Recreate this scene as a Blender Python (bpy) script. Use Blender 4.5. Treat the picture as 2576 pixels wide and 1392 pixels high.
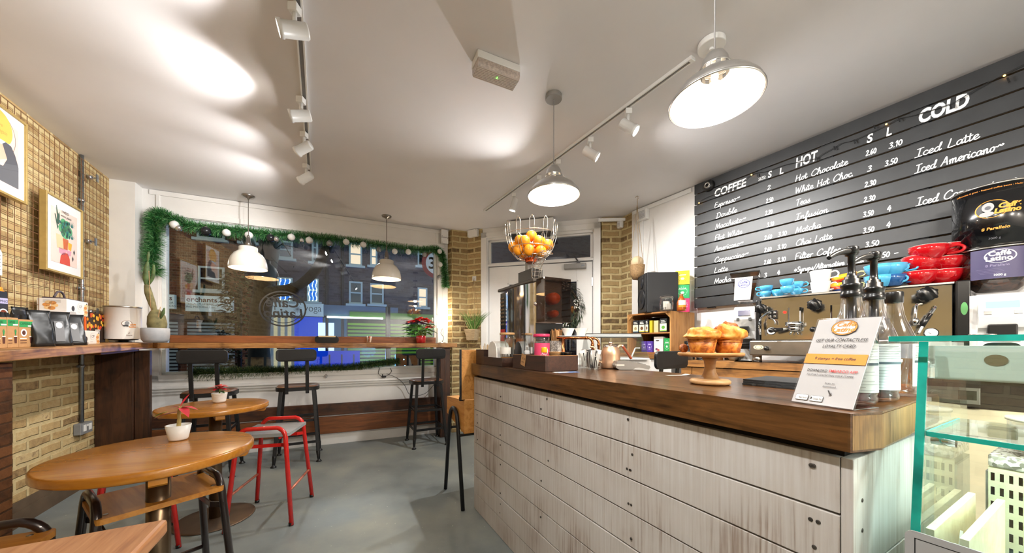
import bpy, bmesh, math, random
from mathutils import Vector, Matrix, noise
S = bpy.context.scene
for o in list(bpy.data.objects): bpy.data.objects.remove(o)
R = math.radians
random.seed(7)
# ---------------- camera, world, exposure ----------------
F, CX, CY, H = 850.0, 1288.0, 868.0, 1.15       # focal length and horizon in pixels of the 2576 wide frame, eye height in metres
cd = bpy.data.cameras.new('camera'); cam = bpy.data.objects.new('camera', cd); S.collection.objects.link(cam)
cam.location = (0, 0, H); cam.rotation_euler = (R(90), 0, 0)
cd.sensor_width = 36; cd.lens = F/2576*36; cd.shift_y = (CY-696)/2576; cd.clip_start = .02; cd.clip_end = 200
S.camera = cam
w = bpy.data.worlds.new('night'); S.world = w; w.use_nodes = True
w.node_tree.nodes['Background'].inputs[0].default_value = (.010, .014, .030, 1)
w.node_tree.nodes['Background'].inputs[1].default_value = 1.0
vs = S.view_settings; vs.view_transform = 'Standard'; vs.look = 'None'; vs.gamma = 1; vs.use_curve_mapping = False
vs.exposure = 0.9
cy = S.cycles
cy.use_denoising = True; cy.use_adaptive_sampling = True; cy.adaptive_threshold = .04
cy.max_bounces = 8; cy.diffuse_bounces = 4; cy.glossy_bounces = 4; cy.transmission_bounces = 6; cy.transparent_max_bounces = 14
cy.caustics_reflective = False; cy.caustics_refractive = False; cy.sample_clamp_indirect = 6; cy.blur_glossy = .5
CEIL = 2.66
# lamp powers (the lamps themselves are built with their fittings)
P_SPOT, P_BULB, P_WBULB, P_CASE, P_CRYSTAL = 45.0, 44.0, 24.0, 9.0, 40.0

# ---------------- helpers ----------------
def T(x=0, y=0, z=0): return Matrix.Translation((x, y, z))
def RZ(a): return Matrix.Rotation(R(a), 4, 'Z')
def RX(a): return Matrix.Rotation(R(a), 4, 'X')
def RY(a): return Matrix.Rotation(R(a), 4, 'Y')
def P(px, py, Y): return Vector(((px-CX)/F*Y, Y, H-(py-CY)/F*Y))
def PZ(px, py, Z): return P(px, py, F*(H-Z)/(py-CY))
def fr(x, y, a, z=0): return T(x, y, z) @ RZ(a)
def hit(M, px, py, off=0):          # pixel ray against the plane local y = -off of frame M, in local coordinates
    I = M.inverted(); c = I @ Vector((0, 0, H)); d = I.to_3x3() @ Vector(((px-CX)/F, 1, -(py-CY)/F))
    k = (-off-c.y)/d.y; return c+d*k
def wp(M, x, y, z): return M @ Vector((x, y, z))

class MB:
    def __init__(s): s.v = []; s.f = []; s.m = []; s.s = []; s.M = Matrix()
    def add(s, v, f, m=0, sm=False):
        b = len(s.v); s.v += [s.M @ Vector(p) for p in v]
        for q in f: s.f.append([b+i for i in q]); s.m.append(m); s.s.append(sm)
        return s
    def box(s, x0, y0, z0, x1, y1, z1, m=0):
        v = [(x, y, z) for z in (z0, z1) for x, y in ((x0, y0), (x1, y0), (x1, y1), (x0, y1))]
        return s.add(v, [(3, 2, 1, 0), (4, 5, 6, 7), (0, 1, 5, 4), (1, 2, 6, 5), (2, 3, 7, 6), (3, 0, 4, 7)], m)
    def prism(s, poly, z0, z1, m=0, sm=False):
        n = len(poly); v = [(x, y, z0) for x, y in poly]+[(x, y, z1) for x, y in poly]
        s.add(v, [tuple(range(n))[::-1], tuple(range(n, 2*n))], m)
        return s.add(v, [(i, (i+1) % n, n+(i+1) % n, n+i) for i in range(n)], m, sm)
    def quad(s, a, b, c, d, m=0): return s.add([a, b, c, d], [(0, 1, 2, 3)], m)
    def lathe(s, prof, n=24, m=0, cx=0, cy=0, sm=True, a0=0, a1=360, sx=1, sy=1, cap=None):
        full = abs(a1-a0) >= 360; k = n if full else n+1
        v = [(cx+sx*r*math.cos(R(a0+(a1-a0)*i/n)), cy+sy*r*math.sin(R(a0+(a1-a0)*i/n)), z) for r, z in prof for i in range(k)]
        f = []
        for j in range(len(prof)-1):
            for i in range(k if full else n):
                a, b = j*k+i, j*k+(i+1) % k
                f.append((a, b, b+k, a+k))
        s.add(v, f, m, sm); base = len(s.v)-len(v)
        if cap is None: cap = len(prof) == 2
        for j, rev in ((0, True), (len(prof)-1, False)):
            if cap and full and prof[j][0] > 1e-6 and prof[0] != prof[-1]:
                q = [base+j*k+i for i in range(k)]; s.f.append(q[::-1] if rev else q); s.m.append(m); s.s.append(False)
        return s
    def cyl(s, r, z0, z1, n=20, m=0, cx=0, cy=0, r1=None): return s.lathe([(r, z0), (r if r1 is None else r1, z1)], n, m, cx, cy)
    def ball(s, c, r, n=12, m=0, sz=1):
        k = max(6, n//2); s0 = s.M; s.M = s0 @ T(*c)
        s.lathe([(max(1e-5, r*math.sin(math.pi*i/k)), -r*sz*math.cos(math.pi*i/k)) for i in range(k+1)], n, m); s.M = s0; return s
    def tube(s, pts, r, n=8, m=0, closed=False, caps=True):
        pts = [Vector(p) for p in pts]; L = len(pts); v = []; up = None
        rr = r if isinstance(r, (list, tuple)) else [r]*L
        for i, p in enumerate(pts):
            if closed: d = pts[(i+1) % L]-pts[i-1]
            else: d = pts[min(i+1, L-1)]-pts[max(i-1, 0)]
            d = d.normalized() if d.length > 1e-9 else Vector((0, 0, 1))
            if up is None: up = d.orthogonal().normalized()
            up = up-d*up.dot(d); up = up.normalized() if up.length > 1e-6 else d.orthogonal().normalized()
            q = d.cross(up)
            v += [p+(up*math.cos(2*math.pi*j/n)+q*math.sin(2*math.pi*j/n))*rr[i] for j in range(n)]
        f = []
        for i in range(L if closed else L-1):
            for j in range(n):
                a, b = i*n+j, i*n+(j+1) % n; c = (i+1) % L*n
                f.append((a, b, c+(j+1) % n, c+j))
        s.add(v, f, m, True)
        if caps and not closed:
            b = len(s.v)-len(v); s.f += [[b+j for j in range(n)][::-1], [b+(L-1)*n+j for j in range(n)]]; s.m += [m, m]; s.s += [False, False]
        return s
    def bar(s, a, b, wx, wy, m=0):          # square bar between two points
        a = Vector(a); b = Vector(b); d = (b-a).normalized(); up = Vector((0, 0, 1)) if abs(d.z) < .9 else Vector((0, 1, 0))
        x = d.cross(up).normalized()*wx/2; y = x.cross(d).normalized()*wy/2
        v = [p+q for p in (a, b) for q in (-x-y, x-y, x+y, -x+y)]
        return s.add(v, [(3, 2, 1, 0), (4, 5, 6, 7), (0, 1, 5, 4), (1, 2, 6, 5), (2, 3, 7, 6), (3, 0, 4, 7)], m)
    def text(s, t, size, M, m=0, al='LEFT', shear=0, bold=0, wid=None):
        v, f, W = glyphs(t, al, shear, bold); sc = size; sx = size if wid is None else wid/max(W, 1e-4)
        s0 = s.M; s.M = s0 @ M; s.add([(x*sx, y*sc, 0) for x, y in v], f, m); s.M = s0; return s
    def disc(s, c, rx, ry, M, m=0, n=20):
        s0 = s.M; s.M = s0 @ M; s.add([(c[0]+rx*math.cos(2*math.pi*i/n), c[1]+ry*math.sin(2*math.pi*i/n), 0) for i in range(n)], [tuple(range(n))], m); s.M = s0; return s
    def poly(s, pts, M, m=0):
        s0 = s.M; s.M = s0 @ M; s.add([(x, y, 0) for x, y in pts], [tuple(range(len(pts)))], m); s.M = s0; return s
    def build(s, name, mats, parent=None, bev=0, loc=None, sub=0, label=None, kind=None, seg=2):
        me = bpy.data.meshes.new(name); me.from_pydata([tuple(p) for p in s.v], [], s.f)
        mats = mats if isinstance(mats, (list, tuple)) else [mats]
        for q in mats: me.materials.append(q)
        for p, mi, sm in zip(me.polygons, s.m, s.s): p.material_index = min(mi, len(mats)-1); p.use_smooth = sm
        me.update()
        o = bpy.data.objects.new(name, me); S.collection.objects.link(o)
        if parent: o.parent = parent
        if loc is not None:
            if isinstance(loc, Matrix): o.matrix_basis = loc
            else: o.location = loc
        if bev:
            b = o.modifiers.new('bevel', 'BEVEL'); b.width = bev; b.segments = seg; b.limit_method = 'ANGLE'; b.angle_limit = R(40)
        if sub: u = o.modifiers.new('sub', 'SUBSURF'); u.levels = sub; u.render_levels = sub
        if label: o['label'] = label
        if kind: o['kind'] = kind
        return o
_gc = {}
def glyphs(t, al, shear, bold):
    k = (t, al, shear, bold)
    if k not in _gc:
        c = bpy.data.curves.new('lettering', 'FONT'); c.body = t; c.size = 1; c.align_x = al; c.shear = shear; c.offset = bold; c.resolution_u = 3
        o = bpy.data.objects.new('lettering', c); S.collection.objects.link(o)
        dg = bpy.context.evaluated_depsgraph_get(); me = o.evaluated_get(dg).to_mesh()
        v = [(p.co.x, p.co.y) for p in me.vertices]; f = [tuple(p.vertices) for p in me.polygons]
        xs = [p[0] for p in v] or [0]
        bpy.data.objects.remove(o); bpy.data.curves.remove(c)
        _gc[k] = (v, f, max(xs)-min(xs))
    return _gc[k]
def tag(o, label, cat, group=None, kind=None):
    o['label'] = label; o['category'] = cat
    if group: o['group'] = group
    if kind: o['kind'] = kind
    return o
def thing(name, label, cat, M, group=None):
    o = bpy.data.objects.new(name, None); S.collection.objects.link(o); o.empty_display_size = .05
    o.matrix_basis = M if isinstance(M, Matrix) else Matrix.Translation(M)
    return tag(o, label, cat, group)
def struct(o): o['kind'] = 'structure'; return o
def dup(root, M, label=None, group=None):
    r = root.copy(); S.collection.objects.link(r); r.matrix_basis = M if isinstance(M, Matrix) else Matrix.Translation(M)
    if label: r['label'] = label
    if group: r['group'] = group
    for c in list(root.children):
        d = c.copy(); S.collection.objects.link(d); d.parent = r
        for g in list(c.children):
            e = g.copy(); S.collection.objects.link(e); e.parent = d
    return r
def remat(root, old, new):      # give a copied thing its own material
    for o in [root]+list(root.children_recursive):
        if o.type == 'MESH' and old in list(o.data.materials):
            o.data = o.data.copy()
            for i, q in enumerate(o.data.materials):
                if q == old: o.data.materials[i] = new
def arc(cx, cz, r, a0, a1, n=8): return [(cx+r*math.cos(R(a0+(a1-a0)*i/n)), cz+r*math.sin(R(a0+(a1-a0)*i/n))) for i in range(n+1)]
def smooth(pts, k=6):
    pts = [Vector(p) for p in pts]; out = []
    for i in range(len(pts)-1):
        p0, p1, p2, p3 = pts[max(i-1, 0)], pts[i], pts[i+1], pts[min(i+2, len(pts)-1)]
        for j in range(k):
            t = j/k; out.append(.5*((2*p1)+(p2-p0)*t+(2*p0-5*p1+4*p2-p3)*t*t+(3*p1-p0-3*p2+p3)*t**3))
    return out+[pts[-1]]
def rrect(x0, y0, x1, y1, r, n=4):
    return arc(x1-r, y1-r, r, 0, 90, n)+arc(x0+r, y1-r, r, 90, 180, n)+arc(x0+r, y0+r, r, 180, 270, n)+arc(x1-r, y0+r, r, 270, 360, n)

# ---------------- materials ----------------
MATS = {}
def N(nt, t, **kw):
    n = nt.nodes.new('ShaderNode'+t)
    for k, v in kw.items(): setattr(n, k, v)
    return n
def base(name):
    m = bpy.data.materials.new(name); m.use_nodes = True; nt = m.node_tree
    return m, nt, nt.nodes['Principled BSDF']
def c4(c): return (c[0], c[1], c[2], 1) if len(c) == 3 else c
def hexc(h):
    v = [int(h[i:i+2], 16)/255 for i in (0, 2, 4)]
    return tuple(x/12.92 if x <= .04045 else ((x+.055)/1.055)**2.4 for x in v)
def mat(name, col, rough=.5, metal=0, var=.06, scale=30, bump=0, emit=None, es=0, coat=0, spec=.5):
    if name in MATS: return MATS[name]
    m, nt, b = base(name); col = hexc(col) if isinstance(col, str) else col
    L = nt.links.new
    if var > 0:
        tc = N(nt, 'TexCoord'); no = N(nt, 'TexNoise'); no.inputs['Scale'].default_value = scale; no.inputs['Detail'].default_value = 4
        L(tc.outputs['Object'], no.inputs['Vector'])
        rp = N(nt, 'ValToRGB'); rp.color_ramp.elements[0].position = .3; rp.color_ramp.elements[1].position = .7
        rp.color_ramp.elements[0].color = c4([max(0, x*(1-var)) for x in col]); rp.color_ramp.elements[1].color = c4([min(1, x*(1+var)) for x in col])
        L(no.outputs['Fac'], rp.inputs['Fac']); L(rp.outputs['Color'], b.inputs['Base Color'])
        if bump:
            bp = N(nt, 'Bump'); bp.inputs['Strength'].default_value = bump; bp.inputs['Distance'].default_value = .003
            L(no.outputs['Fac'], bp.inputs['Height']); L(bp.outputs['Normal'], b.inputs['Normal'])
    else: b.inputs['Base Color'].default_value = c4(col)
    b.inputs['Roughness'].default_value = rough; b.inputs['Metallic'].default_value = metal; b.inputs['Coat Weight'].default_value = coat
    b.inputs['Specular IOR Level'].default_value = spec
    if es: b.inputs['Emission Color'].default_value = c4(hexc(emit) if isinstance(emit, str) else emit or col); b.inputs['Emission Strength'].default_value = es; m.cycles.emission_sampling = 'NONE'
    MATS[name] = m; return m
def ramp(nt, stops):
    rp = N(nt, 'ValToRGB'); e = rp.color_ramp.elements
    while len(e) < len(stops): e.new(.5)
    for q, (p, c) in zip(e, stops): q.position = p; q.color = c4(hexc(c) if isinstance(c, str) else c)
    return rp
def wood(name, c1, c2, axis='X', scale=1.0, rough=.45, coat=0, bump=.25, dark=None, c3=None):
    if name in MATS: return MATS[name]
    m, nt, b = base(name); L = nt.links.new
    tc = N(nt, 'TexCoord'); mp = N(nt, 'Mapping'); s = {'X': (1.2, 14, 14), 'Y': (14, 1.2, 14), 'Z': (14, 14, 1.2)}[axis]
    mp.inputs['Scale'].default_value = [x*scale for x in s]; L(tc.outputs['Object'], mp.inputs['Vector'])
    n1 = N(nt, 'TexNoise'); n1.inputs['Scale'].default_value = 1.6; n1.inputs['Detail'].default_value = 7; n1.inputs['Distortion'].default_value = 1.1; L(mp.outputs['Vector'], n1.inputs['Vector'])
    n2 = N(nt, 'TexNoise'); n2.inputs['Scale'].default_value = 9; n2.inputs['Detail'].default_value = 3; L(mp.outputs['Vector'], n2.inputs['Vector'])
    ad = N(nt, 'Math', operation='MULTIPLY_ADD'); ad.inputs[1].default_value = .35; L(n2.outputs['Fac'], ad.inputs[0])
    ml = N(nt, 'Math', operation='MULTIPLY'); ml.inputs[1].default_value = .68; L(n1.outputs['Fac'], ml.inputs[0]); L(ml.outputs[0], ad.inputs[2])
    st = [(.34, c1), (.62, c2)] if not c3 else [(.32, c1), (.5, c2), (.66, c3)]
    rp = ramp(nt, st); L(ad.outputs[0], rp.inputs['Fac']); out = rp.outputs['Color']
    if dark:
        n3 = N(nt, 'TexNoise'); n3.inputs['Scale'].default_value = 7; n3.inputs['Detail'].default_value = 5; L(tc.outputs['Object'], n3.inputs['Vector'])
        r3 = ramp(nt, [(.55, (0, 0, 0)), (.72, (1, 1, 1))]); L(n3.outputs['Fac'], r3.inputs['Fac'])
        mx = N(nt, 'MixRGB'); mx.inputs[2].default_value = c4(hexc(dark)); L(r3.outputs['Color'], mx.inputs[0]); L(out, mx.inputs[1]); out = mx.outputs[0]
    L(out, b.inputs['Base Color']); b.inputs['Roughness'].default_value = rough; b.inputs['Coat Weight'].default_value = coat; b.inputs['Coat Roughness'].default_value = .15
    if bump:
        bp = N(nt, 'Bump'); bp.inputs['Strength'].default_value = bump; bp.inputs['Distance'].default_value = .004
        L(ad.outputs[0], bp.inputs['Height']); L(bp.outputs['Normal'], b.inputs['Normal'])
    MATS[name] = m; return m
def brick(name, stops, mortar, bw=.225, rh=.0775, ms=.011, rough=.9, bump=.9):
    m, nt, b = base(name); L = nt.links.new
    tc = N(nt, 'TexCoord'); sx = N(nt, 'SeparateXYZ'); L(tc.outputs['Object'], sx.inputs[0])
    nz = N(nt, 'TexNoise'); nz.inputs['Scale'].default_value = 7; nz.inputs['Detail'].default_value = 3; L(tc.outputs['Object'], nz.inputs['Vector'])
    wob = N(nt, 'Math', operation='MULTIPLY_ADD'); wob.inputs[1].default_value = .022; L(nz.outputs['Fac'], wob.inputs[0]); L(sx.outputs['Z'], wob.inputs[2])
    cx = N(nt, 'CombineXYZ'); L(sx.outputs['X'], cx.inputs['X']); L(wob.outputs[0], cx.inputs['Y'])
    bt = N(nt, 'TexBrick'); bt.inputs['Color1'].default_value = (0, 0, 0, 1); bt.inputs['Color2'].default_value = (1, 1, 1, 1); bt.inputs['Mortar'].default_value = (.5, .5, .5, 1)
    for k, v in (('Scale', 1), ('Mortar Size', ms), ('Mortar Smooth', .35), ('Brick Width', bw), ('Row Height', rh)): bt.inputs[k].default_value = v
    L(cx.outputs[0], bt.inputs['Vector'])
    n2 = N(nt, 'TexNoise'); n2.inputs['Scale'].default_value = 22; n2.inputs['Detail'].default_value = 8; n2.inputs['Roughness'].default_value = .65; L(tc.outputs['Object'], n2.inputs['Vector'])
    ad = N(nt, 'Math', operation='MULTIPLY_ADD'); ad.inputs[1].default_value = .95; L(n2.outputs['Fac'], ad.inputs[0])
    ml = N(nt, 'Math', operation='MULTIPLY_ADD'); ml.inputs[1].default_value = .62; ml.inputs[2].default_value = -.28; L(bt.outputs['Color'], ml.inputs[0]); L(ml.outputs[0], ad.inputs[2])
    rp = ramp(nt, stops); L(ad.outputs[0], rp.inputs['Fac'])
    mo = ramp(nt, [(.3, mortar[0]), (.7, mortar[1])]); L(n2.outputs['Fac'], mo.inputs['Fac'])
    mx = N(nt, 'MixRGB'); L(bt.outputs['Fac'], mx.inputs[0]); L(rp.outputs['Color'], mx.inputs[1]); L(mo.outputs['Color'], mx.inputs[2])
    L(mx.outputs[0], b.inputs['Base Color']); b.inputs['Roughness'].default_value = rough; b.inputs['Specular IOR Level'].default_value = .2
    hh = N(nt, 'Math', operation='MULTIPLY_ADD'); hh.inputs[1].default_value = -1; L(bt.outputs['Fac'], hh.inputs[0]); L(n2.outputs['Fac'], hh.inputs[2])
    bp = N(nt, 'Bump'); bp.inputs['Strength'].default_value = bump; bp.inputs['Distance'].default_value = .008; L(hh.outputs[0], bp.inputs['Height']); L(bp.outputs['Normal'], b.inputs['Normal'])
    MATS[name] = m; return m
def glass(name, tint=(1, 1, 1), lo=.05, hi=.75, pw=3.2, rough=0.0, gcol=(1, 1, 1)):
    if name in MATS: return MATS[name]
    m = bpy.data.materials.new(name); m.use_nodes = True; nt = m.node_tree; nt.nodes.clear(); L = nt.links.new
    out = N(nt, 'OutputMaterial'); mx = N(nt, 'MixShader'); tr = N(nt, 'BsdfTransparent'); gl = N(nt, 'BsdfGlossy'); gl.inputs['Roughness'].default_value = rough
    tr.inputs[0].default_value = c4(tint); gl.inputs[0].default_value = c4(gcol)
    lw = N(nt, 'LayerWeight'); lw.inputs[0].default_value = .5; pwn = N(nt, 'Math', operation='POWER'); pwn.inputs[1].default_value = pw
    ma = N(nt, 'Math', operation='MULTIPLY_ADD'); ma.inputs[1].default_value = hi-lo; ma.inputs[2].default_value = lo
    L(lw.outputs['Facing'], pwn.inputs[0]); L(pwn.outputs[0], ma.inputs[0]); L(ma.outputs[0], mx.inputs[0]); L(tr.outputs[0], mx.inputs[1]); L(gl.outputs[0], mx.inputs[2]); L(mx.outputs[0], out.inputs[0])
    MATS[name] = m; return m
def emis(name, col, s):
    if name in MATS: return MATS[name]
    m = bpy.data.materials.new(name); m.use_nodes = True; nt = m.node_tree; nt.nodes.clear()
    out = N(nt, 'OutputMaterial'); e = N(nt, 'Emission'); e.inputs[0].default_value = c4(hexc(col) if isinstance(col, str) else col); e.inputs[1].default_value = s
    nt.links.new(e.outputs[0], out.inputs[0]); MATS[name] = m
    if name not in ('warm_bulb', 'soft_bulb', 'crystal_bulb', 'case_led'): m.cycles.emission_sampling = 'NONE'
    return m
def planks_white(name):
    m, nt, b = base(name); L = nt.links.new
    tc = N(nt, 'TexCoord'); mp = N(nt, 'Mapping'); mp.inputs['Scale'].default_value = (125, 125, 3.5); L(tc.outputs['Object'], mp.inputs['Vector'])
    n1 = N(nt, 'TexNoise'); n1.inputs['Scale'].default_value = 1.2; n1.inputs['Detail'].default_value = 4; L(mp.outputs['Vector'], n1.inputs['Vector'])
    n2 = N(nt, 'TexNoise'); n2.inputs['Scale'].default_value = 3.2; n2.inputs['Detail'].default_value = 5; L(tc.outputs['Object'], n2.inputs['Vector'])
    ad = N(nt, 'Math', operation='MULTIPLY_ADD'); ad.inputs[1].default_value = .62; L(n2.outputs['Fac'], ad.inputs[0])
    ml = N(nt, 'Math', operation='MULTIPLY'); ml.inputs[1].default_value = .55; L(n1.outputs['Fac'], ml.inputs[0]); L(ml.outputs[0], ad.inputs[2])
    rp = ramp(nt, [(.42, 'cdc9c5'), (.62, 'bfb8b1'), (.72, 'a2948a'), (.84, '755c42')]); L(ad.outputs[0], rp.inputs['Fac'])
    L(rp.outputs['Color'], b.inputs['Base Color']); b.inputs['Roughness'].default_value = .55
    bp = N(nt, 'Bump'); bp.inputs['Strength'].default_value = .25; bp.inputs['Distance'].default_value = .003; L(n1.outputs['Fac'], bp.inputs['Height']); L(bp.outputs['Normal'], b.inputs['Normal'])
    MATS[name] = m; return m
def concrete(name):
    m, nt, b = base(name); L = nt.links.new
    tc = N(nt, 'TexCoord')
    n1 = N(nt, 'TexNoise'); n1.inputs['Scale'].default_value = 1.7; n1.inputs['Detail'].default_value = 7; n1.inputs['Roughness'].default_value = .6; L(tc.outputs['Object'], n1.inputs['Vector'])
    rp = ramp(nt, [(.32, '697071'), (.5, '7f8685'), (.68, '93978f')]); L(n1.outputs['Fac'], rp.inputs['Fac'])
    n2 = N(nt, 'TexNoise'); n2.inputs['Scale'].default_value = 38; n2.inputs['Detail'].default_value = 3; L(tc.outputs['Object'], n2.inputs['Vector'])
    r2 = ramp(nt, [(.70, (0, 0, 0)), (.75, (1, 1, 1))]); L(n2.outputs['Fac'], r2.inputs['Fac'])
    mx = N(nt, 'MixRGB'); mx.inputs[2].default_value = c4(hexc('b4b4ae')); L(r2.outputs['Color'], mx.inputs[0]); L(rp.outputs['Color'], mx.inputs[1])
    L(mx.outputs[0], b.inputs['Base Color'])
    rr = ramp(nt, [(.3, (.32,)*3), (.7, (.55,)*3)]); L(n1.outputs['Fac'], rr.inputs['Fac']); L(rr.outputs['Color'], b.inputs['Roughness'])
    bp = N(nt, 'Bump'); bp.inputs['Strength'].default_value = .12; bp.inputs['Distance'].default_value = .004; L(n1.outputs['Fac'], bp.inputs['Height']); L(bp.outputs['Normal'], b.inputs['Normal'])
    MATS[name] = m; return m
def speck(name, c1, c2, c3, scale=60, rough=.4):
    m, nt, b = base(name); L = nt.links.new; tc = N(nt, 'TexCoord'); v = N(nt, 'TexVoronoi'); v.inputs['Scale'].default_value = scale; L(tc.outputs['Object'], v.inputs['Vector'])
    sp = N(nt, 'SeparateXYZ'); L(v.outputs['Color'], sp.inputs[0]); rp = ramp(nt, [(.15, c1), (.5, c2), (.85, c3)]); L(sp.outputs['X'], rp.inputs['Fac']); L(rp.outputs['Color'], b.inputs['Base Color']); b.inputs['Roughness'].default_value = rough
    MATS[name] = m; return m

WHITE = mat('white_paint', 'e9e7e4', .45, var=.02, scale=8)
CEILM = mat('ceiling_paint', 'e4e2e3', .6, var=.025, scale=2.5, bump=.05)
BRICK = brick('stock_brick', [(.08, '624d39'), (.24, '957a54'), (.42, 'ae9265'), (.6, 'b99d6d'), (.8, 'c6ae80'), (.95, '866c4e')], ('bba577', 'd0bd90'), ms=.016)
BRICKR = brick('pier_brick', [(.1, '5f4e3a'), (.3, '8a7350'), (.5, '9d855c'), (.7, 'ae9468'), (.9, '7d694c')], ('b8a578', 'cbb98c'), bw=.215, rh=.074, ms=.015)
FLOORM = concrete('painted_concrete')
WDARK = wood('dark_stained_wood', '2a1509', '4a2a15', 'Z', 1, .5, dark='1c0f08')
WDARKX = wood('dark_board_wood', '2f1a10', '56331e', 'X', 1, .55, dark='22130b')
WBROWN = wood('brown_board_wood', '5a3218', '85502a', 'X', 1, .5)
WBAR = wood('bar_wood', '55351b', '9b6a3a', 'X', 1.1, .4, c3='b98850', dark='4a2e18')
WTOP = wood('counter_wood', '231408', '523418', 'X', 1.2, .3, coat=.3, c3='694421', dark='1d1007')
WEND = wood('end_grain', '59401f', '866538', 'Z', 2, .6, dark='402c15')
WTABLE = wood('varnished_table', '9c6016', 'b57421', 'X', .6, .25, coat=.35, bump=.02, c3='c0822f')
WRED = wood('red_pine', '8d5638', 'b98257', 'Y', 1.3, .42, coat=.15, c3='c99468', bump=.2)
WSEAT = wood('seat_ply', 'a8681f', 'c98a3a', 'X', .8, .35, coat=.3, bump=.05)
WCRATE = wood('crate_pine', '6b3f1c', 'a06a35', 'X', 1.3, .6, c3='b17b43')
WCRATEZ = wood('crate_pine_upright', '8a5a2c', 'b9864c', 'Z', 1.3, .6, c3='c4935a')
WDESK = wood('desk_oak', 'a3682b', 'c98c45', 'X', .9, .4, c3='d49a55')
WLIGHT = wood('pale_turned_wood', 'b98a58', 'd7ae7c', 'X', .6, .45, bump=.05)
WPLY = wood('pale_ply', 'd8c69e', 'eadcba', 'X', .6, .5, bump=.05)
BLACKM = mat('black_metal', '131315', .42, var=.12, scale=60, bump=.05)
BLACKP = mat('black_plastic', '101011', .28, var=.05)
SLATB = mat('black_slat_paint', '2b2c2d', .42, var=.18, scale=9, bump=.1)
CHROME = mat('chrome', 'd9d9da', .08, 1, var=0)
STEEL = mat('brushed_steel', 'b5b1aa', .28, 1, var=.08, scale=20)
GALV = mat('galvanised_steel', 'a9adb0', .35, .9, var=.12, scale=60)
COPPER = mat('copper', 'c07a4e', .22, 1, var=.08, scale=25)
REDP = mat('red_enamel', 'd3201a', .25, var=.05, coat=.4)
PAPER = mat('paper_white', 'f1efea', .7, var=.01)
INK = mat('black_ink', '161616', .7, var=0)
KRAFT = mat('kraft_card', 'b98d5e', .8, var=.06, scale=60)
ORANGEP = mat('orange_print', 'e8922e', .6, var=0)
REDPR = mat('red_print', 'cf3a35', .6, var=0)
GREENPR = mat('green_print', '2f9a4d', .6, var=0)
WPLAST = mat('white_plastic', 'ebebe9', .35, var=.01)
GPLAST = mat('grey_plastic', '8d8a86', .45, var=.03)
CERAM = mat('white_ceramic', 'efece6', .12, var=.01, coat=.3)
CLEAR = glass('clear_glass', (.97, .985, .98), .05, .6, 3)
CLEARP = glass('clear_plastic', (.95, .95, .96), .06, .7, 2.5, .08)
TEAL = glass('glass_edge_teal', (.25, .72, .62), .12, .5, 2, .1, (.35, .9, .8))
PANE = glass('window_pane', (.93, .96, .96), .075, .85, 3.2)
LEAF = mat('leaf_green', '3f7a2c', .5, var=.3, scale=25)
# ---------------- the room ----------------
LW, RW, WW, DW = fr(-3.446, 2.697, 119.87), fr(1.737, 3.217, -58.4), fr(-3.557, 3.252, 24.44), fr(-.393, 4.395, -14.74)
def seg(name, p0, p1, z0, z1, th, m, y0=0):
    a = math.degrees(math.atan2(p1[1]-p0[1], p1[0]-p0[0])); L = math.hypot(p1[0]-p0[0], p1[1]-p0[1])
    return struct(MB().box(0, y0, z0, L, y0+th, z1).build(name, m, loc=fr(p0[0], p0[1], a)))
def lwp(x, y=0): q = LW @ Vector((x, y, 0)); return (q.x, q.y)
def rwp(x, y=0): q = RW @ Vector((x, y, 0)); return (q.x, q.y)
room = [(-.7, -2.35), (4.5, -1.1), (1.52, 3.95), (1.4, 4.15), (1.05, 4.14), (-.38, 4.52), (-.9, 4.64), (-3.62, 3.42), (-3.85, 3.1)]
struct(MB().prism(room, -.06, 0).build('floor', FLOORM))
struct(MB().prism(room, CEIL, CEIL+.06).build('ceiling', CEILM))
o = MB().box(-5.75, 0, 0, .43, .1, CEIL).build('wall_left', BRICK, loc=LW); struct(o)
struct(MB().box(-5.75, -.012, 0, .43, 0, .10).box(-5.75, -.006, .1, .43, 0, .16).build('baseboard_left', mat('dusty_skirting', '5d4c3a', .8, var=.2, scale=6), loc=LW))
struct(MB().prism([(-3.70, 3.05), (-3.50, 3.138), (-3.557, 3.252), (-3.7, 3.36), (-3.8, 3.2)], 0, CEIL).build('wall_corner', WHITE))
struct(MB().box(-.72, 0, 0, 5.05, .1, CEIL).build('wall_right', WHITE, loc=RW))
seg('wall_back', (4.40, -1.03), (-.65, -2.26), 0, CEIL, .1, WHITE)
PX0, PX1 = hit(WW, 404, 700).x, hit(WW, 1099, 700).x         # window opening
WX1 = hit(WW, 1127, 700).x
ZB, ZT = .855, 2.415
struct(MB().box(0, 0, 0, PX0, .12, CEIL).box(PX1, 0, 0, WX1+.02, .12, CEIL).box(PX0, 0, 0, PX1, .12, ZB).box(PX0, 0, ZT, PX1, .12, CEIL).build('wall_window', WHITE, loc=WW))
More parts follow.
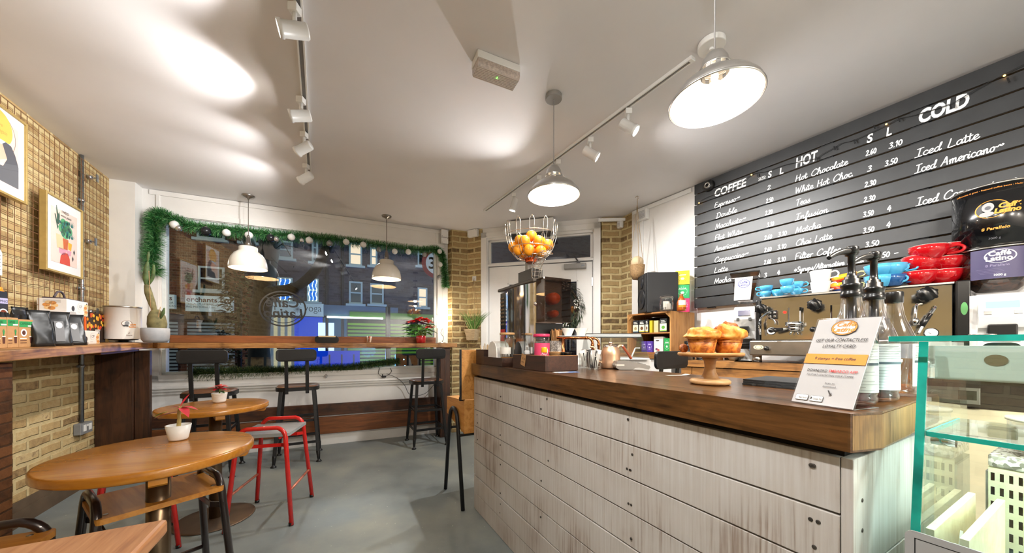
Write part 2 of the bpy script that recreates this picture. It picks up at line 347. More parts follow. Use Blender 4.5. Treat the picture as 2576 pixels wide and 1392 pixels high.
# fascia and panel mouldings, window sill and architrave
struct(MB().box(.05, -.018, ZT+.005, WX1-.05, 0, ZT+.06).box(.05, -.012, CEIL-.05, WX1-.05, 0, CEIL-.004).box(.10, -.014, ZT+.06, .13, 0, CEIL-.05).box(WX1-.16, -.014, ZT+.06, WX1-.13, 0, CEIL-.05)
       .build('trim_1', WHITE, bev=.004, loc=WW))
struct(MB().box(0, -.055, .715, WX1-.06, 0, .74).box(0, -.04, .69, WX1-.06, 0, .715).box(0, -.02, .66, WX1-.06, 0, .69).build('trim_2', WHITE, bev=.006, loc=WW))
struct(MB().box(PX0-.075, -.022, ZB-.06, PX0-.004, 0, ZT+.005).box(PX1+.004, -.022, ZB-.06, PX1+.07, 0, ZT+.005).box(PX0-.075, -.022, ZB-.06, PX1+.07, 0, ZB-.004).build('trim_3', WHITE, bev=.004, loc=WW))
struct(MB().box(0, -.012, 0, WX1-.03, 0, .11).build('baseboard_window', WHITE, bev=.003, loc=WW))
wf = struct(MB().box(PX0, .02, ZB, PX0+.03, .09, ZT).box(PX1-.03, .02, ZB, PX1, .09, ZT).box(PX0, .02, ZB, PX1, .09, ZB+.025).box(PX0, .02, ZT-.03, PX1, .09, ZT).build('window_1', mat('frame_paint', 'dfe6e6', .4, var=.04), bev=.004, loc=WW))
g = MB().box(PX0+.03, .055, ZB+.025, PX1-.03, .063, ZT-.03).build('pane', PANE, wf); g['kind'] = 'structure'
# window roundel seen from the back: ring and mirrored lettering on the pane
mb = MB(); pc = hit(WW, 712, 777, -.05)
Mx = T(pc.x, .0535, pc.z) @ RX(90)
prt = mat('decal_grey', '1b1d20', .7, var=0)
mb.M = Mx
for r0, r1, a0, a1 in ((.185, .20, 0, 360), (.155, .163, 20, 340)):
    n = 40
    v = [(r*1.12*math.cos(R(a0+(a1-a0)*i/n)), r*math.sin(R(a0+(a1-a0)*i/n)), 0) for r in (r0, r1) for i in range(n+1)]
    mb.add(v, [(i, i+1, n+2+i, n+1+i) for i in range(n)])
mb.text('Caff\u00e9', .15, Matrix.Scale(-1, 4, (1, 0, 0)) @ T(-.16, .02, .0005), shear=.15, bold=.02)
mb.text('Latino', .15, Matrix.Scale(-1, 4, (1, 0, 0)) @ T(-.20, -.10, .0005), shear=.15, bold=.02)
mb.build('window_decal', prt, wf)
# brick pier and door wall
seg('wall_pier', (-.862, 4.49), (-.785, 4.42), 0, CEIL, .1, BRICKR)
seg('wall_pier', (-.785, 4.42), (-.593, 4.50), 0, CEIL, .1, BRICKR)
seg('wall_pier', (-.593, 4.50), (-.385, 4.39), 0, CEIL, .1, BRICKR)
seg('wall_recess', (1.065, 4.01), (1.293, 4.01), 0, CEIL, .1, BRICKR)
seg('wall_recess', (1.293, 4.01), (1.392, 3.80), 0, CEIL, .1, BRICKR)
DL = 1.49
TB, TT, DT = 2.19, 2.50, 2.165
struct(MB().box(0, 0, 0, .085, .12, CEIL).box(DL-.085, 0, 0, DL, .12, CEIL).box(.085, 0, TT, DL-.085, .12, CEIL).box(.085, 0, DT, DL-.085, .12, TB).build('wall_door', WHITE, loc=DW))
struct(MB().box(-.005, -.022, 0, .075, 0, 2.6).box(DL-.075, -.022, 0, DL+.005, 0, 2.6).box(-.005, -.022, TT+.03, DL+.005, 0, 2.6).build('trim_4', WHITE, bev=.005, loc=DW))
tw = struct(MB().box(.085, .03, TB, .115, .08, TT).box(DL-.115, .03, TB, DL-.085, .08, TT).box(.085, .03, TB, DL-.085, .08, TB+.02).box(.085, .03, TT-.02, DL-.085, .08, TT).build('window_2', WHITE, bev=.003, loc=DW))
MB().box(.115, .05, TB+.02, DL-.115, .056, TT-.02).build('pane', PANE, tw)
gx0, gx1 = .36, hit(DW, 1450, 760).x
dr = struct(MB().box(.09, .03, 0, gx0, .075, DT-.008).box(gx1, .03, 0, DL-.09, .075, DT-.008).box(gx0, .03, 1.93, gx1, .075, DT-.008).box(gx0, .03, 0, gx1, .075, .95).build('door_1', WHITE, bev=.003, loc=DW))
MB().box(gx0, .05, .95, gx1, .056, 1.93).build('pane', PANE, dr)
mb = MB()
for z in (.94, 1.92): mb.box(gx0-.02, .022, z, gx1+.02, .03, z+.02)
mb.box(gx0-.02, .022, .94, gx0, .03, 1.94); mb.box(gx1, .022, .94, gx1+.02, .03, 1.94); mb.build('glazing_bead', WHITE, dr, bev=.003)
for z in (.35, 1.15, 1.86): MB().box(DL-.10, .018, z, DL-.085, .03, z+.10).build('hinge', STEEL, dr)
# door closer, air curtain, junction boxes, trunking, sensors
t = thing('door_closer', 'grey door closer box at the top of the white door', 'door closer', DW @ T(hit(DW, 1447, 668).x, 0, hit(DW, 1447, 671).z))
MB().box(-.13, -.045, -.03, .13, .028, .03).build('body', GPLAST, t, bev=.006)
mb = MB(); mb.box(.02, -.03, .03, .06, .0, .055); mb.bar((.04, -.015, .05), (-.01, .0, .13), .022, .012); mb.build('arm', mat('dark_grey_metal', '4a4a4b', .4, .6, var=0), t)
MB().box(.075, -.047, -.008, .115, -.045, .006).build('badge', BLACKP, t)
a0 = hit(DW, 1286, 560, .05); a1 = hit(DW, 1397, 560, .05)
t = thing('air_curtain', 'white air curtain heater above the white door', 'air heater', DW @ T(a0.x, 0, 2.46))
w_ = a1.x-a0.x
MB().box(0, -.21, .03, w_, -.02, .185).build('casing', WPLAST, t, bev=.008)
mb = MB()
for i in range(26): mb.box(.02+i*(w_-.04)/26, -.20, .012, .02+i*(w_-.04)/26+.012, -.04, .031)
mb.box(.01, -.205, .02, w_-.01, -.03, .031); mb.build('grille', mat('grille_grey', '5b5a58', .5, var=0), t)
MB().box(-.09, -.10, .07, -.004, -.02, .13).build('junction_box', WPLAST, t, bev=.004)
def jbox(M, px, py, dx, dz, dy, lab):
    q = hit(M, px, py); t = thing('junction_box', lab, 'junction box', M @ T(q.x, 0, q.z))
    MB().box(-dx, -dy, -dz, dx, -.001, dz).build('box', WPLAST, t, bev=.004)
    for x, z in ((-.8, -.7), (.8, .7)): MB().box(dx*x-.004, -dy-.001, dz*z-.004, dx*x+.004, -dy, dz*z+.004).build('screw', GPLAST, t)
    return t
PA = fr(-.593, 4.50, math.degrees(math.atan2(-.11, .208)))
jbox(PA, 1193, 589, .075, .045, .05, 'white junction box at the top of the brick pier')
jbox(WW @ T(0, -.03, 0), 1117, 590, .045, .05, .05, 'upper white junction box above the right end of the garland')
jbox(WW @ T(0, -.03, 0), 1117, 608, .045, .038, .05, 'lower white junction box above the right end of the garland')
RB = fr(1.293, 4.01, math.degrees(math.atan2(-.21, .099)))
q = hit(RB, 1569, 562)
t = thing('motion_sensor', 'white motion sensor on the brick recess beside the door', 'sensor', RB @ T(q.x-.03, -.001, q.z))
MB().box(-.035, -.05, -.055, .035, 0, .055).build('body', WPLAST, t, bev=.015, seg=3); MB().box(-.024, -.056, -.04, .024, -.05, 0).build('lens', mat('sensor_lens', 'd6d4d2', .2, var=0), t, bev=.004)
q = hit(RW, 1622, 543); t = thing('sounder_box', 'white louvred alarm box high on the white wall', 'alarm box', RW @ T(q.x, 0, q.z))
MB().box(-.06, -.06, -.055, .06, -.001, .055).build('body', WPLAST, t, bev=.008)
mb = MB()
for i in range(6): mb.box(-.045, -.063, -.04+i*.014, .045, -.06, -.032+i*.014)
mb.build('louvre', mat('louvre_grey', 'b9bac0', .5, var=0), t)
mb = MB(); mb.box(-.70, -.022, CEIL-.05, -.02, -.001, CEIL-.008)
o = mb.build('cable_trunking', WPLAST, loc=RW, bev=.003); tag(o, 'white cable trunking under the ceiling left of the black menu board', 'trunking')
mb = MB(); mb.box(-.02, -.05, CEIL-.06, .30, -.02, CEIL-.025); o = mb.build('cable_trunking', WPLAST, loc=fr(1.035, 4.01, -3), bev=.003)
tag(o, 'white cable trunking at the ceiling from the door frame to the brick recess', 'trunking')
o = MB().box(-.60, -.02, 0, -.565, -.001, CEIL-.06).build('cable_trunking', WPLAST, loc=RW, bev=.003); tag(o, 'upright white cable trunking behind the hanging wicker planter', 'trunking')

# ---------------- ceiling tracks, spotlights ----------------
LENS = emis('lamp_lens', 'fff6ea', 60); LENSOFF = emis('lamp_lens_side', 'fff3e2', 14)
def cpt(px, py, z=CEIL): return PZ(px, py, z)
def track(name, a, b, lab):
    d = (b-a); L = d.length; ang = math.degrees(math.atan2(d.y, d.x)); t = thing(name, lab, 'light track', fr(a.x, a.y, ang, CEIL))
    MB().box(0, -.017, -.018, L, -.009, 0).box(0, .009, -.018, L, .017, 0).box(0, -.009, -.006, L, .009, 0).build('rail', WPLAST, t)
    MB().box(-.02, -.018, -.02, .0, .018, 0).build('end_cap', WPLAST, t, bev=.002); MB().box(L, -.018, -.02, L+.02, .018, 0).build('end_cap', WPLAST, t, bev=.002)
    MB().box(0, -.008, -.010, L, .008, -.0062).build('conductor_slot', mat('slot_grey', '8f8d8b', .5, var=0), t)
    return t
def spot(pos, d, lab, power=P_SPOT, drop=.11):
    d = Vector(d).normalized(); t = thing('track_spotlight', lab, 'spotlight', T(pos.x, pos.y, CEIL-.019))
    MB().box(-.02, -.02, -.035, .02, .02, 0).build('adapter', WPLAST, t, bev=.003)
    mb = MB(); mb.cyl(.009, -drop+.02, -.035, 12); mb.build('stem', WPLAST, t)
    q = d.to_track_quat('Z', 'Y').to_matrix().to_4x4(); c = Vector((0, 0, -drop))
    mb = MB(); mb.M = Matrix.Translation(c) @ q
    mb.lathe([(.0001, -.055), (.026, -.055), (.032, -.048), (.032, .045), (.036, .046), (.036, .062), (.031, .062), (.029, .046), (.0001, .046)], 20); mb.build('barrel', WPLAST, t)
    mb = MB(); mb.M = Matrix.Translation(c) @ q; mb.lathe([(.0001, .054), (.028, .052), (.028, .050), (.0001, .050)], 16); mb.build('lens', LENS, t)
    ld = bpy.data.lights.new('spot_lamp', 'SPOT'); ld.energy = power; ld.color = (1, .985, .965); ld.spot_size = R(118); ld.spot_blend = .75; ld.shadow_soft_size = .025
    lo = bpy.data.objects.new('spot_lamp', ld); S.collection.objects.link(lo); lo.parent = t
    lo.matrix_basis = Matrix.Translation(c+d*.068) @ (-d).to_track_quat('Z', 'Y').to_matrix().to_4x4()
    return t
ta, tb = cpt(778, 432), cpt(750, 0); tdir = (tb-ta).normalized()
track('ceiling_track', ta, ta+tdir*4.2, 'white light track on the ceiling over the tables, at the left')
perp = Vector((-.867, -.498, 0))
k = 'spotlights on the left ceiling track'
for (px, py), d, lab in (((770, 408), (-.88, .10, -.42), 'white track spotlight nearest the window on the left ceiling track'),
                         ((765, 327), (-.88, .05, -.42), 'white track spotlight second from the window on the left ceiling track'),
                         ((757, 238), (-.86, -.38, -.26), 'white track spotlight third from the window on the left ceiling track, glaring'),
                         ((741, 2), (-.84, -.44, -.26), 'white track spotlight at the top edge of the photo, glaring')):
    spot(cpt(px, py), d, lab, P_SPOT*.66)['group'] = k
for s_, lab in ((2.45, 'added white track spotlight, unseen beyond the top edge, on the left ceiling track'), (3.4, 'added white track spotlight, unseen at the far end, behind the viewer')):
    spot(ta+tdir*s_, (.75, -.1, -.55) if s_ < 3 else (.5, .6, -.55), lab)['group'] = k  # unseen spots, added to brighten the counter and room from behind
ra, rb = cpt(1222, 527), cpt(1735, 148)
track('ceiling_track', ra, rb, 'white light track slanting across the ceiling over the counter')
for (px, py), d, lab in (((1580, 268), (.62, -.25, -.55), 'white track spotlight on the counter track nearest the big lamp'),
                         ((1485, 341), (.75, -.1, -.5), 'white track spotlight on the counter track left of the nearest one'),
                         ((1404, 398), (.6, .2, -.75), 'white track spotlight on the counter track half hidden by the smaller aluminium lamp'),
                         ((1356, 438), (-.55, -.70, -.50), 'white track spotlight glaring beside the smaller aluminium lamp'),
                         ((1293, 482), (-.25, .10, -.9), 'white track spotlight pointing down near the far end of the counter track')):
    spot(cpt(px, py), d, lab)['group'] = 'spotlights on the counter ceiling track'
# ---------------- pendants ----------------
ALU = mat('spun_aluminium', 'b9b7b4', .3, .9, var=.05); CREAM = mat('cream_enamel', 'dcd6cb', .3, var=.01, coat=.3); INNER = mat('shade_inside', 'ecd6b4', .5, var=0)
BULB = emis('warm_bulb', 'ffe9c8', 25)
def alu_pendant(x, y, zrim, rad, lab, gain=1):
    t = thing('pendant_lamp', lab, 'pendant lamp', T(x, y, zrim)); g = rad/.155; hh = CEIL-zrim
    MB().cyl(.05, hh-.028, hh-.001, 28).build('ceiling_rose', GPLAST if rad < .2 else WPLAST, t, bev=.004)
    MB().cyl(.0028, .185*g, hh-.02, 8).build('cord', mat('grey_cord', '9a9796', .7, var=0), t)
    out = [(.155*g, 0), (.157*g, .004), (.150*g, .022*g), (.125*g, .052*g), (.085*g, .082*g), (.055*g, .097*g), (.050*g, .1*g)]
    sh = MB().lathe(out, 48).build('shade', ALU, t)
    MB().lathe([(r-.0025, z+.0005) for r, z in out], 48).build('shade_lining', INNER, sh)
    MB().lathe([(.155*g, -.002), (.158*g, 0), (.158*g, .005), (.155*g, .006), (.153*g, .003), (.155*g, -.002)], 48).build('rim', ALU, sh)
    mb = MB()
    for i in range(10):
        a = R(36*i); mb.M = RZ(36*i); mb.box(.048*g, -.008*g, .098*g, .052*g, .008*g, .122*g)
    mb.M = Matrix(); mb.lathe([(.053*g, .1*g), (.056*g, .101*g), (.056*g, .105*g), (.053*g, .106*g)], 32); mb.lathe([(.052*g, .118*g), (.055*g, .119*g), (.053*g, .124*g), (.048*g, .126*g)], 32); mb.build('vent_collar', ALU, t)
    MB().lathe([(.05*g, .122*g), (.044*g, .15*g), (.032*g, .172*g), (.018*g, .182*g), (.012*g, .186*g), (.0001, .187*g)], 32).build('lamp_cap', ALU, t)
    MB().lathe([(.0001, .12*g), (.012*g, .12*g), (.013*g, .085*g), (.0001, .085*g)], 12).build('bulb_holder', CERAM, t)
    mb = MB(); mb.ball((0, 0, .048*g), .026*g, 16); mb.build('bulb', BULB, t)
    ld = bpy.data.lights.new('bulb_lamp', 'POINT'); ld.energy = P_BULB*.12*gain; ld.color = (1, .93, .83); ld.shadow_soft_size = .03
    lo = bpy.data.objects.new('bulb_lamp', ld); S.collection.objects.link(lo); lo.parent = t; lo.location = (0, 0, .008*g)
    return t
alu_pendant(.252, 2.044, 2.052, .155, 'aluminium pendant lamp with lit bulb, hanging over the far end of the counter')
for i_, l_ in enumerate(('aluminium pendant lamp just outside the right edge of the photo', 'aluminium pendant lamp behind the viewer, second from the near end of the row', 'aluminium pendant lamp behind the viewer, last of the row')): alu_pendant(1.262+.505*i_, .48-.78*i_, 2.06, .155, l_, 8)
alu_pendant(.757, 1.262, 2.06, .155, 'big aluminium pendant lamp with glaring bulb, nearest the black menu board')
def cream_pendant(x, y, lab):
    z0 = 1.918; t = thing('dome_pendant_lamp', lab, 'pendant lamp', T(x, y, z0), 'cream dome pendant lamps by the window'); hh = CEIL-z0
    NI = mat('nickel', '8f8983', .3, .9, var=.05)
    MB().lathe([(.055, hh-.001), (.055, hh-.008), (.045, hh-.02), (.012, hh-.03), (.005, hh-.045), (.0001, hh-.046)], 28).build('ceiling_rose', NI, t)
    MB().cyl(.0035, .33, hh-.03, 8).build('twisted_cord', mat('braided_cord', '6f675f', .8, var=.4, scale=300), t)
    out = [(.161, 0), (.161, .03), (.155, .07), (.142, .11), (.118, .148), (.09, .172), (.079, .178), (.079, .215), (.072, .222), (.02, .224)]
    sh = MB().lathe(out, 48).build('shade', CREAM, t)
    MB().lathe([(max(.001, r-.003), z+.0008) for r, z in out], 48).build('shade_lining', INNER, sh)
    MB().lathe([(.0001, .345), (.008, .343), (.012, .325), (.012, .315), (.020, .31), (.020, .27), (.024, .268), (.024, .225), (.0001, .225)], 20).build('lamp_cap', NI, t)
    mb = MB(); mb.ball((0, 0, .10), .032, 16); mb.build('bulb', emis('soft_bulb', 'ffe6b0', 55), t)
    ld = bpy.data.lights.new('dome_lamp', 'POINT'); ld.energy = P_WBULB*.12; ld.color = (1, .90, .74); ld.shadow_soft_size = .03
    lo = bpy.data.objects.new('dome_lamp', ld); S.collection.objects.link(lo); lo.parent = t; lo.location = (0, 0, .055)
cream_pendant(-2.667, 3.418, 'cream dome pendant lamp over the window bar, the left one of two')
cream_pendant(-1.468, 3.956, 'cream dome pendant lamp over the window bar, the right one of two')
# disc on the ceiling, emergency light
t = thing('ceiling_rose', 'white round ceiling rose by the near end of the counter light track', 'ceiling rose', T(.995, 1.685, CEIL))
MB().cyl(.062, -.03, -.001, 28).build('disc', WPLAST, t, bev=.004); MB().cyl(.012, -.042, -.03, 12).build('cord_grip', WPLAST, t)
e0, e1 = cpt(1186, 172, CEIL-.03), cpt(1290, 210, CEIL-.03)
t = thing('emergency_light', 'oblong emergency light with ribbed clear cover on the ceiling', 'emergency light', fr(e0.x, e0.y, math.degrees(math.atan2(e1.y-e0.y, e1.x-e0.x)), CEIL))
LL = (e1-e0).length
MB().box(0, -.10, -.04, LL, 0, -.001).build('housing', WPLAST, t, bev=.004)
pr = [(-.098, -.041), (-.098, -.066), (-.090, -.078), (-.010, -.078), (-.002, -.066), (-.002, -.041)]
mb = MB(); mb.M = Matrix(((0, 0, 1, 0), (1, 0, 0, 0), (0, 1, 0, 0), (0, 0, 0, 1))); mb.prism(pr, .004, LL-.004); mb.build('diffuser', mat('prismatic_cover', 'b9aca3', .18, var=.25, scale=90, coat=.4), t)
mb = MB()
for i in range(9): mb.box(.006, -.089+i*.0098, -.0805, LL-.006, -.0855+i*.0098, -.078)
mb.build('ribs', mat('rib_clear', 'd2c8c0', .15, var=0), t)
MB().box(LL*.5, -.06, -.0815, LL*.5+.004, -.052, -.078).build('indicator', emis('green_led', '4cff3a', 6), t)
# ---------------- left wall: mesh, pictures, conduit, shelf ----------------
FM = RX(90)          # print plane: (x, y) -> (x, z), facing local -y
def fm(x=0, z=0, y=0): return T(x, y, z) @ RX(90)
def leaf(mb, b, d, L, W, m=0, up=(0, 0, 1), bend=.25, fold=.15):
    b = Vector(b); d = Vector(d).normalized(); s = d.cross(Vector(up)); s = s.normalized() if s.length > 1e-3 else Vector((1, 0, 0)); u = s.cross(d)
    pts = []
    for t_, w_ in ((0, .08), (.3, .8), (.55, 1), (.8, .55), (1, .0)):
        c = b+d*L*t_-u*bend*L*t_*t_; pts += [c-s*W*w_/2+u*fold*W*w_, c, c+s*W*w_/2+u*fold*W*w_]
    mb.add(pts, [(i*3+j, i*3+j+1, i*3+j+4, i*3+j+3) for i in range(4) for j in range(2)], m, True)
ORD = ['first', 'second', 'third', 'fourth', 'fifth', 'sixth', 'seventh', 'eighth', 'ninth', 'tenth', 'eleventh', 'twelfth', 'thirteenth', 'fourteenth', 'fifteenth']
RUST = mat('rusty_wire', '8a6448', .55, .5, var=.25, scale=40)
t = thing('wire_mesh_panel', 'rusty wire grid panel fixed over the yellow brick wall', 'wire mesh', LW)
mb = MB(); xe = hit(LW, 268, 600, .05).x; x0 = -3.4; zt, zb = 2.60, 1.20
n = int((xe-x0)/.0515)
for i in range(n+1): x = xe-i*.0515; mb.box(x-.0012, -.052, zb, x+.0012, -.0496, zt)
for i in range(int((zt-zb)/.0515)+1): z = zt-i*.0515; mb.box(x0, -.0495, z-.0012, xe, -.0471, z+.0012)
mb.build('wire_grid', RUST, t)
for px, py in ((232, 447), (228, 608), (233, 785), (100, 800)):
    q = hit(LW, px, py, .03); mb = MB(); mb.M = T(q.x, 0, q.z) @ RX(90); mb.cyl(.016, .0, .03, 14); mb.cyl(.006, .03, .062, 8); mb.M = T(q.x, 0, q.z); mb.box(-.012, -.062, -.03, .012, -.055, .03); mb.build('clamp', GALV, t)
xc = hit(LW, 205, 700, .015).x
t = thing('conduit_pipe', 'galvanised steel conduit pipe running down the yellow brick wall', 'pipe', LW @ T(xc, -.0165, 0))
MB().cyl(.0125, .535, CEIL-.002, 16).build('pipe', GALV, t)
for z in (.98, 1.6, 2.3):
    MB().lathe([(.0127, z-.012), (.016, z-.011), (.016, z+.011), (.0127, z+.012)], 16).box(-.03, .008, z-.009, .03, .016, z+.009).build('saddle_clip', GALV, t)
t = thing('wall_socket', 'grey metal double power socket under the conduit pipe', 'socket', LW @ T(xc, -.001, .487))
MB().box(-.073, -.042, -.044, .073, 0, .044).build('back_box', mat('grey_metalclad', '92959a', .5, .5, var=.05), t, bev=.004)
MB().box(-.071, -.046, -.042, .071, -.042, .042).build('front_plate', mat('grey_metalclad_light', 'a4a7ab', .45, .5, var=.05), t, bev=.002)
for sx_ in (-.036, .036):
    MB().box(sx_-.018, -.049, -.02, sx_+.018, -.046, .03).build('outlet', WPLAST, t, bev=.001)
MB().box(-.008, -.05, .012, .008, -.046, .03).build('switch', WPLAST, t, bev=.001)
# pictures
GOLD = mat('gold_frame', 'b89c5e', .4, .35, var=.08); MOUNT = mat('picture_mount', 'f4f3f1', .6, var=0); PINKP = mat('print_pink', 'f0d9cc', .6, var=.01)
def inkm(h): return mat('print_'+h, h, .65, var=0)
def frame(px, pz0, pz1, lab, width=.41):
    a = hit(LW, px, pz0, .085); b = hit(LW, px, pz1, .085); t = thing('framed_print', lab, 'picture', LW @ T(a.x, -.053, b.z)); hh = a.z-b.z
    e = .014
    MB().box(0, -.032, 0, e, 0, hh).box(width-e, -.032, 0, width, 0, hh).box(e, -.032, 0, width-e, 0, e).box(e, -.032, hh-e, width-e, 0, hh).build('frame', GOLD, t, bev=.002)
    MB().box(e, -.022, e, width-e, -.006, hh-e).build('mount', MOUNT, t)
    g = MB().box(e, -.0275, e, width-e, -.026, hh-e).build('glazing', glass('picture_glass', (1, 1, 1), .02, .5, 4), t)
    return t, hh
t, hh = frame(117, 478, 678, 'framed print of potted plants reading I NEED more plants, on the wire grid')
MS = [PINKP]+[inkm(h) for h in ('2b2b2b', '3f5f4f', '5fae78', '2f7f7a', 'cf6a3a', 'f0b33a', 'd9503c', 'e3a0b4', 'f1cfa0', 'f3c5b0')]
mb = MB(); mb.box(.062, -.0235, .072, .348, -.022, hh-.078, 0)
B = T(.062, -.0238, .072) @ RX(90); W_, H_ = .286, hh-.15
mb.poly([(.09, 0), (.1, .055), (.13, .085), (.18, .085), (.2, .05), (.205, 0)], B, 7)
mb.poly([(.08, .11), (.085, .075), (.12, .062), (.15, .075), (.16, .1), (.18, .07), (.21, .075), (.22, .11)], B, 8)
mb.poly([(.05, .2), (.06, .105), (.135, .105), (.13, .2)], B, 9)
mb.poly([(.125, .175), (.13, .11), (.175, .11), (.18, .175)], T(0, -.0002, 0) @ B, 5); mb.poly([(.122, .185), (.122, .168), (.184, .168), (.184, .185)], T(0, -.0003, 0) @ B, 5)
mb.poly([(.18, .17), (.182, .12), (.215, .112), (.225, .165)], T(0, -.0002, 0) @ B, 6)
for cx_, cy_, rx in ((.15, .265, .055), (.115, .25, .04), (.185, .25, .045), (.15, .225, .05), (.13, .30, .03), (.17, .295, .03)): mb.disc((cx_, cy_), rx, rx*.8, T(0, -.0002, 0) @ B, 3)
random.seed(3)
for i in range(40):
    x, y = random.uniform(.09, .21), random.uniform(.2, .31); mb.disc((x, y), .008, .011, T(0, -.0004, 0) @ B, 2 if i % 3 else 4, 8)
mb.poly([(.06, .33), (.05, .37), (.058, .40), (.066, .37), (.075, .34), (.085, .36), (.09, .33), (.085, .27), (.06, .27)], T(0, -.0002, 0) @ B, 2)
mb.poly([(.045, .30), (.035, .33), (.045, .335), (.075, .25), (.065, .23)], T(0, -.0002, 0) @ B, 2)
for cx_, cy_ in ((.225, .285), (.225, .20)):
    for a in range(-70, 90, 18):
        d = (math.sin(R(a)), math.cos(R(a))); mb.poly([(cx_-.004, cy_), (cx_+d[0]*.05, cy_+d[1]*.05), (cx_+.004, cy_)], T(0, -.0003, 0) @ B, 4)
for cx_, cy_ in ((.25, .11), (.235, .06)): mb.poly([(cx_-.009, cy_), (cx_, cy_-.022), (cx_+.009, cy_), (cx_, cy_+.022)], T(0, -.0003, 0) @ B, 1)
mb.text('I NEED', .026, B @ T(.11, .362, .0008), 1); mb.text('more plants', .024, B @ T(.10, .334, .0008), 1, shear=.25)
mb.build('print', MS, t)
t, hh = frame(-55, 232, 470, 'larger-looking framed print of a dark haired woman at the left edge of the photo', .41)
aa = hit(LW, 71, 400, .085); t.matrix_basis = LW @ T(aa.x-.41, -.053, 2.017); 
mb = MB(); mb.box(.062, -.0235, .072, .348, -.022, hh-.078, 0)
MS2 = [mat('print_peach', 'f3d3c0', .6, var=.01)]+[inkm(h) for h in ('4a4c55', 'f0bb4e', 'f2b79c', 'b9d3ea', 'c9832f', '6b4a3a')]
mb.disc((.15, .27), .115, .12, T(0, -.0001, 0) @ B, 6, 36); mb.disc((.15, .27), .111, .116, T(0, -.0002, 0) @ B, 0, 36); mb.disc((.14, .30), .10, .10, T(0, -.0003, 0) @ B, 2, 36)
mb.poly([(.05, .235), (.22, .235), (.235, .2), (.04, .2)], T(0, -.0004, 0) @ B, 4)
mb.poly([(.08, .20), (.20, .215), (.21, .15), (.12, .10), (.08, .13)], T(0, -.0005, 0) @ B, 3)
mb.poly([(.165, .215), (.19, .235), (.23, .23), (.26, .19), (.286, .13), (.286, 0), (.05, 0), (.09, .08), (.17, .09), (.2, .14)], T(0, -.0006, 0) @ B, 1)
for s_, y_ in (('I will', .345), ('hold we', .31), ('meet again', .275)): mb.text(s_, .03, B @ T(.07, y_, .0005), 5, shear=.25)
mb.build('print', MS2, t)
q = hit(LW, 2, 660, .06); t = thing('paper_tag', 'white paper tag hanging on the wire grid at the left edge', 'tag', LW @ T(q.x-.06, -.056, q.z-.075))
mb = MB(); mb.prism([(0, 0), (.075, 0), (.075, .13), (.06, .15), (.015, .15), (0, .13)], 0, .0015); o = mb.build('card', PAPER, t); o.matrix_basis = RX(90)
mb = MB()
for i in range(5): mb.box(.012, -.0022, .03+i*.02, .062, -.0016, .034+i*.02)
mb.build('writing', INK, t)
# shelf
SH = LW @ T(0, 0, 1.167) @ RY(-1.7)
o = MB().box(-3.6, -.35, -.055, .22, -.003, 0).build('wall_shelf', WBAR, loc=SH, bev=.006)
tag(o, 'thick dark timber shelf along the yellow brick wall', 'shelf')
x2 = hit(LW, 236, 1000, 0).x
t = thing('shelf_support', 'tall dark timber panel holding up the corner of the wall shelf', 'shelf support', LW @ T(x2, 0, 0))
MB().box(0, -.235, 0, .045, -.004, 1.10).build('board', WDARK, t, bev=.004); MB().box(.012, -.335, 0, .06, -.237, 1.10).build('board', WDARK, t, bev=.004)
x3 = hit(LW, 17, 1000, .28).x
o = MB().box(-.09, -.30, 0, 0, -.2, 1.06).build('shelf_post', brick('saw_marked_post', [(.1, '3a2413'), (.4, '5a371d'), (.7, '6f4626'), (.95, '4a2c17')], ('3a2616', '4a301b'), .4, .055, .006, .7, .3), loc=LW @ T(x3, 0, 0), bev=.004)
tag(o, 'dark rough sawn post under the wall shelf at the left edge of the photo', 'post')
o = MB().box(-.5, -.30, -.075, .1, -.22, -.056).build('shelf_batten', WBROWN, loc=SH, bev=.003); tag(o, 'small brown batten fixed under the wall shelf', 'batten')

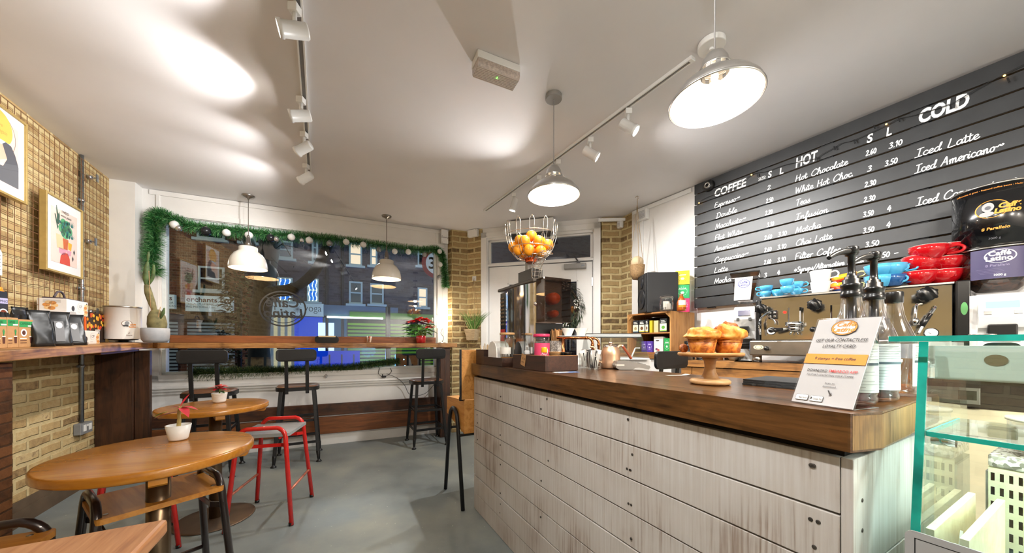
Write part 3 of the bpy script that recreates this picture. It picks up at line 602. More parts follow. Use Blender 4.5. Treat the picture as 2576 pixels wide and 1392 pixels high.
def sx(px, off): return hit(LW, px, 872, off).x
def shz(x): return 1.167+math.tan(R(1.7))*x
def onshelf(name, lab, cat, px0, px1, ytop, off, group=None):
    x0, x1 = sx(px0, off), sx(px1, off); h_ = hit(LW, (px0+px1)/2, ytop, off).z-shz((x0+x1)/2)
    return thing(name, lab, cat, SH @ T(x0, -off, .0008), group), x1-x0, h_
def blackpod(mb, x, y, z):
    s0 = mb.M; mb.M = s0 @ T(x, y, z); mb.lathe([(.0001, 0), (.0185, 0), (.0185, .002), (.0145, .004), (.011, .027), (.0001, .029)], 12); mb.M = s0
GPR, WPR, BRP = inkm('2f9a56'), inkm('f4f2ec'), inkm('5a2f22')
def capsule_carton(px0, px1, yt, lab, two):
    t, w_, h_ = onshelf('capsule_carton', lab, 'carton', px0, px1, yt, .20, 'brown capsule cartons on the wall shelf'); d_ = .11
    mb = MB(); mb.box(0, 0, 0, w_, d_, h_)
    F0 = fm(y=-.0006); F1 = fm(y=-.0009)
    mb.poly([(.004, h_*.72), (w_-.001, h_*.72), (w_-.001, h_*.93), (.004, h_*.93)], F0, 1)
    mb.text('CAPSULE', h_*.12, F1 @ T(.01, h_*.81, 0), 2, wid=w_*.55, bold=.02)
    mb.poly([(w_*.5, h_*.74), (w_*.97, h_*.74), (w_*.97, h_*.79), (w_*.5, h_*.79)], F1, 3)
    cx_ = w_*.72
    mb.poly([(cx_-w_*.10, h_*.14), (cx_+w_*.10, h_*.14), (cx_+w_*.13, h_*.36), (cx_-w_*.13, h_*.36)], F0, 4); mb.poly([(cx_-w_*.15, h_*.36), (cx_+w_*.15, h_*.36), (cx_+w_*.15, h_*.385), (cx_-w_*.15, h_*.385)], F0, 3)
    for a in (-35, -12, 14, 38): mb.poly([(cx_-.001, h_*.39), (cx_+math.sin(R(a))*w_*.15-.0015, h_*.39+math.cos(R(a))*h_*.24), (cx_+math.sin(R(a))*w_*.15+.0015, h_*.39+math.cos(R(a))*h_*.22), (cx_+.001, h_*.39)], F0, 1)
    if two: mb.disc((w_*.27, h_*.52), w_*.17, h_*.14, F0, 3, 20); mb.disc((w_*.27, h_*.52), w_*.10, h_*.085, F1, 4, 20)
    for i in range(3): mb.poly([(w_*.06, h_*(.30-.08*i)), (w_*.42, h_*(.30-.08*i)), (w_*.42, h_*(.325-.08*i)), (w_*.06, h_*(.325-.08*i))], F0, 3 if i == 0 else 4)
    mb.build('box', [KRAFT, GPR, inkm('1d5c33'), WPR, BRP], t, bev=.001)
    for i in range(4 if two else 3):
        mb = MB(); blackpod(mb, w_*(.2+.22*i), .03+.02*(i % 2), h_); mb.build('capsule', BLACKP, t)
    return t
capsule_carton(-12, 18, 799, 'brown capsule carton with green band, cut by the left edge of the photo', False)
capsule_carton(19, 47, 800, 'brown capsule carton with green band, the middle one of three', False)
capsule_carton(48, 92, 805, 'brown capsule carton printed with a cup seen from above, nearest the black coffee bags', True)
t, w_, h_ = onshelf('pod_box', 'dark pod box with an espresso cup picture and lilac band, behind the cartons', 'box', -22, 22, 733, .075)
mb = MB(); mb.box(0, 0, 0, w_, .05, h_); F0 = fm(y=-.0006); F1 = fm(y=-.0009)
mb.poly([(0, h_*.78), (w_, h_*.78), (w_, h_*.88), (0, h_*.88)], F0, 1); mb.text('OMNIO', .022, F1 @ T(w_*.38, h_*.80, 0), 0)
mb.disc((w_*.72, h_*.60), .035, .028, F0, 2, 24); mb.disc((w_*.72, h_*.61), .024, .018, F1, 3, 24); mb.build('box', [mat('pod_box_dark', '26262e', .4, var=.03), inkm('b9b2d6'), WPR, inkm('7a3418')], t, bev=.001)
x0 = sx(8, .06); t = thing('orange_capsule', 'orange coffee capsule standing on the dark pod box', 'capsule', SH @ T(x0, -.05, h_+.0015))
MB().lathe([(.0001, 0), (.0185, 0), (.0185, .002), (.0145, .004), (.012, .022), (.009, .026), (.0001, .027)], 18).build('capsule', mat('orange_foil', 'e98a1c', .3, .3, var=0), t)
BAGM = mat('black_foil_bag', '151617', .33, var=.1, scale=20, bump=.15)
def coffee_bag(M, w_, d_, h_, lab, front_label=True, lean=0.05, grp='black coffee bags'):
    t = thing('coffee_bag', lab, 'coffee bag', M, grp); mb = MB(); n = 10; rows = []
    for j in range(n+1):
        u = j/n; dd = d_*(1-u**1.6)+.004; ww = w_*(1-.06*math.sin(u*3.1)); y0 = lean*u*h_; r = []
        k = 20
        for i in range(k):
            a = 2*math.pi*i/k; ca, sa = math.cos(a), math.sin(a)
            ex = lambda c: math.copysign(abs(c)**.45, c)
            r.append((w_/2+ex(ca)*ww/2+.003*math.sin(7*u+i*1.7), y0+ex(sa)*dd/2+.004*math.sin(9*u+i), u*h_))
        rows += r
    f = [(j*k+i, j*k+(i+1) % k, (j+1)*k+(i+1) % k, (j+1)*k+i) for j in range(n) for i in range(k)]+[tuple(range(k))[::-1], tuple(range(n*k, n*k+k))]
    mb.add(rows, f, 0, True); mb.build('bag', BAGM, t)
    if front_label:
        q = MB(); zz = [.13, .3, .45, .6, .72]
        def yy(u): return lean*u*h_-(d_*(1-u**1.6)+.004)/2-.006
        for a, b in zip(zz, zz[1:]): q.add([(w_*.32, yy(a), a*h_), (w_*.68, yy(a), a*h_), (w_*.68, yy(b), b*h_), (w_*.32, yy(b), b*h_)], [(0, 1, 2, 3)], 0)
        q.add([(w_/2+w_*.13*math.cos(i*.52), yy(.6+.09*math.sin(i*.52))-.0015, (.6+.09*math.sin(i*.52))*h_) for i in range(12)], [tuple(range(12))], 1)
        q.build('label', [mat('grey_label', '6f6f70', .5, var=.02), WPR], t)
    return t
def shp(px, off, rz): x = sx(px, off); return SH @ T(x, -off, .001) @ RZ(rz)
coffee_bag(shp(104, .22, -42) @ T(-.045, 0, 0), .09, .075, .215, 'black coffee bag beside the capsule cartons, leftmost of three leaning together', False, .1)
coffee_bag(shp(150, .23, -58) @ T(-.05, 0, 0), .10, .075, .215, 'black coffee bag with grey label, the middle one of three leaning together', True, .25)
coffee_bag(shp(188, .23, -58) @ T(-.05, 0, 0), .10, .075, .205, 'black coffee bag with grey label, nearest the white cake cartons', True, .3)
coffee_bag(shp(52, .075, -10) @ T(-.05, 0, 0), .10, .06, .235, 'black coffee bag standing behind the capsule cartons', False, 0)
CAKE = inkm('d9904a'); CK2 = inkm('efc48a')
def cake_carton(px0, px1, yt, yb, off, lab, handle=False, M=None):
    x0, x1 = sx(px0, off), sx(px1, off); zt = hit(LW, px1, yt, off).z; zb_ = hit(LW, px1, yb, off).z
    t = thing('cake_carton', lab, 'carton', LW @ T(x0, -off, zb_), 'white cake cartons stacked on the wall shelf'); w_, h_, d_ = x1-x0, zt-zb_, .13
    mb = MB(); mb.box(0, 0, 0, w_, d_, h_); F0 = fm(y=-.0006); F1 = fm(y=-.0009)
    SD = T(-.0006, 0, 0) @ Matrix(((0, 0, -1, 0), (-1, 0, 0, d_), (0, 1, 0, 0), (0, 0, 0, 1)))   # left side, x runs towards the room
    for q in range(5): mb.disc((w_*.88+.006*math.sin(q*2), h_*(.12+.15*q)), w_*.085, h_*.11, F0, 1 if q % 2 else 2, 10)
    mb.disc((w_*.60, h_*.62), w_*.11, h_*.24, F0, 3, 24); mb.disc((w_*.60, h_*.62), w_*.10, h_*.225, F1, 0, 24); mb.text('CP', h_*.28, fm(w_*.545, h_*.52, -.0012), 4)
    mb.text('Cornish Pasty'[:7], h_*.10, fm(w_*.48, h_*.22, -.0009), 3, shear=.2)
    mb.disc((w_*.28, h_*.42), w_*.07, h_*.18, F0, 4, 14); mb.poly([(w_*.12, 0), (w_*.16, h_*.2), (w_*.40, h_*.2), (w_*.44, 0)], F0, 3)
    mb.disc((w_*.93, h_*.86), .006, .006, F0, 4, 12)
    for q in range(6): mb.disc((d_*.45+.018*math.cos(q), h_*.55+.02*math.sin(q)), .017, .013, SD, 1 if q % 2 else 2, 10)
    for q in range(5): mb.poly([(d_*.2, h_*(.9-.04*q)), (d_*.8, h_*(.9-.04*q)), (d_*.8, h_*(.915-.04*q)), (d_*.2, h_*(.915-.04*q))], SD, 3)
    mb.build('box', [mat('white_card', 'eae3dd', .55, var=.01), CAKE, CK2, inkm('b9b2ac'), inkm('3a3536')], t, bev=.0015)
    if handle:
        hm = mat('dark_card', '4d4248', .6, var=.03)
        mb = MB(); mb.box(.005, .02, h_+.0005, w_-.01, d_-.02, h_+.008)
        mb.tube([(.02+.06*0, d_/2, h_+.01)]+[(.03+.05*(1-math.cos(R(a))), d_/2, h_+.01+.045*math.sin(R(a))) for a in range(20, 161, 20)]+[(.13, d_/2, h_+.01)], .006, 8); mb.build('handle', hm, t)
    return t
cake_carton(202, 251, 834, 869, .17, 'white cake carton at the bottom of the stack by the tin')
cake_carton(158, 211, 797, 833.5, .17, 'white cake carton in the middle of the stack')
cake_carton(168, 221, 762, 797, .17, 'white cake carton with dark carrying handle, topmost of the stack', True)
x0, x1 = sx(214, .075), sx(265, .075); t = thing('cook_book', 'cookery book with pumpkins on the cover and an orange spine, behind the cake cartons', 'book', SH @ T(x0, -.075, .001))
zb_ = hit(LW, 240, 789, .075).z-shz((x0+x1)/2); w_ = x1-x0
mb = MB(); mb.box(.018, 0, 0, w_, .03, zb_); random.seed(5)
for i in range(26): mb.disc((random.uniform(.035, w_-.015), random.uniform(zb_*.45, zb_*.95)), random.uniform(.010, .02), random.uniform(.010, .02), T(0, -.0003-.0001*i, 0) @ RX(90), 1+i % 3, 12)
for s_, q in (('autumn', .40), ('and', .32), ('winter', .23), ('veg', .14)): mb.text(s_, zb_*.10, fm(w_*.45, zb_*q, -.004), 4, bold=.03)
mb.build('cover', [mat('book_dark', '3a2a20', .4, var=.2)]+[inkm(h) for h in ('e8932e', 'f2c144', 'd2452a')]+[WPR], t)
MB().box(0, -.002, 0, .0175, .032, zb_).build('spine', mat('orange_spine', 'e8621f', .45, var=.02), t)
# white tin on a stand
x0, x1 = sx(264, .18), sx(357, .18); cxm = (x0+x1)/2; rr = .112
t = thing('coffee_tin', 'big white coffee tin with oval portrait badge, on a low stand', 'tin', SH @ T(cxm, -.17, .001)); zt = hit(LW, 310, 772, .17).z-shz(cxm)
MB().lathe([(rr, .028), (rr+.002, .03), (rr, .034), (rr, zt-.008), (rr+.003, zt-.006), (rr+.003, zt-.001), (rr-.002, zt), (.001, zt-.003)], 40).build('can', mat('white_tin', 'e9e6e1', .35, var=.01), t)
MB().lathe([(rr+.0006, zt-.012), (rr+.004, zt-.010), (rr+.004, zt), (rr-.004, zt+.001), (rr-.004, zt-.004)], 40).build('rim', STEEL, t)
mb = MB(); mb.lathe([(.001, .028), (.09, .028), (.09, .02), (.03, .012), (.03, .008), (.05, .004), (.05, 0), (.001, 0)], 28); mb.build('stand', BLACKP, t)
mb = MB()
def curved(mb, x, z, m, rad=rr+.0012, a0=-118):      # wrap a print onto the tin
    a = R(a0)+x/rad; return (rad*math.cos(a), rad*math.sin(a), z)
def oval(mb, cx_, cz, rx, rz_, rad, a0, m, n=24, k=None):
    pts = [curved(mb, cx_+rx*math.cos(2*math.pi*i/n), cz+rz_*math.sin(2*math.pi*i/n), m, rad, a0) for i in range(n)]
    mb.add(pts, [tuple(range(n))], m)
oval(mb, .0, zt*.52, .032, .027, rr+.0012, -150, 1); oval(mb, 0, zt*.52, .029, .024, rr+.0016, -150, 0); oval(mb, 0, zt*.53, .014, .017, rr+.002, -150, 2, 12); oval(mb, -.008, zt*.46, .018, .008, rr+.0022, -150, 3, 12)
def wraptext(mb, s_, size, x, z, rad, a0, m, **kw):
    v, f, W = glyphs(s_, 'LEFT', kw.get('shear', 0), kw.get('bold', 0)); mb.add([curved(mb, x+px*size, z+py*size, m, rad, a0) for px, py in v], f, m)
wraptext(mb, 'Caff\u00e9', .019, .016, zt*.475, rr+.0026, -150, 4, shear=.2, bold=.03); wraptext(mb, 'Latino', .019, .010, zt*.415, rr+.0026, -150, 4, shear=.2, bold=.03)
wraptext(mb, 'gli', .013, .006, zt*.25, rr+.0015, -150, 1); wraptext(mb, 'Identi', .016, -.006, zt*.18, rr+.0015, -150, 1); wraptext(mb, '3000 g', .007, .0, zt*.07, rr+.0015, -150, 3)
mb.build('print', [PAPER, inkm('7a4a2a'), inkm('8d9094'), inkm('3b3d40'), ORANGEP], t)
# cactus in a pot
pp = P(391, 860, 2.93); pp.z = 1.168
t = thing('potted_cactus', 'tall prickly cactus in a round grey concrete pot in the window corner', 'cactus', T(*pp) @ Matrix.Diagonal((.74, .74, .86, 1)))
MB().lathe([(.06, .001), (.095, .004), (.115, .03), (.122, .08), (.122, .145), (.116, .148), (.112, .14), (.108, .125), (.001, .122)], 36).build('pot', mat('concrete_pot', 'a8aaae', .7, var=.07, scale=25), t)
CAC = mat('cactus_green', '54683a', .6, var=.4, scale=18, bump=.2); CACB = mat('cactus_bark', '77704a', .8, var=.45, scale=15, bump=.4)
def pad(mb, pts, ws, m=0):
    pts = smooth(pts, 5); L = len(pts); w2 = [ws[min(int(i/(L-1)*(len(ws)-1)), len(ws)-2)]*(1-(i/(L-1)*(len(ws)-1) % 1 if i < L-1 else 1))+ws[min(int(i/(L-1)*(len(ws)-1)), len(ws)-2)+1]*((i/(L-1)*(len(ws)-1)) % 1 if i < L-1 else 1) for i in range(L)]
    mb.tube(pts, w2, 8, m)
mb = MB(); pad(mb, [(.02, 0, .12), (.02, 0, .19), (.01, 0, .27), (0, 0, .33)], [.075, .085, .075, .035]); mb.build('trunk', CACB, t)
mb = MB(); pad(mb, [(.0, 0, .30), (-.03, -.01, .40), (-.07, -.01, .50), (-.10, 0, .58)], [.018, .032, .034, .024]); mb.build('stem', CACB, t)
mb = MB(); pad(mb, [(-.10, 0, .57), (-.105, 0, .65), (-.10, 0, .75), (-.09, 0, .82)], [.014, .032, .026, .008]); pad(mb, [(-.09, 0, .82), (-.082, 0, .88), (-.078, 0, .92)], [.006, .015, .005]); mb.build('pad', CAC, t)
mb = MB(); pad(mb, [(-.09, 0, .58), (-.05, .01, .65), (-.03, .01, .73), (-.03, .01, .79)], [.012, .017, .016, .008]); mb.build('pad', CAC, t)
mb = MB(); pad(mb, [(.08, -.02, .24), (.11, -.02, .30), (.125, -.02, .35)], [.006, .017, .005]); mb.build('pad', CAC, t)
mb = MB(); mb.tube([(.0, -.03, .12), (-.02, -.04, .45), (-.045, -.03, .72)], .003, 6); mb.tube([(.05, -.05, .12), (.09, -.03, .36)], .003, 6); mb.build('cane', mat('bamboo_cane', 'b08a60', .6, var=.1), t)

# ---------------- tables and stools ----------------
BRASS = mat('bronzed_steel', '7a6650', .3, .9, var=.1, scale=15)
def round_table(x, y, lab):
    t = thing('round_table', lab, 'table', T(x, y, 0) @ RZ(18), 'round pedestal tables'); h_ = .753; r = .287
    MB().lathe([(.001, h_-.034), (r-.006, h_-.034), (r-.001, h_-.030), (r, h_-.026), (r, h_-.006), (r-.003, h_-.001), (r-.008, h_), (.001, h_)], 72).build('tabletop', WTABLE, t)
    for a in (0, 76):
        mb = MB(); mb.M = RZ(a-62); mb.prism([(-.27, h_-.034), (-.27, h_-.055), (-.262, h_-.062), (.262, h_-.062), (.27, h_-.055), (.27, h_-.034)], -.022, .022)
        mb.v = [Vector(v) for v in mb.v]; o = mb.build('batten', WTABLE, t)
        for vv in o.data.vertices: pass
        me = o.data; M2 = RZ(a-62) @ RX(90) @ RZ(a-62).inverted(); me.transform(M2)
    MB().cyl(.034, .012, h_-.0345, 28).build('column', BRASS, t)
    MB().lathe([(.001, .0135), (.06, .0135), (.198, .011), (.21, .008), (.212, .004), (.208, .0005), (.001, .0005)], 56).build('base', mat('bronze_base', '6b594a', .45, .7, var=.12, scale=8), t)
    return t
round_table(-1.335, 1.276, 'round varnished wooden table nearest the viewer, holding the bare poinsettia pot')
round_table(-1.962, 2.236, 'round varnished wooden table behind the nearer one, close to the window bar')
TUBEB = mat('brown_black_tube', '2b211f', .28, .3, var=.05, coat=.5)
def school_stool(x, y, rz, seatm, tubem, lab, worn=None, k=1.0):
    t = thing('school_stool', lab, 'stool', T(x, y, 0) @ RZ(rz) @ Matrix.Scale(k, 4)); zt = .618
    for s_ in (-1, 1):
        def pt(x_, z): return (x_, s_*(.165+(zt-z)/zt*.045), z)
        c = [pt(-.18, .004), pt(-.135, zt-.09)]+[pt(-.07+.065*math.cos(R(a)), zt-.075+.075*math.sin(R(a))) for a in range(172, 89, -14)]
        c = c+[(-q[0], q[1], q[2]) for q in c[::-1]]
        MB().tube(c, .0135, 12).build('leg_frame', tubem, t)
        for sx_ in (-.178, .178):
            MB().tube([(sx_, s_*.209, .0005), (sx_*.995, s_*.2085, .02)], .0145, 12).build('foot_cap', BLACKP, t)
        mb = MB(); z = .50; q = .182; mb.bar((-.149, s_*.172, z), (-.10, s_*(.172-.03), z), .006, .022); mb.bar((-.10, s_*.142, z), (.10, s_*.142, z), .006, .022); mb.bar((.10, s_*.142, z), (.149, s_*.172, z), .006, .022); mb.build('cross_bar', tubem, t)
    for sx_ in (-1, 1):
        MB().tube([(sx_*.164, -.192, .215), (sx_*.164, .192, .215)], .0085, 10).build('foot_rail', worn or tubem, t)
        MB().tube([(sx_*.10, -.168, .552), (sx_*.10, .168, .552)], .008, 8).build('seat_rail', tubem, t)
    mb = MB(); mb.prism(rrect(-.155, -.175, .155, .175, .02), .561, .58); mb.build('seat', seatm, t, bev=.005)
    for sx_ in (-.11, .11):
        for sy_ in (-.145, .145): MB().cyl(.007, .58, .5815, 10, cx=sx_, cy=sy_).build('bolt', STEEL, t)
    return t
WGREY = wood('grey_painted_seat', '86898a', '9c9fa0', 'X', .8, .5, bump=.1, dark='8a7f72')
WORN = mat('worn_red_rail', 'b06a55', .35, .3, var=.35, scale=25)
school_stool(-1.632, 2.307, 15, WGREY, REDP, 'red tubular stool with grey seat, standing clear on the floor beside the tables', WORN)
school_stool(-2.13, 1.92, 48, WGREY, REDP, 'red tubular stool mostly hidden under the nearest round table', WORN, .88)
school_stool(-1.405, 1.335, -33, WSEAT, TUBEB, 'brown tubular stool with wooden seat tucked under the nearest round table', None, .98)
school_stool(-1.47, .83, 28, WSEAT, TUBEB, 'dark tubular stool with wooden seat in the bottom left corner of the photo')
# rectangular table
c0 = PZ(424, 1303, .74); t = thing('wooden_table', 'reddish rectangular wooden table in the bottom left corner of the photo', 'table', fr(c0.x, c0.y, 28))
MB().box(-.72, -.75, .705, 0, 0, .74).build('tabletop', WRED, t, bev=.008)
for x_ in (-.66, -.06):
    for y_ in (-.69, -.06): MB().box(x_-.03, y_-.03, 0, x_+.03, y_+.03, .704).build('leg', WDARK, t, bev=.004)
MB().box(-.63, -.09, .63, -.09, -.07, .704).box(-.63, -.68, .63, -.09, -.66, .704).build('apron', WRED, t)
# bar stools
SEATD = wood('dark_bar_seat', '4a2c17', '70472a', 'X', 1.1, .4, coat=.2)
def bar_stool(x, y, rz, lab, grp='black metal bar stools'):
    t = thing('bar_stool', lab, 'bar stool', T(x, y, 0) @ RZ(rz), grp); zs = .74
    mb = MB(); rim = rrect(-.185, -.165, .185, .165, .10, 6); n = len(rim)
    mb.prism(rim, zs-.04, zs-.006); mb.build('seat_rim', BLACKM, t, bev=.008)
    v = [(0, 0, zs-.006)]+[(a*.55, b*.55, zs-.004) for a, b in rim]+[(a*.93, b*.93, zs+.006) for a, b in rim]+[(a*.965, b*.965, zs-.004) for a, b in rim]
    f = [(0, 1+i, 1+(i+1) % n) for i in range(n)]+[(1+k*n+i, 1+(k+1)*n+i, 1+(k+1)*n+(i+1) % n, 1+k*n+(i+1) % n) for k in range(2) for i in range(n)]
    MB().add(v, f, 0, True).build('seat', SEATD, t)
    def leg(z, sx_, sy_): u = (zs-.03-z)/(zs-.03); return Vector((sx_*(.135+.05*u), sy_*(.125+.075*u), z))
    for sx_ in (-1, 1):
        for sy_ in (-1, 1):
            mb = MB(); mb.bar(leg(.10, sx_, sy_), leg(zs-.03, sx_, sy_), .030, .030); mb.tube([leg(.105, sx_, sy_), leg(.022, sx_, sy_)], [.019, .012], 10)
            lg = mb.build('leg', BLACKM, t, bev=.004)
            p = leg(.0, sx_, sy_); MB().lathe([(.001, .028), (.010, .026), (.013, .018), (.024, .008), (.026, .001), (.001, .001)], 14, 0, p.x, p.y).build('foot_glide', BLACKM, lg)
    for z in (.405, .195):
        for a, b in (((-1, -1), (1, -1)), ((1, -1), (1, 1)), ((1, 1), (-1, 1)), ((-1, 1), (-1, -1))):
            MB().bar(leg(z, *a), leg(z, *b), .010, .024).build('foot_rail', BLACKM, t)
    for sx_ in (-.085, .085):
        mb = MB(); mb.bar((sx_, -.168, zs-.065), (sx_, -.205, zs+.27), .030, .012); mb.build('back_post', BLACKM, t, bev=.003)
        mb = MB(); mb.M = T(sx_, -.17, zs-.045) @ RX(90); mb.cyl(.011, 0, .014, 12); mb.build('bolt', BLACKM, t)
    mb = MB(); v = []; pr = rrect(-.165, -.058, .165, .058, .035, 5); n = len(pr)
    for yo in (-.010, .012): v += [(a, -.212+yo+.25*a*a*-1, zs+.31+b) for a, b in pr]
    mb.add(v, [tuple(range(n)), tuple(range(n, 2*n))[::-1]]+[(i, n+i, n+(i+1) % n, (i+1) % n) for i in range(n)]); mb.build('backrest', BLACKM, t, bev=.004)
    return t
bar_stool(-2.690, 3.02, 28.5, 'black metal bar stool with wooden seat, nearest the cactus corner at the window bar')
bar_stool(-2.165, 3.425, 28.5, 'black metal bar stool with wooden seat, the middle one at the window bar')
bar_stool(-1.010, 3.985, 28, 'black metal bar stool with wooden seat, at the right end of the window bar')

# ---------------- window bar ----------------
xe = hit(WW, 1151, 866, .32).x; xs = hit(WW, 396, 870, .32).x
t = thing('window_bar', 'long dark timber bar counter running under the window', 'counter', WW @ T(0, 0, 1.170))
mb = MB(); random.seed(2); fl = [(xs+(xe-xs)*i/40, -.32+.004*math.sin(i*1.3)+.004*random.random()) for i in range(41)]
mb.prism(fl+[(xe, -.06), (xs-.1, -.06), (xs-.18, -.2)], -.052, 0); mb.build('worktop', WBAR, t, bev=.006)
xu0, xu1 = hit(WW, 428, 850, .05).x, hit(WW, 1096, 850, .05).x
MB().box(xu0, -.059, .0005, xu1, -.034, .075).build('upstand', WBROWN, t, bev=.003)
for px in (700, 945): x_ = hit(WW, px, 880, .2).x; MB().box(x_, -.27, -.062, x_+.16, -.08, -.0525).build('batten', WBROWN, t)
MB().box(xe-.20, -.26, -1.169, xe-.145, -.02, -.053).box(xe-.145, -.24, -1.169, xe-.075, -.05, -.053).build('end_leg', WDARK, t, bev=.004)
for z0, z1, m, lab in ((.345, .475, WDARKX, 'dark upper foot board fixed along the wall under the window'), (.135, .325, WBROWN, 'brown lower foot board fixed along the wall under the window')):
    o = MB().box(.03, -.05, z0, xe-.22, -.013, z1).build('foot_board', m, loc=WW, bev=.004); tag(o, lab, 'board')
# things on the bar
def bar(px, off): return WW @ T(hit(WW, px, 860, off).x, -off, 1.1712)
t = thing('napkin_holder', 'black napkin holder with napkins on the window bar', 'napkin holder', bar(823, .17))
mb = MB(); mb.M = RX(90); mb.prism(rrect(-.115, 0, .115, .075, .03), -.045, .045); mb.build('holder', BLACKP, t, bev=.006)
mb = MB(); mb.prism([(-.08, -.046), (.0, -.052), (.085, -.046), (.085, .03), (-.08, .03)], .052, .066); o = mb.build('napkins', mat('napkin_cream', 'dfc9a0', .9, var=.03), t)
o.location = (0, -.003, .012)
t = thing('sachet_glass', 'small glass of sugar sachets on the window bar', 'glass', bar(929, .15))
def tumbler(t, r, h_, m=CLEAR): MB().lathe([(.001, .001), (r*.92, .001), (r, h_), (r-.003, h_), (r*.92-.003, .006), (.001, .006)], 20).build('tumbler', m, t)
tumbler(t, .034, .06)
random.seed(8)
def sachets(t, r, h_, n, cols):
    for i in range(n):
        mb = MB(); a = random.uniform(0, 6.3); rr_ = random.uniform(0, r*.5); mb.M = T(rr_*math.cos(a), rr_*math.sin(a), .009) @ RZ(random.uniform(0, 180)) @ RY(random.uniform(-16, 16)) @ RX(random.uniform(-9, 9)); mb.box(-r*.3, -.0015, 0, r*.3, .0015, h_*random.uniform(.95, 1.2)); mb.build('sachet', cols[i % len(cols)], t)
SAC = [mat('sachet_white', 'efeae4', .5, var=.02), mat('sachet_pink', 'e0705f', .5, var=.02), mat('sachet_brown', '8f5a38', .5, var=.02)]
sachets(t, .03, .062, 7, SAC)
t = thing('poinsettia', 'big red poinsettia in a shiny red pot at the right end of the window bar', 'plant', bar(1059, .17))
MB().lathe([(.001, .001), (.05, .001), (.055, .006), (.062, .09), (.058, .092), (.054, .08), (.001, .078)], 28).build('pot', mat('red_glaze', 'b3121e', .12, var=.05, coat=.5), t)
GRN = mat('poinsettia_leaf', '4f8f3a', .5, var=.3, scale=30); RDL = mat('poinsettia_bract', 'e0282c', .45, var=.15, scale=30); RDD = mat('poinsettia_bract_dark', 'b3182a', .45, var=.2, scale=30)
random.seed(11)
mb = MB(); st = MB()
for i in range(34):
    a = random.uniform(0, 6.28); z = random.uniform(.13, .24); r = random.uniform(.02, .09); b_ = Vector((r*math.cos(a), r*math.sin(a), z)); leaf(mb, b_, (math.cos(a), math.sin(a), random.uniform(-.2, .3)), random.uniform(.08, .13), .055, 0, bend=.35)
    if i % 3 == 0: st.tube([(0, 0, .075), b_*.6, b_], .003, 5)
mb.build('leaves', GRN, t); st.build('stems', mat('plant_stem', '7f9a4a', .6, var=.1), t)
def bract(name, c, n, L, m, par, tilt=.25):
    mb = MB()
    for i in range(n):
        a = 6.28*i/n+random.uniform(-.2, .2); leaf(mb, c, (math.cos(a), math.sin(a), tilt+random.uniform(-.25, .25)), L*random.uniform(.8, 1.15), L*.5, 0, bend=.3)
    for i in range(n//2):
        a = 6.28*i/(n//2)+.4; leaf(mb, Vector(c)+Vector((0, 0, .008)), (math.cos(a), math.sin(a), .7), L*.6, L*.32, 0, bend=.3)
    return mb.build(name, m, par)
for c in ((-.04, -.02, .275), (.05, -.03, .285), (-.10, 0, .255), (.0, .03, .30), (.10, .02, .26), (.09, -.05, .19)): bract('bracts', c, 8, .085, RDL, t)
def small_plant(px, py, lab, pot, w0, stemh, big, M=None, rib=False):
    p = PZ(px, py, .753); t = thing('potted_poinsettia', lab, 'plant', T(p.x, p.y, .754)); w1 = w0*1.32; hh = w0*2.0
    pr = [(.001, .001), (w0*.94, .001), (w0, .006)]
    if rib:
        for i in range(14): z = .008+i*(hh-.012)/14; rr_ = w0+(w1-w0)*z/hh; pr += [(rr_, z), (rr_+.0012, z+.001), (rr_+.0012, z+.0025), (rr_, z+.0035)]
    pr += [(w1, hh), (w1-.004, hh), (w1-.006, hh-.008), (.001, hh-.01)]
    MB().lathe(pr, 32).build('pot', pot, t); MB().cyl(w1*.9, hh-.011, hh-.0095, 20).build('soil', mat('soil', '3b2a1e', .9, var=.3, scale=80), t)
    if not big:
        MB().tube(smooth([(0, 0, hh-.012), (.003, 0, hh+.02), (.002, 0, hh+.05), (.008, .0, hh+.075)]), [.007]*7+[.0055]*12, 8).build('stem', mat('bare_stem', 'b09a5c', .7, var=.25, scale=60), t)
        mb = MB(); c = Vector((.006, 0, hh+.07))
        leaf(mb, c, (.8, -.4, .1), .075, .032, 0, bend=.55); leaf(mb, c, (.85, .2, .25), .06, .028, 0, bend=.5); leaf(mb, c+Vector((0, 0, .004)), (.42, -.05, .62), .075, .010, 0, bend=.1); leaf(mb, c, (-.9, .1, .25), .05, .012, 1); mb.build('bracts', [mat('bract_pinkish', 'd23a48', .5, var=.15), mat('bract_deep', '97202b', .5, var=.15)], t)
        mb = MB(); leaf(mb, c-Vector((0, 0, .015)), (-.8, -.4, -.12), .085, .03, 0, bend=.15); leaf(mb, c-Vector((.035, .015, .012)), (-1, -.3, -.35), .05, .026, 1, bend=.1); mb.build('leaf', [mat('leaf_redgreen', '9a5a4a', .5, var=.3), mat('leaf_lime', '9ac04a', .5, var=.2)], t)
    else:
        mb = MB(); random.seed(4)
        MB().tube([(0, 0, hh-.012), (.004, 0, hh+.03)], .0045, 6).build('stem', mat('plant_stem', '7f9a4a'), t)
        bract('bracts', (.0, 0, hh+.025), 8, .06, RDD, t, .35); bract('bracts', (.012, 0, hh+.04), 6, .045, RDL, t, .5)
        leaf(mb, (0, 0, hh+.01), (.9, -.4, .05), .06, .024, 0); leaf(mb, (0, 0, hh+.01), (-.8, -.5, .15), .055, .022, 0); leaf(mb, (0, 0, hh+.012), (-.3, .8, .25), .05, .02, 0); mb.build('leaf', mat('leaf_dark', '3f6a3a', .5, var=.2), t)
    return t
small_plant(449, 1107, 'white pot with a nearly bare poinsettia on the nearest round table', WPLAST, .031, .1, False)
small_plant(552, 1013, 'white ribbed pot with a small red poinsettia on the farther round table', WPLAST, .033, .1, True, rib=True)
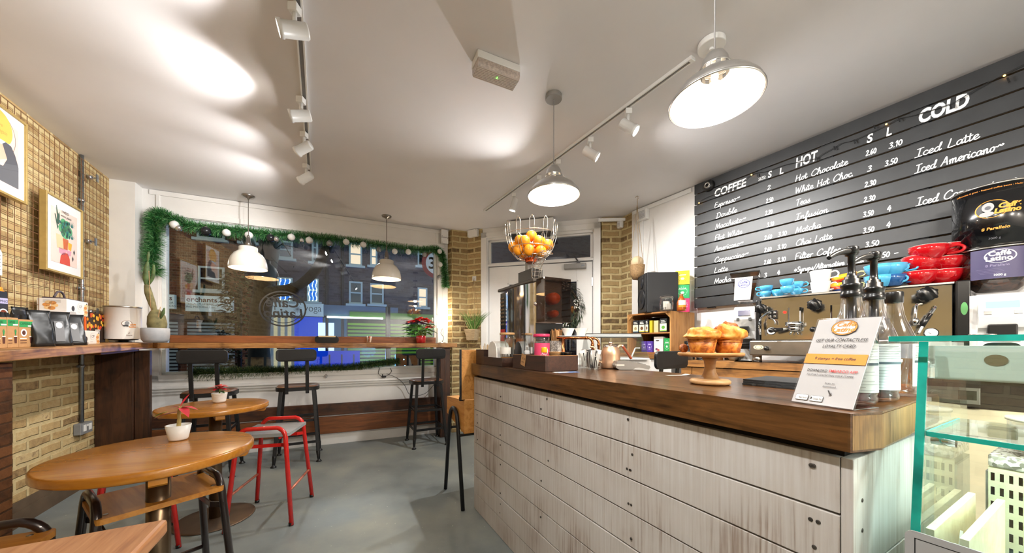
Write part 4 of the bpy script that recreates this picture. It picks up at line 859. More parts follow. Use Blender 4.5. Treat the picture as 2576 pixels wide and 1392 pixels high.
# crystal lamp, cable
t = thing('crystal_lamp', 'lit table lamp with crystal bead shade at the right end of the bar', 'lamp', bar(1112, .10)); BEAD = mat('crystal_bead', 'fff6e8', .1, var=0, emit='fff0d8', es=.9)
MB().lathe([(.001, .001), (.055, .001), (.055, .006), (.02, .012), (.006, .02), (.001, .02)], 24).build('base', CHROME, t)
MB().tube(smooth([(0, 0, .018), (.022, 0, .07), (-.016, 0, .13), (.004, 0, .19), (0, 0, .25)]), .003, 8).build('twisted_stem', mat('dark_wire', '4a4540', .4, .7, var=0), t)
mb = MB()
for j in range(10):
    for i in range(22):
        a = 6.283*(i+.5*(j % 2))/22; mb.ball((.062*math.cos(a), .062*math.sin(a), .20+j*.0165), .0072, 6)
mb.build('bead_shade', BEAD, t)['kind'] = 'stuff'
mb = MB(); mb.lathe([(.0605, .19), (.0625, .19), (.0625, .194), (.0605, .194), (.0605, .19)], 24); mb.build('shade_ring', CHROME, t); mb = MB(); mb.lathe([(.0605, .356), (.0625, .356), (.0625, .36), (.0605, .36), (.0605, .356)], 24); mb.build('shade_ring', CHROME, t)
mb = MB(); mb.ball((0, 0, .285), .024, 12); mb.build('bulb', emis('crystal_bulb', 'fff3dd', 30), t)
ld = bpy.data.lights.new('crystal_lamp_light', 'POINT'); ld.energy = P_CRYSTAL*.1; ld.color = (1, .88, .68); ld.shadow_soft_size = .06
lo = bpy.data.objects.new('crystal_lamp_light', ld); S.collection.objects.link(lo); lo.parent = t; lo.location = (0, 0, .33)
# ---------------- garlands and baubles ----------------
def garland(name, lab, pts, rad, mats_, n, off, seed=1):
    random.seed(seed); pth = smooth([Vector((hit(WW, px, py, off).x, -off, hit(WW, px, py, off).z)) for px, py in pts], 8)
    mb = MB(); mb.tube(pth, .006, 6, 0)
    L = len(pth)
    for i in range(n):
        k = random.uniform(0, L-1.001); j = int(k); p = pth[j].lerp(pth[j+1], k-j); d = (pth[j+1]-pth[j]).normalized()
        a = random.uniform(0, 6.283); u = d.orthogonal().normalized(); v = d.cross(u); dr = (u*math.cos(a)+v*math.sin(a)+d*random.uniform(-.5, .5)).normalized()
        if dr.y > .5: dr.y = -dr.y*.3; dr.normalize()
        l_ = rad*random.uniform(.55, 1.1)*(1.12-.42*k/L); s_ = dr.cross(Vector((random.random()-.5, random.random()-.5, random.random()-.5))).normalized()*.0017
        q = p+dr*l_-Vector((0, 0, l_*.15)); q.y = min(q.y, -.003 if off > 0 else .045); mb.add([p-s_, p+s_, q+s_*.5, q-s_*.5], [(0, 1, 2, 3)], 0 if random.random() < .6 else 1 if random.random() < .7 else 2)
    o = mb.build(name, mats_, loc=WW); return tag(o, lab, 'garland')
TG = [mat('tinsel_green', '2c6e3a', .4, var=.2, scale=20), mat('tinsel_green_light', '5f9d55', .35, var=.2, scale=20), mat('tinsel_green_pale', '8fbf85', .3, var=.2, scale=20)]
TD = [mat('fir_green', '33522c', .6, var=.3, scale=20), mat('fir_mid', '567038', .6, var=.3, scale=20), mat('fir_tip', '8f9458', .6, var=.3, scale=20)]
garland('tinsel_garland', 'green tinsel garland with baubles draped over the top of the window', [(391, 690), (384, 645), (389, 600), (388, 560), (398, 540), (425, 548), (480, 568), (560, 578), (640, 585), (720, 592), (800, 598), (860, 605), (930, 613), (1000, 622), (1060, 629), (1098, 628), (1113, 648), (1119, 690), (1121, 722)], .085, TG, 15000, .045)
garland('fir_garland', 'dark fir garland lying along the bottom of the window', [(482, 938), (560, 937), (640, 934), (720, 931), (800, 926), (870, 924), (940, 915), (1004, 908)], .07, TD, 11000, -.005, 2)
BC = {'white': mat('bauble_white', 'e6e6e4', .3, var=0), 'silver': mat('bauble_silver', 'd5d5d6', .12, .9, var=0), 'dark': mat('bauble_dark', '2f3134', .2, .5, var=0), 'grey': mat('bauble_grey', '8a8d8c', .2, .3, var=0)}
cnt = {}
for px, py, r, c in ((439, 566, 10, 'white'), (449, 574, 7.5, 'silver'), (518, 582, 11, 'dark'), (570, 586, 9, 'white'), (626, 592, 9, 'white'), (681, 599, 9.5, 'dark'), (695, 602, 6.5, 'silver'), (733, 597, 8.5, 'white'), (759, 605, 5.5, 'silver'), (778, 605, 8.5, 'white'), (829, 613, 7.5, 'grey'), (871, 609, 7.5, 'white'), (914, 616, 7.5, 'white'), (953, 629, 6.5, 'grey'), (993, 633, 7, 'white'), (1027, 634, 7, 'white'), (1068, 641, 6, 'grey'), (1106, 633, 6, 'white'), (1107, 666, 6.5, 'white'), (1105, 698, 6, 'grey')):
    q = hit(WW, px, py, .10); Y = (WW @ q).y; rr_ = r/F*Y; i = cnt.get(c, 0); cnt[c] = i+1
    t = thing('bauble', f'{ORD[i]} {c} bauble from the left on the window garland', 'bauble', WW @ T(q.x, q.y, q.z), 'baubles on the window garland')
    mb = MB(); mb.ball((0, 0, 0), rr_, 18); mb.build('ball', BC[c], t); MB().cyl(rr_*.22, rr_*.93, rr_*1.12, 10).build('cap', STEEL, t); MB().tube([(0, 0, rr_*1.1), (0, .03, rr_*1.1+.035)], .0008, 4).build('thread', STEEL, t)
q = hit(WW, 820, 947, .03); t = thing('bauble', 'small silver bauble hanging below the window on the white sill panel', 'bauble', WW @ T(q.x, q.y, q.z), 'baubles on the window garland')
mb = MB(); mb.ball((0, 0, 0), .02, 18); mb.build('ball', BC['silver'], t); MB().cyl(.005, .019, .024, 10).build('cap', STEEL, t); MB().tube([(0, 0, .023), (0, .015, .06)], .0008, 4).build('thread', STEEL, t)
# cables on the sill
CB = mat('black_cable', '1a1a1b', .5, var=0)
def wwp(px, py, off): q = hit(WW, px, py, off); return (q.x, -off, q.z)
mb = MB(); mb.tube(smooth([wwp(*q) for q in ((956, 925, .03), (952, 940, .04), (962, 948, .06), (975, 945, .05), (985, 935, .04), (981, 926, .03))]), .003, 6); o = mb.build('plug_cable', CB, loc=WW); tag(o, 'short looped black cable on the white window sill', 'cable')
mb = MB(); mb.tube(smooth([wwp(*q) for q in ((972, 941, .055), (1000, 952, .06), (1018, 970, .05), (1028, 990, .05), (1045, 996, .05), (1070, 990, .05), (1090, 970, .045), (1113, 940, .03))]), .003, 6); o = mb.build('lamp_cable', CB, loc=WW); tag(o, 'long black cable hanging under the window to the right', 'cable')
q = hit(WW, 966, 938, .05); t = thing('plug_adapter', 'small black plug adapter on the white window sill', 'adapter', WW @ T(q.x, -.036, .752)); MB().box(-.025, -.018, 0, .025, .012, .022).build('body', BLACKP, t, bev=.004); MB().cyl(.005, .022, .04, 8, cx=-.015).build('plug_pin', BLACKP, t)
# ---------------- main counter ----------------
CT = fr(.642, .64, -61.8); ZC = 1.019; CTE = -1.965
def ctx(px, y): return hit(CT, px, 900, -y).x
def onct(px, y, z=ZC, rz=0): return CT @ T(ctx(px, y), y, z+.0008) @ RZ(61.8+rz)
def zof(px, py, Y): return H-(py-CY)/F*Y
PLW = planks_white('distressed_white_planks')
t = thing('service_counter', 'long service counter clad in worn white planks with a thick timber top', 'counter', CT)
mb = MB(); zs = [0.0, .118, .236, .352, .468, .582, .698, .812, .928]; random.seed(9)
for a, b in zip(zs, zs[1:]):
    k = random.uniform(.2, .8); xs_ = [CTE+.01, CTE+.01+k*1.2+.3, -.022]
    if a in (.118, .468, .698): xs_ = [xs_[0], xs_[2]]
    for x0, x1 in zip(xs_, xs_[1:]): mb.box(x0+.0008, .02+random.uniform(0, .003), a+.0022, x1-.0008, .042, b-.0022)
SCR = mat('screw_dark', '4a4540', .5, .5, var=.2)
for i in range(46):
    x = random.choice([-.06, -.06, -.55, -.56, -1.05, -1.1, -1.55, -1.9]); z = random.choice(zs[1:-1])+random.choice([.03, .085]); mb.M = T(x+random.uniform(-.01, .01), .0195, z) @ RX(90); mb.cyl(.0045, -.004, .0008, 10, 1)
mb.M = Matrix(); mb.build('front_cladding', [PLW, SCR], t, bev=.0015)
mb = MB()
for a, b in ((0, .23), (.232, .463), (.465, .695), (.697, .928)): mb.box(-.0215, .0225, a+.001, -.003, .56, b-.001)
for z in (.12, .28, .36, .55, .62, .78, .84): mb.M = T(-.0025, .065, z) @ RY(90); mb.cyl(.0045, -.003, .0008, 10, 1)
mb.M = Matrix(); mb.build('end_cladding', [PLW, SCR], t, bev=.0015)
mb = MB()
for a, b in ((0, .24), (.242, .48), (.482, .72), (.722, .928)): mb.box(CTE-.008, .024, a+.001, CTE+.009, .56, b-.001)
mb.build('end_cladding', PLW, t, bev=.003)
MB().box(CTE+.012, .0425, 0, -.022, .50, .944).build('carcass', mat('dark_carcass', '1a1511', .9, var=0), t)
def beams(y0, y1, e): return [(CTE-.004, y0), (e, y0), (e+.004, y1), (CTE-.006, y1)]
mb = MB(); mb.prism([(CTE, 0), (0, 0), (.022, .083), (CTE, .083)], .945, ZC); mb.prism([(CTE, .0845), (.019, .0845), (.012, .30), (CTE, .30)], .945, ZC); mb.prism([(CTE, .3015), (.01, .3015), (.006, .55), (CTE, .55)], .945, ZC)
# the sawn ends show growth rings
n0 = len(mb.f); mb.build('worktop', WTOP, t, bev=.005)
mb = MB()
for (x0, y0), (x1, y1) in (((0.0012, .004), (.0226, .081)), ((.0198, .0875), (.0132, .298)), ((.0109, .304), (.0072, .548))): mb.quad((x0, y0, .949), (x1, y1, .949), (x1, y1, 1.0145), (x0, y0, 1.0145))
mb.build('sawn_ends', WEND, t)
# school desk at the far end of the counter
t = thing('school_desk', 'old wooden lift-lid desk with black tube legs, at the far end of the counter', 'desk', CT @ T(CTE-.30, -.065, 0))
mb = MB(); mb.prism([(-.12, .606), (.284, .524), (.284, .760), (-.12, .738)], -.38, -.02); o = mb.build('box', WDESK, t, bev=.004); o.data.transform(RX(90))
mb = MB(); mb.box(.262, .0, .765, .284, .38, 1.115); mb.build('lid', WDESK, t, bev=.004)
MB().box(.262, -.008, .765, .286, -.0005, 1.117).build('lid_edging', BLACKM, t)
for y in (.03, .30): mb = MB(); mb.M = T(.255, y, .768) @ RX(90); mb.cyl(.014, -.0, .035, 14); mb.build('hinge', BLACKM, t)
for y_ in (.003, .397):
    mb = MB(); c = [(-.10, y_, .003), (.0, y_, .55)]+[(.10+.085*math.cos(R(a)), y_, .595+.085*math.sin(R(a))) for a in range(170, 9, -16)]+[(.20, y_, .55), (.303, y_, .003)]; mb.tube(c, .014, 12); mb.build('leg_frame', BLACKM, t)
MB().tube([(-.01, .003, .51), (-.01, .397, .51)], .010, 10).build('cross_rail', BLACKM, t); MB().tube([(.215, .003, .50), (.215, .397, .50)], .010, 10).build('cross_rail', BLACKM, t)
t = thing('plastic_bag', 'thin white plastic bag standing inside the old wooden desk', 'bag', CT @ T(CTE-.34, .14, .7500))
mb = MB(); mb.lathe([(.001, .0), (.04, .0), (.045, .05), (.03, .11), (.012, .16), (.001, .17)], 9, sm=False); mb.build('bag', mat('white_film', 'dfe0df', .4, var=.03), t)
# organiser with stirrers, napkins, jar
DKBOX = wood('dark_box_wood', '2b1a12', '45291c', 'X', 1.2, .5, bump=.15)
x0 = CTE+.03; x1 = -1.53
t = thing('condiment_organiser', 'dark wooden organiser tray at the far end of the counter', 'tray', CT @ T(x0, .025, ZC+.0008)); L_ = x1-x0
MB().box(0, 0, 0, .135, .008, .098).box(0, .008, 0, .008, .16, .098).box(.127, .008, 0, .135, .16, .098).box(.0, .152, 0, .135, .16, .098).box(.008, .008, 0, .127, .152, .008).box(.008, .076, .008, .127, .084, .098).build('tall_bin', DKBOX, t, bev=.001)
MB().box(.1352, 0, 0, L_, .008, .052).box(.1352, .152, 0, L_, .16, .052).box(L_-.008, .008, 0, L_, .152, .052).box(.1352, .008, 0, L_-.008, .152, .008).build('low_tray', DKBOX, t, bev=.001)
STIR = wood('birch_stirrer', 'd9b887', 'ecd3a8', 'Z', 1, .6, bump=0)
def sticks(root_M, n, r, z0, h_, spread, w_, th, lab, m, grp, name='stirrer', cat='stirrer'):
    for i in range(n):
        a = random.uniform(0, 6.283); rr_ = r*math.sqrt(random.random()); M = root_M @ T(rr_*math.cos(a), rr_*math.sin(a), z0) @ RZ(math.degrees(a)) @ RY(spread*rr_/r*random.uniform(.6, 1.1)) @ RZ(random.uniform(0, 90))
        mb = MB(); mb.box(-w_/2, -th/2, 0, w_/2, th/2, h_*random.uniform(.94, 1.05)); o = mb.build(name, m, loc=M, bev=0); tag(o, lab, cat, grp)
random.seed(12)
sticks(CT @ T(x0+.068, .067, ZC), 14, .028, .012, .125, 24, .006, .0016, 'flat wooden stirrer standing in the dark organiser tray', STIR, 'stirrers in the organiser')
t = thing('napkin_stack', 'stack of white paper napkins standing in the dark organiser tray', 'napkins', CT @ T(x0+.165, .04, ZC+.0095))
mb = MB()
for i in range(12): y = .008*i; hh = .145-.0*i; mb.prism([(0, 0), (.125, 0), (.125, hh*.45), (.12, hh*.7), (.10, hh*.9), (.065, hh*1.0), (.03, hh*.95), (0, hh*.7)], y, y+.0068)
o = mb.build('napkins', mat('napkin_white', 'eeeae6', .9, var=.02), t); o.data.transform(RX(90)); o.location = (0, .098, 0)
def jarglass(t, r, h_, m=CLEAR, neck=1.0): MB().lathe([(.001, .001), (r-.004, .001), (r, .006), (r, h_*.85), (r*neck, h_), (r*neck-.003, h_), (r-.0035, h_*.84), (r-.0035, .008), (.001, .006)], 28).build('jar', m, t)
x_ = ctx(1276, .105); wj = CT @ Vector((x_, .105, 0)); hj = zof(1276, 843, wj.y)-ZC-.01
t = thing('sugar_jar', 'glass jar with wooden lid and brown sugar beside the juicer', 'jar', CT @ T(x_, .105, ZC+.0095))
jarglass(t, .046, hj); MB().cyl(.047, hj+.0005, hj+.014, 28).build('lid', WLIGHT, t, bev=.002); MB().cyl(.0415, .0065, .045, 24).build('sugar', mat('brown_sugar', 'b07a43', .9, var=.2, scale=200), t)
mb = MB(); mb.bar((.01, 0, .05), (-.03, -.005, hj*.93), .01, .002); mb.build('spoon', STEEL, t)
q = MB(); q.add([(.0475*math.cos(R(a)), .0475*math.sin(R(a)), z) for z in (hj*.36, hj*.58) for a in range(-100, 1, 10)], [(i, i+1, i+12, i+11) for i in range(10)], 0, True); q.build('label', PAPER, t)
# box of bits, with tag
t = thing('wooden_crate_tray', 'dark wooden box tray with a brown price tag on the counter front edge', 'box', CT @ T(-1.43, .044, ZC+.0008)); L_, W_, h_ = .33, .20, .076
MB().box(0, 0, 0, L_, .01, h_).box(0, W_-.01, 0, L_, W_, h_).box(0, .01, 0, .01, W_-.01, h_).box(L_-.01, .01, 0, L_, W_-.01, h_).box(.01, .01, 0, L_-.01, W_-.01, .008).build('box', DKBOX, t, bev=.0012)
MB().box(.001, .001, h_, L_-.001, .009, h_+.0012).box(L_-.009, .009, h_, L_-.001, W_-.001, h_+.0012).build('raw_edge', wood('raw_edge_wood', 'a8733c', 'c99256', 'X', 1, .6), t)
mb = MB(); mb.M = T(.115, -.0012, h_-.045) @ RX(90) @ RZ(-14); mb.prism([(-.022, -.012), (.024, -.012), (.024, .05), (-.022, .05)], 0, .0012); tgp = mb.build('price_tag', KRAFT, t)
mb = MB(); mb.M = T(.115, -.0026, h_-.045) @ RX(90) @ RZ(-14); mb.text('\u00a31.00', .016, T(-.014, .022, 0)); mb.text('each', .014, T(-.014, .004, 0)); mb.build('writing', INK, tgp)
def inbox(x, y, z=.009): return CT @ T(-1.43+x, .044+y, ZC+z) @ RZ(61.8)
random.seed(21)
for i in range(16):
    s_ = random.uniform(.012, .02); o = MB().box(-s_, -s_*.7, 0, s_, s_*.7, s_*1.1).build('wrapped_chocolate', [mat('foil_silver', 'b9b6b4', .25, .9, var=.2, scale=150), mat('foil_dark', '3a2f2b', .3, .5, var=.2, scale=150), mat('foil_white', 'e5e0da', .4, var=.1)][i % 3], loc=inbox(.03+.27*random.random(), .03+.14*random.random(), .009+.034*random.random()+.02*(i % 2)) @ RZ(random.uniform(0, 90)) @ RX(random.uniform(-25, 25)), bev=.003)
    tag(o, 'small foil wrapped sweet lying in the dark box tray', 'sweet', 'foil wrapped sweets in the box tray')
wb = inbox(.22, .17)
t = thing('kraft_bowl', 'brown kraft paper bowl in the dark box tray', 'bowl', inbox(.235, .135, .058)); MB().lathe([(.001, 0), (.035, 0), (.042, .034), (.044, .036), (.041, .036), (.034, .003), (.001, .003)], 28).build('bowl', KRAFT, t)
t = thing('dark_paper_cup', 'small black paper cup at the back right corner of the dark box tray', 'cup', inbox(.29, .155, .01)); MB().lathe([(.001, 0), (.02, 0), (.026, .082), (.027, .084), (.024, .083), (.018, .003), (.001, .003)], 24).build('cup', BLACKP, t)
# juicer
JM = CT @ T(-1.914, .20, ZC+.001); t = thing('juicer', 'tall chrome orange juicer with wire fruit basket at the far end of the counter', 'juicer', JM); JL, JW, JH = .476, .195, .525
SMK = glass('smoked_plastic', (.62, .56, .52), .06, .4, 3); ORJ = mat('orange_plastic', 'e8601c', .35, var=.02)
jb = [(0, .012), (.075, .006)]+[(.075+(JL-.075)*i/18, .006-.020*math.sin(math.pi*i/18)**.8) for i in range(1, 18)]+[(JL, .004), (JL, JW), (0, JW)]
MB().prism(jb, .03, JH-.02, sm=True).box(.02, .02, 0, JL-.02, JW-.01, .03).build('body', mat('polished_panel', 'dcdce0', .07, 1, var=0), t)
MB().box(-.003, -.018, JH-.02, JL+.004, JW+.004, JH).build('top_plate', mat('dark_top', '4d4742', .4, .3, var=0), t, bev=.004)
mb = MB(); mb.box(.004, .002, .03, .075, .009, JH-.03); mb.build('vent_panel', BLACKP, t)
mb = MB()
for i in range(8): mb.box(.012, -.003, JH-.075-i*.026, .068, .002, JH-.063-i*.026)
mb.build('vent_slats', CHROME, t)
MB().box(.006, .0005, .155, .073, .002, .24).build('red_label', mat('label_red', 'c81f25', .4, var=.02), t); MB().box(.006, .0005, .08, .073, .002, .15).build('rating_plate', mat('label_grey', '8b8883', .4, var=.1, scale=200), t)
MB().box(.22, -.0165, .03, .224, -.01, JH-.025).box(.36, -.012, .03, .365, -.005, JH-.025).build('panel_seam', mat('seam', '3a3a3c', .3, .5, var=0), t)
x_ = JL+.001
MB().box(x_, .0, .02, x_+.006, JW, .26).build('lower_front', BLACKP, t, bev=.002)
mb = MB(); mb.box(x_+.09, .004, .262, x_+.094, JW-.004, JH-.005); mb.box(x_, .004, .262, x_+.09, .008, JH-.005); mb.box(x_, JW-.008, .262, x_+.09, JW-.004, JH-.005); mb.box(x_, .004, JH-.009, x_+.09, JW-.004, JH-.005); mb.build('smoked_cover', SMK, t, bev=.003)
mb = MB(); mb.box(x_, .006, .262, x_+.003, JW-.006, JH-.01); mb.build('press_plate', mat('press_dark', '6f655d', .5, .1, var=0), t)
for y, z, r in ((.10, .405, .036), (.10, .315, .022)): mb = MB(); mb.M = T(x_+.004, y, z) @ RY(90); mb.lathe([(.001, 0), (r, 0), (r, .05), (r*.75, .07), (.001, .072)], 20); mb.build('drum_and_reflection', ORJ, t)  # the small lower one is a faint reflection built as a drum
mb = MB(); mb.M = T(x_+.02, -.001, .37); mb.ball((0, -.01, 0), .012, 14); mb.build('door_knob', CHROME, t)
mb = MB(); mb.prism([(.17, .05), (.36, .05), (.33, .15), (.20, .15)], JH, JH+.09); mb.build('feeder_housing', mat('feeder_dark', '3c3733', .4, .2, var=0), t, bev=.01)
MB().box(.235, .07, JH+.09, .27, .12, JH+.16).box(.225, .075, JH+.09, .2349, .115, JH+.165).build('feeder_post', mat('feeder_steel', '8a857f', .35, .7, var=0), t, bev=.003)
MB().box(.02, .02, JH, .05, .05, JH+.012).build('red_button', REDP, t, bev=.003)
bx, by, bz = .29, .085, JH+.155
WIRE = mat('basket_wire', 'd9d6d2', .15, 1, var=0); RB_ = .168
mb = MB()
def bask(u): return .035+(RB_-.035)*math.sin(u*math.pi/2)**.9, .205*(1-math.cos(u*math.pi/2))+.0
for u in (.28, .55, .85):
    r, z = bask(u); mb.tube([(bx+r*math.cos(2*math.pi*i/36), by+r*math.sin(2*math.pi*i/36), bz+z) for i in range(36)], .0022, 6, 0, True)
for i in range(12):
    a = 2*math.pi*i/12; da = .085; c = []
    for s_ in (-1, 1):
        l_ = [(bx+bask(u)[0]*math.cos(a+s_*da), by+bask(u)[0]*math.sin(a+s_*da), bz+bask(u)[1]) for u in [0, .2, .4, .6, .8, .95]]; l_.append((bx+RB_*math.cos(a+s_*da), by+RB_*math.sin(a+s_*da), bz+.213))
        c.append(l_)
    top = [(bx+RB_*1.01*math.cos(a-da+da*k_), by+RB_*1.01*math.sin(a-da+da*k_), bz+.213+.024*math.sin(math.pi*k_/2)) for k_ in (.4, 1, 1.6)]
    mb.tube(c[0]+top+c[1][::-1], .0018, 5)
mb.build('fruit_basket', WIRE, t)
mb = MB(); mb.lathe([(.034, bz-.012), (.040, bz+.012), (.036, bz+.012), (.030, bz-.012), (.034, bz-.012)], 20, cx=bx, cy=by); mb.build('basket_collar', ORJ, t)
mb = MB()
for k_ in range(7):
    o_ = [(bx+.05+.05*math.cos(R(20*k_-30)), by+.02, bz-.14+.022*k_)]
for j in range(8):
    a = 2*math.pi*j/8; c = []
    for k_ in range(9):
        u = k_/8; c.append((bx+.055+.02*u+.20*max(0, u-.45)+.034*math.cos(a), by+.0+.034*math.sin(a)*1, JH+.005+.16*min(1, u*1.4)**.9-.0*u+.034*math.cos(a)*max(0, u-.45)*-1))
    mb.tube(c, .0016, 5)
for k_ in range(1, 9):
    u = k_/8; mb.tube([(bx+.055+.02*u+.20*max(0, u-.45)+.034*math.cos(2*math.pi*j/14), by+.034*math.sin(2*math.pi*j/14), JH+.005+.16*min(1, u*1.4)**.9-.034*math.cos(2*math.pi*j/14)*max(0, u-.45)) for j in range(14)], .0015, 5, 0, True)
mb.build('wire_chute', WIRE, t)
ORG = mat('orange_peel', 'f09a1c', .45, var=.06, scale=60, bump=.15)
for i, (x, y, z, lab) in enumerate(((0, -.02, .155, 'orange at the very top of the wire basket'), (-.075, -.03, .122, 'orange on the upper left of the wire basket'), (-.045, -.075, .105, 'orange at the front left of the wire basket, under the top one'), (.045, -.06, .108, 'orange at the front right of the wire basket'), (.06, .01, .125, 'orange on the upper right of the wire basket'), (.105, -.03, .095, 'orange at the far right of the wire basket'), (-.115, -.01, .085, 'orange at the far left of the wire basket'), (-.085, -.055, .055, 'low orange at the left of the wire basket'), (-.02, -.085, .045, 'low orange at the front of the wire basket'), (.055, -.075, .042, 'low orange at the front right of the wire basket'), (-.01, .045, .10, 'orange at the back of the wire basket'), (.02, .0, .06, 'orange deep inside the wire basket'), (-.05, .06, .06, 'low orange at the back left of the wire basket'), (.07, .06, .07, 'low orange at the back right of the wire basket'))):
    v = RZ(61.8).to_3x3() @ Vector((x, y, 0)); p = JM @ Vector((bx+v.x, by+v.y, bz+z+.0)); o = thing('orange', lab, 'orange', T(*p) @ RY(40*i) @ RX(23*i), 'oranges in the wire basket')
    mb = MB(); mb.ball((0, 0, 0), .0365, 20, sz=.95); mb.build('fruit', ORG, o); mb = MB(); mb.cyl(.004, .0335, .0362, 8); mb.build('stalk_end', mat('stalk', '5d7a2c', .7, var=.1), o)
# bottles and jars in front of the juicer
def ctthing(name, lab, cat, px, y, grp=None, z=ZC): return thing(name, lab, cat, onct(px, y, z), grp)
t = ctthing('pump_bottle', 'round clear pump bottle with white pump in front of the juicer', 'bottle', 1326, .15)
MB().lathe([(.001, .001), (.032, .001), (.036, .006), (.036, .045), (.026, .066), (.015, .073), (.015, .08), (.013, .08), (.024, .062), (.034, .044), (.034, .008), (.001, .004)], 24).build('bottle', CLEARP, t); MB().lathe([(.016, .076), (.0165, .095), (.008, .1), (.005, .102), (.005, .118), (.001, .118)], 16).box(-.006, -.03, .116, .006, .008, .126).build('pump', WPLAST, t)
t = ctthing('sweet_tub', 'clear tub with pink lid and label in front of the juicer', 'tub', 1362, .172, None, ZC+.009); p = t.matrix_basis.translation; hj = zof(1362, 841, p.y)-ZC-.009
jarglass(t, .046, hj-.016, CLEARP); MB().cyl(.047, hj-.016, hj, 28).build('lid', mat('pink_plastic', 'd63a68', .35, var=.02), t, bev=.002)
q = MB(); q.add([(.047*math.cos(R(a)), .047*math.sin(R(a)), z) for z in (.02, hj*.72) for a in range(-150, 11, 10)], [(i, i+1, i+18, i+17) for i in range(16)], 0, True); q.add([(.0476*math.cos(R(-70+24*math.cos(k_*.5236))), .0476*math.sin(R(-70+24*math.cos(k_*.5236))), hj*.48+.022*math.sin(k_*.5236)) for k_ in range(12)], [tuple(range(12))], 1); q.build('label', [mat('pink_label', 'd8436c', .5, var=.03), PAPER], t)
t = ctthing('syrup_squeeze_bottle', 'little clear bottle with yellow cap in front of the pink tub', 'bottle', 1369, .088, None, ZC+.009)
MB().lathe([(.001, .001), (.022, .001), (.025, .006), (.025, .05), (.018, .07), (.012, .075), (.012, .082), (.001, .082)], 20).build('bottle', CLEARP, t); MB().cyl(.015, .082, .108, 18).build('cap', mat('yellow_cap', 'f2b51c', .35, var=.02), t, bev=.002)
t = ctthing('stick_jar', 'speckled stone jar full of wooden sticks on the counter', 'jar', 1399, .32); p = t.matrix_basis.translation; hj = zof(1399, 858, p.y)-ZC
MB().lathe([(.001, .001), (.036, .001), (.044, .02), (.046, hj*.6), (.040, hj*.9), (.037, hj), (.033, hj), (.036, hj*.88), (.04, hj*.55), (.001, .01)], 28).build('jar', speck('terrazzo', '8b8077', 'b3a89d', 'd2c8bf', 220), t)
random.seed(5); sticks(t.matrix_basis, 22, .026, hj-.06, .125, 9, .0085, .0018, 'brown wooden stick standing in the speckled jar', wood('tan_stick', 'b98350', 'd3a06a', 'Z', 1, .6, bump=0), 'sticks in the speckled jar', 'wooden_stick', 'stick')
for i, (px, y, lab) in enumerate(((1493, .36, 'front tumbler of sugar sachets beside the copper kettle'), (1474, .40, 'rear tumbler of sugar sachets behind the dark box tray'))):
    t = ctthing('sachet_tumbler', lab, 'tumbler', px, y); tumbler(t, .042, .082); sachets(t, .04, .082, 12, [SAC[0], mat('sachet_black', '2a2a2c', .5, var=.05), SAC[0]])
# pour-over stand of copper pipe
SM = T(.30, 1.93, ZC+.001); t = thing('pour_over_stand', 'copper pipe pour-over stand carrying two white drippers', 'stand', SM)
zt = .17
for y in (0, .12):
    xo = .16+y*.55; c = [(-.045+y*.2, y, zt), (xo-.03, y, zt)]+[(xo-.03+.03*math.sin(R(a)), y, zt-.03+.03*math.cos(R(a))) for a in range(15, 91, 15)]+[(xo, y, .0)]
    MB().tube(c, .0075, 12).build('pipe', COPPER, t)
    MB().tube([(xo-.045, y, zt), (xo-.028, y, zt)], .0098, 12).build('fitting', COPPER, t); MB().tube([(xo, y, zt-.034), (xo, y, zt-.05)], .0098, 12).build('fitting', COPPER, t)
    MB().tube([(-.01+y*.2, y, zt), (-.01+y*.2, y, 0)], .0075, 12).build('leg', COPPER, t)
MB().box(-.03, -.005, zt+.008, .15, .125, zt+.012).build('drip_shelf', WPLAST, t, bev=.002)
for x, lab in ((.028, 'left white ceramic dripper on the copper stand'), (.106, 'right white ceramic dripper on the copper stand')):
    t = thing('dripper', lab, 'dripper', SM @ T(x, .05, zt+.0125)); MB().lathe([(.001, 0), (.02, 0), (.021, .004), (.024, .010), (.0385, .042), (.039, .044), (.036, .044), (.021, .012), (.001, .011)], 32).build('cone', CERAM, t)
# kettle
t = thing('kettle', 'brushed copper gooseneck kettle with brown handle on the counter', 'kettle', PZ(1536, 927, ZC+.001))
KC = mat('brushed_copper', 'd2ab8b', .38, .75, var=.05, scale=40)
MB().lathe([(.001, .001), (.053, .001), (.056, .004), (.057, .012), (.054, .035), (.0505, .055), (.0515, .075), (.050, .092), (.044, .108), (.039, .115), (.0385, .118), (.036, .119), (.001, .120)], 40).build('body', KC, t)
MB().lathe([(.0395, .1185), (.038, .123), (.025, .127), (.008, .128), (.007, .133), (.012, .136), (.013, .143), (.008, .146), (.001, .147)], 28).build('lid', mat('kettle_steel', 'c9b8ad', .2, .9, var=0), t)
MB().tube(smooth([(-.045, -.01, .03), (-.075, -.01, .045), (-.085, -.01, .085), (-.095, -.01, .115), (-.115, -.01, .118)]), .006, 10).build('spout', KC, t)
mb = MB(); mb.tube(smooth([(.036, 0, .108), (.05, 0, .124), (.07, -.005, .124)]), .007, 8); mb.build('handle_bracket', KC, t)
mb = MB(); mb.bar((.062, -.005, .126), (.112, -.01, .052), .022, .014); mb.build('handle', wood('handle_brown', '6b2a10', '8d3d1a', 'Z', 1, .3, coat=.4), t, bev=.005)
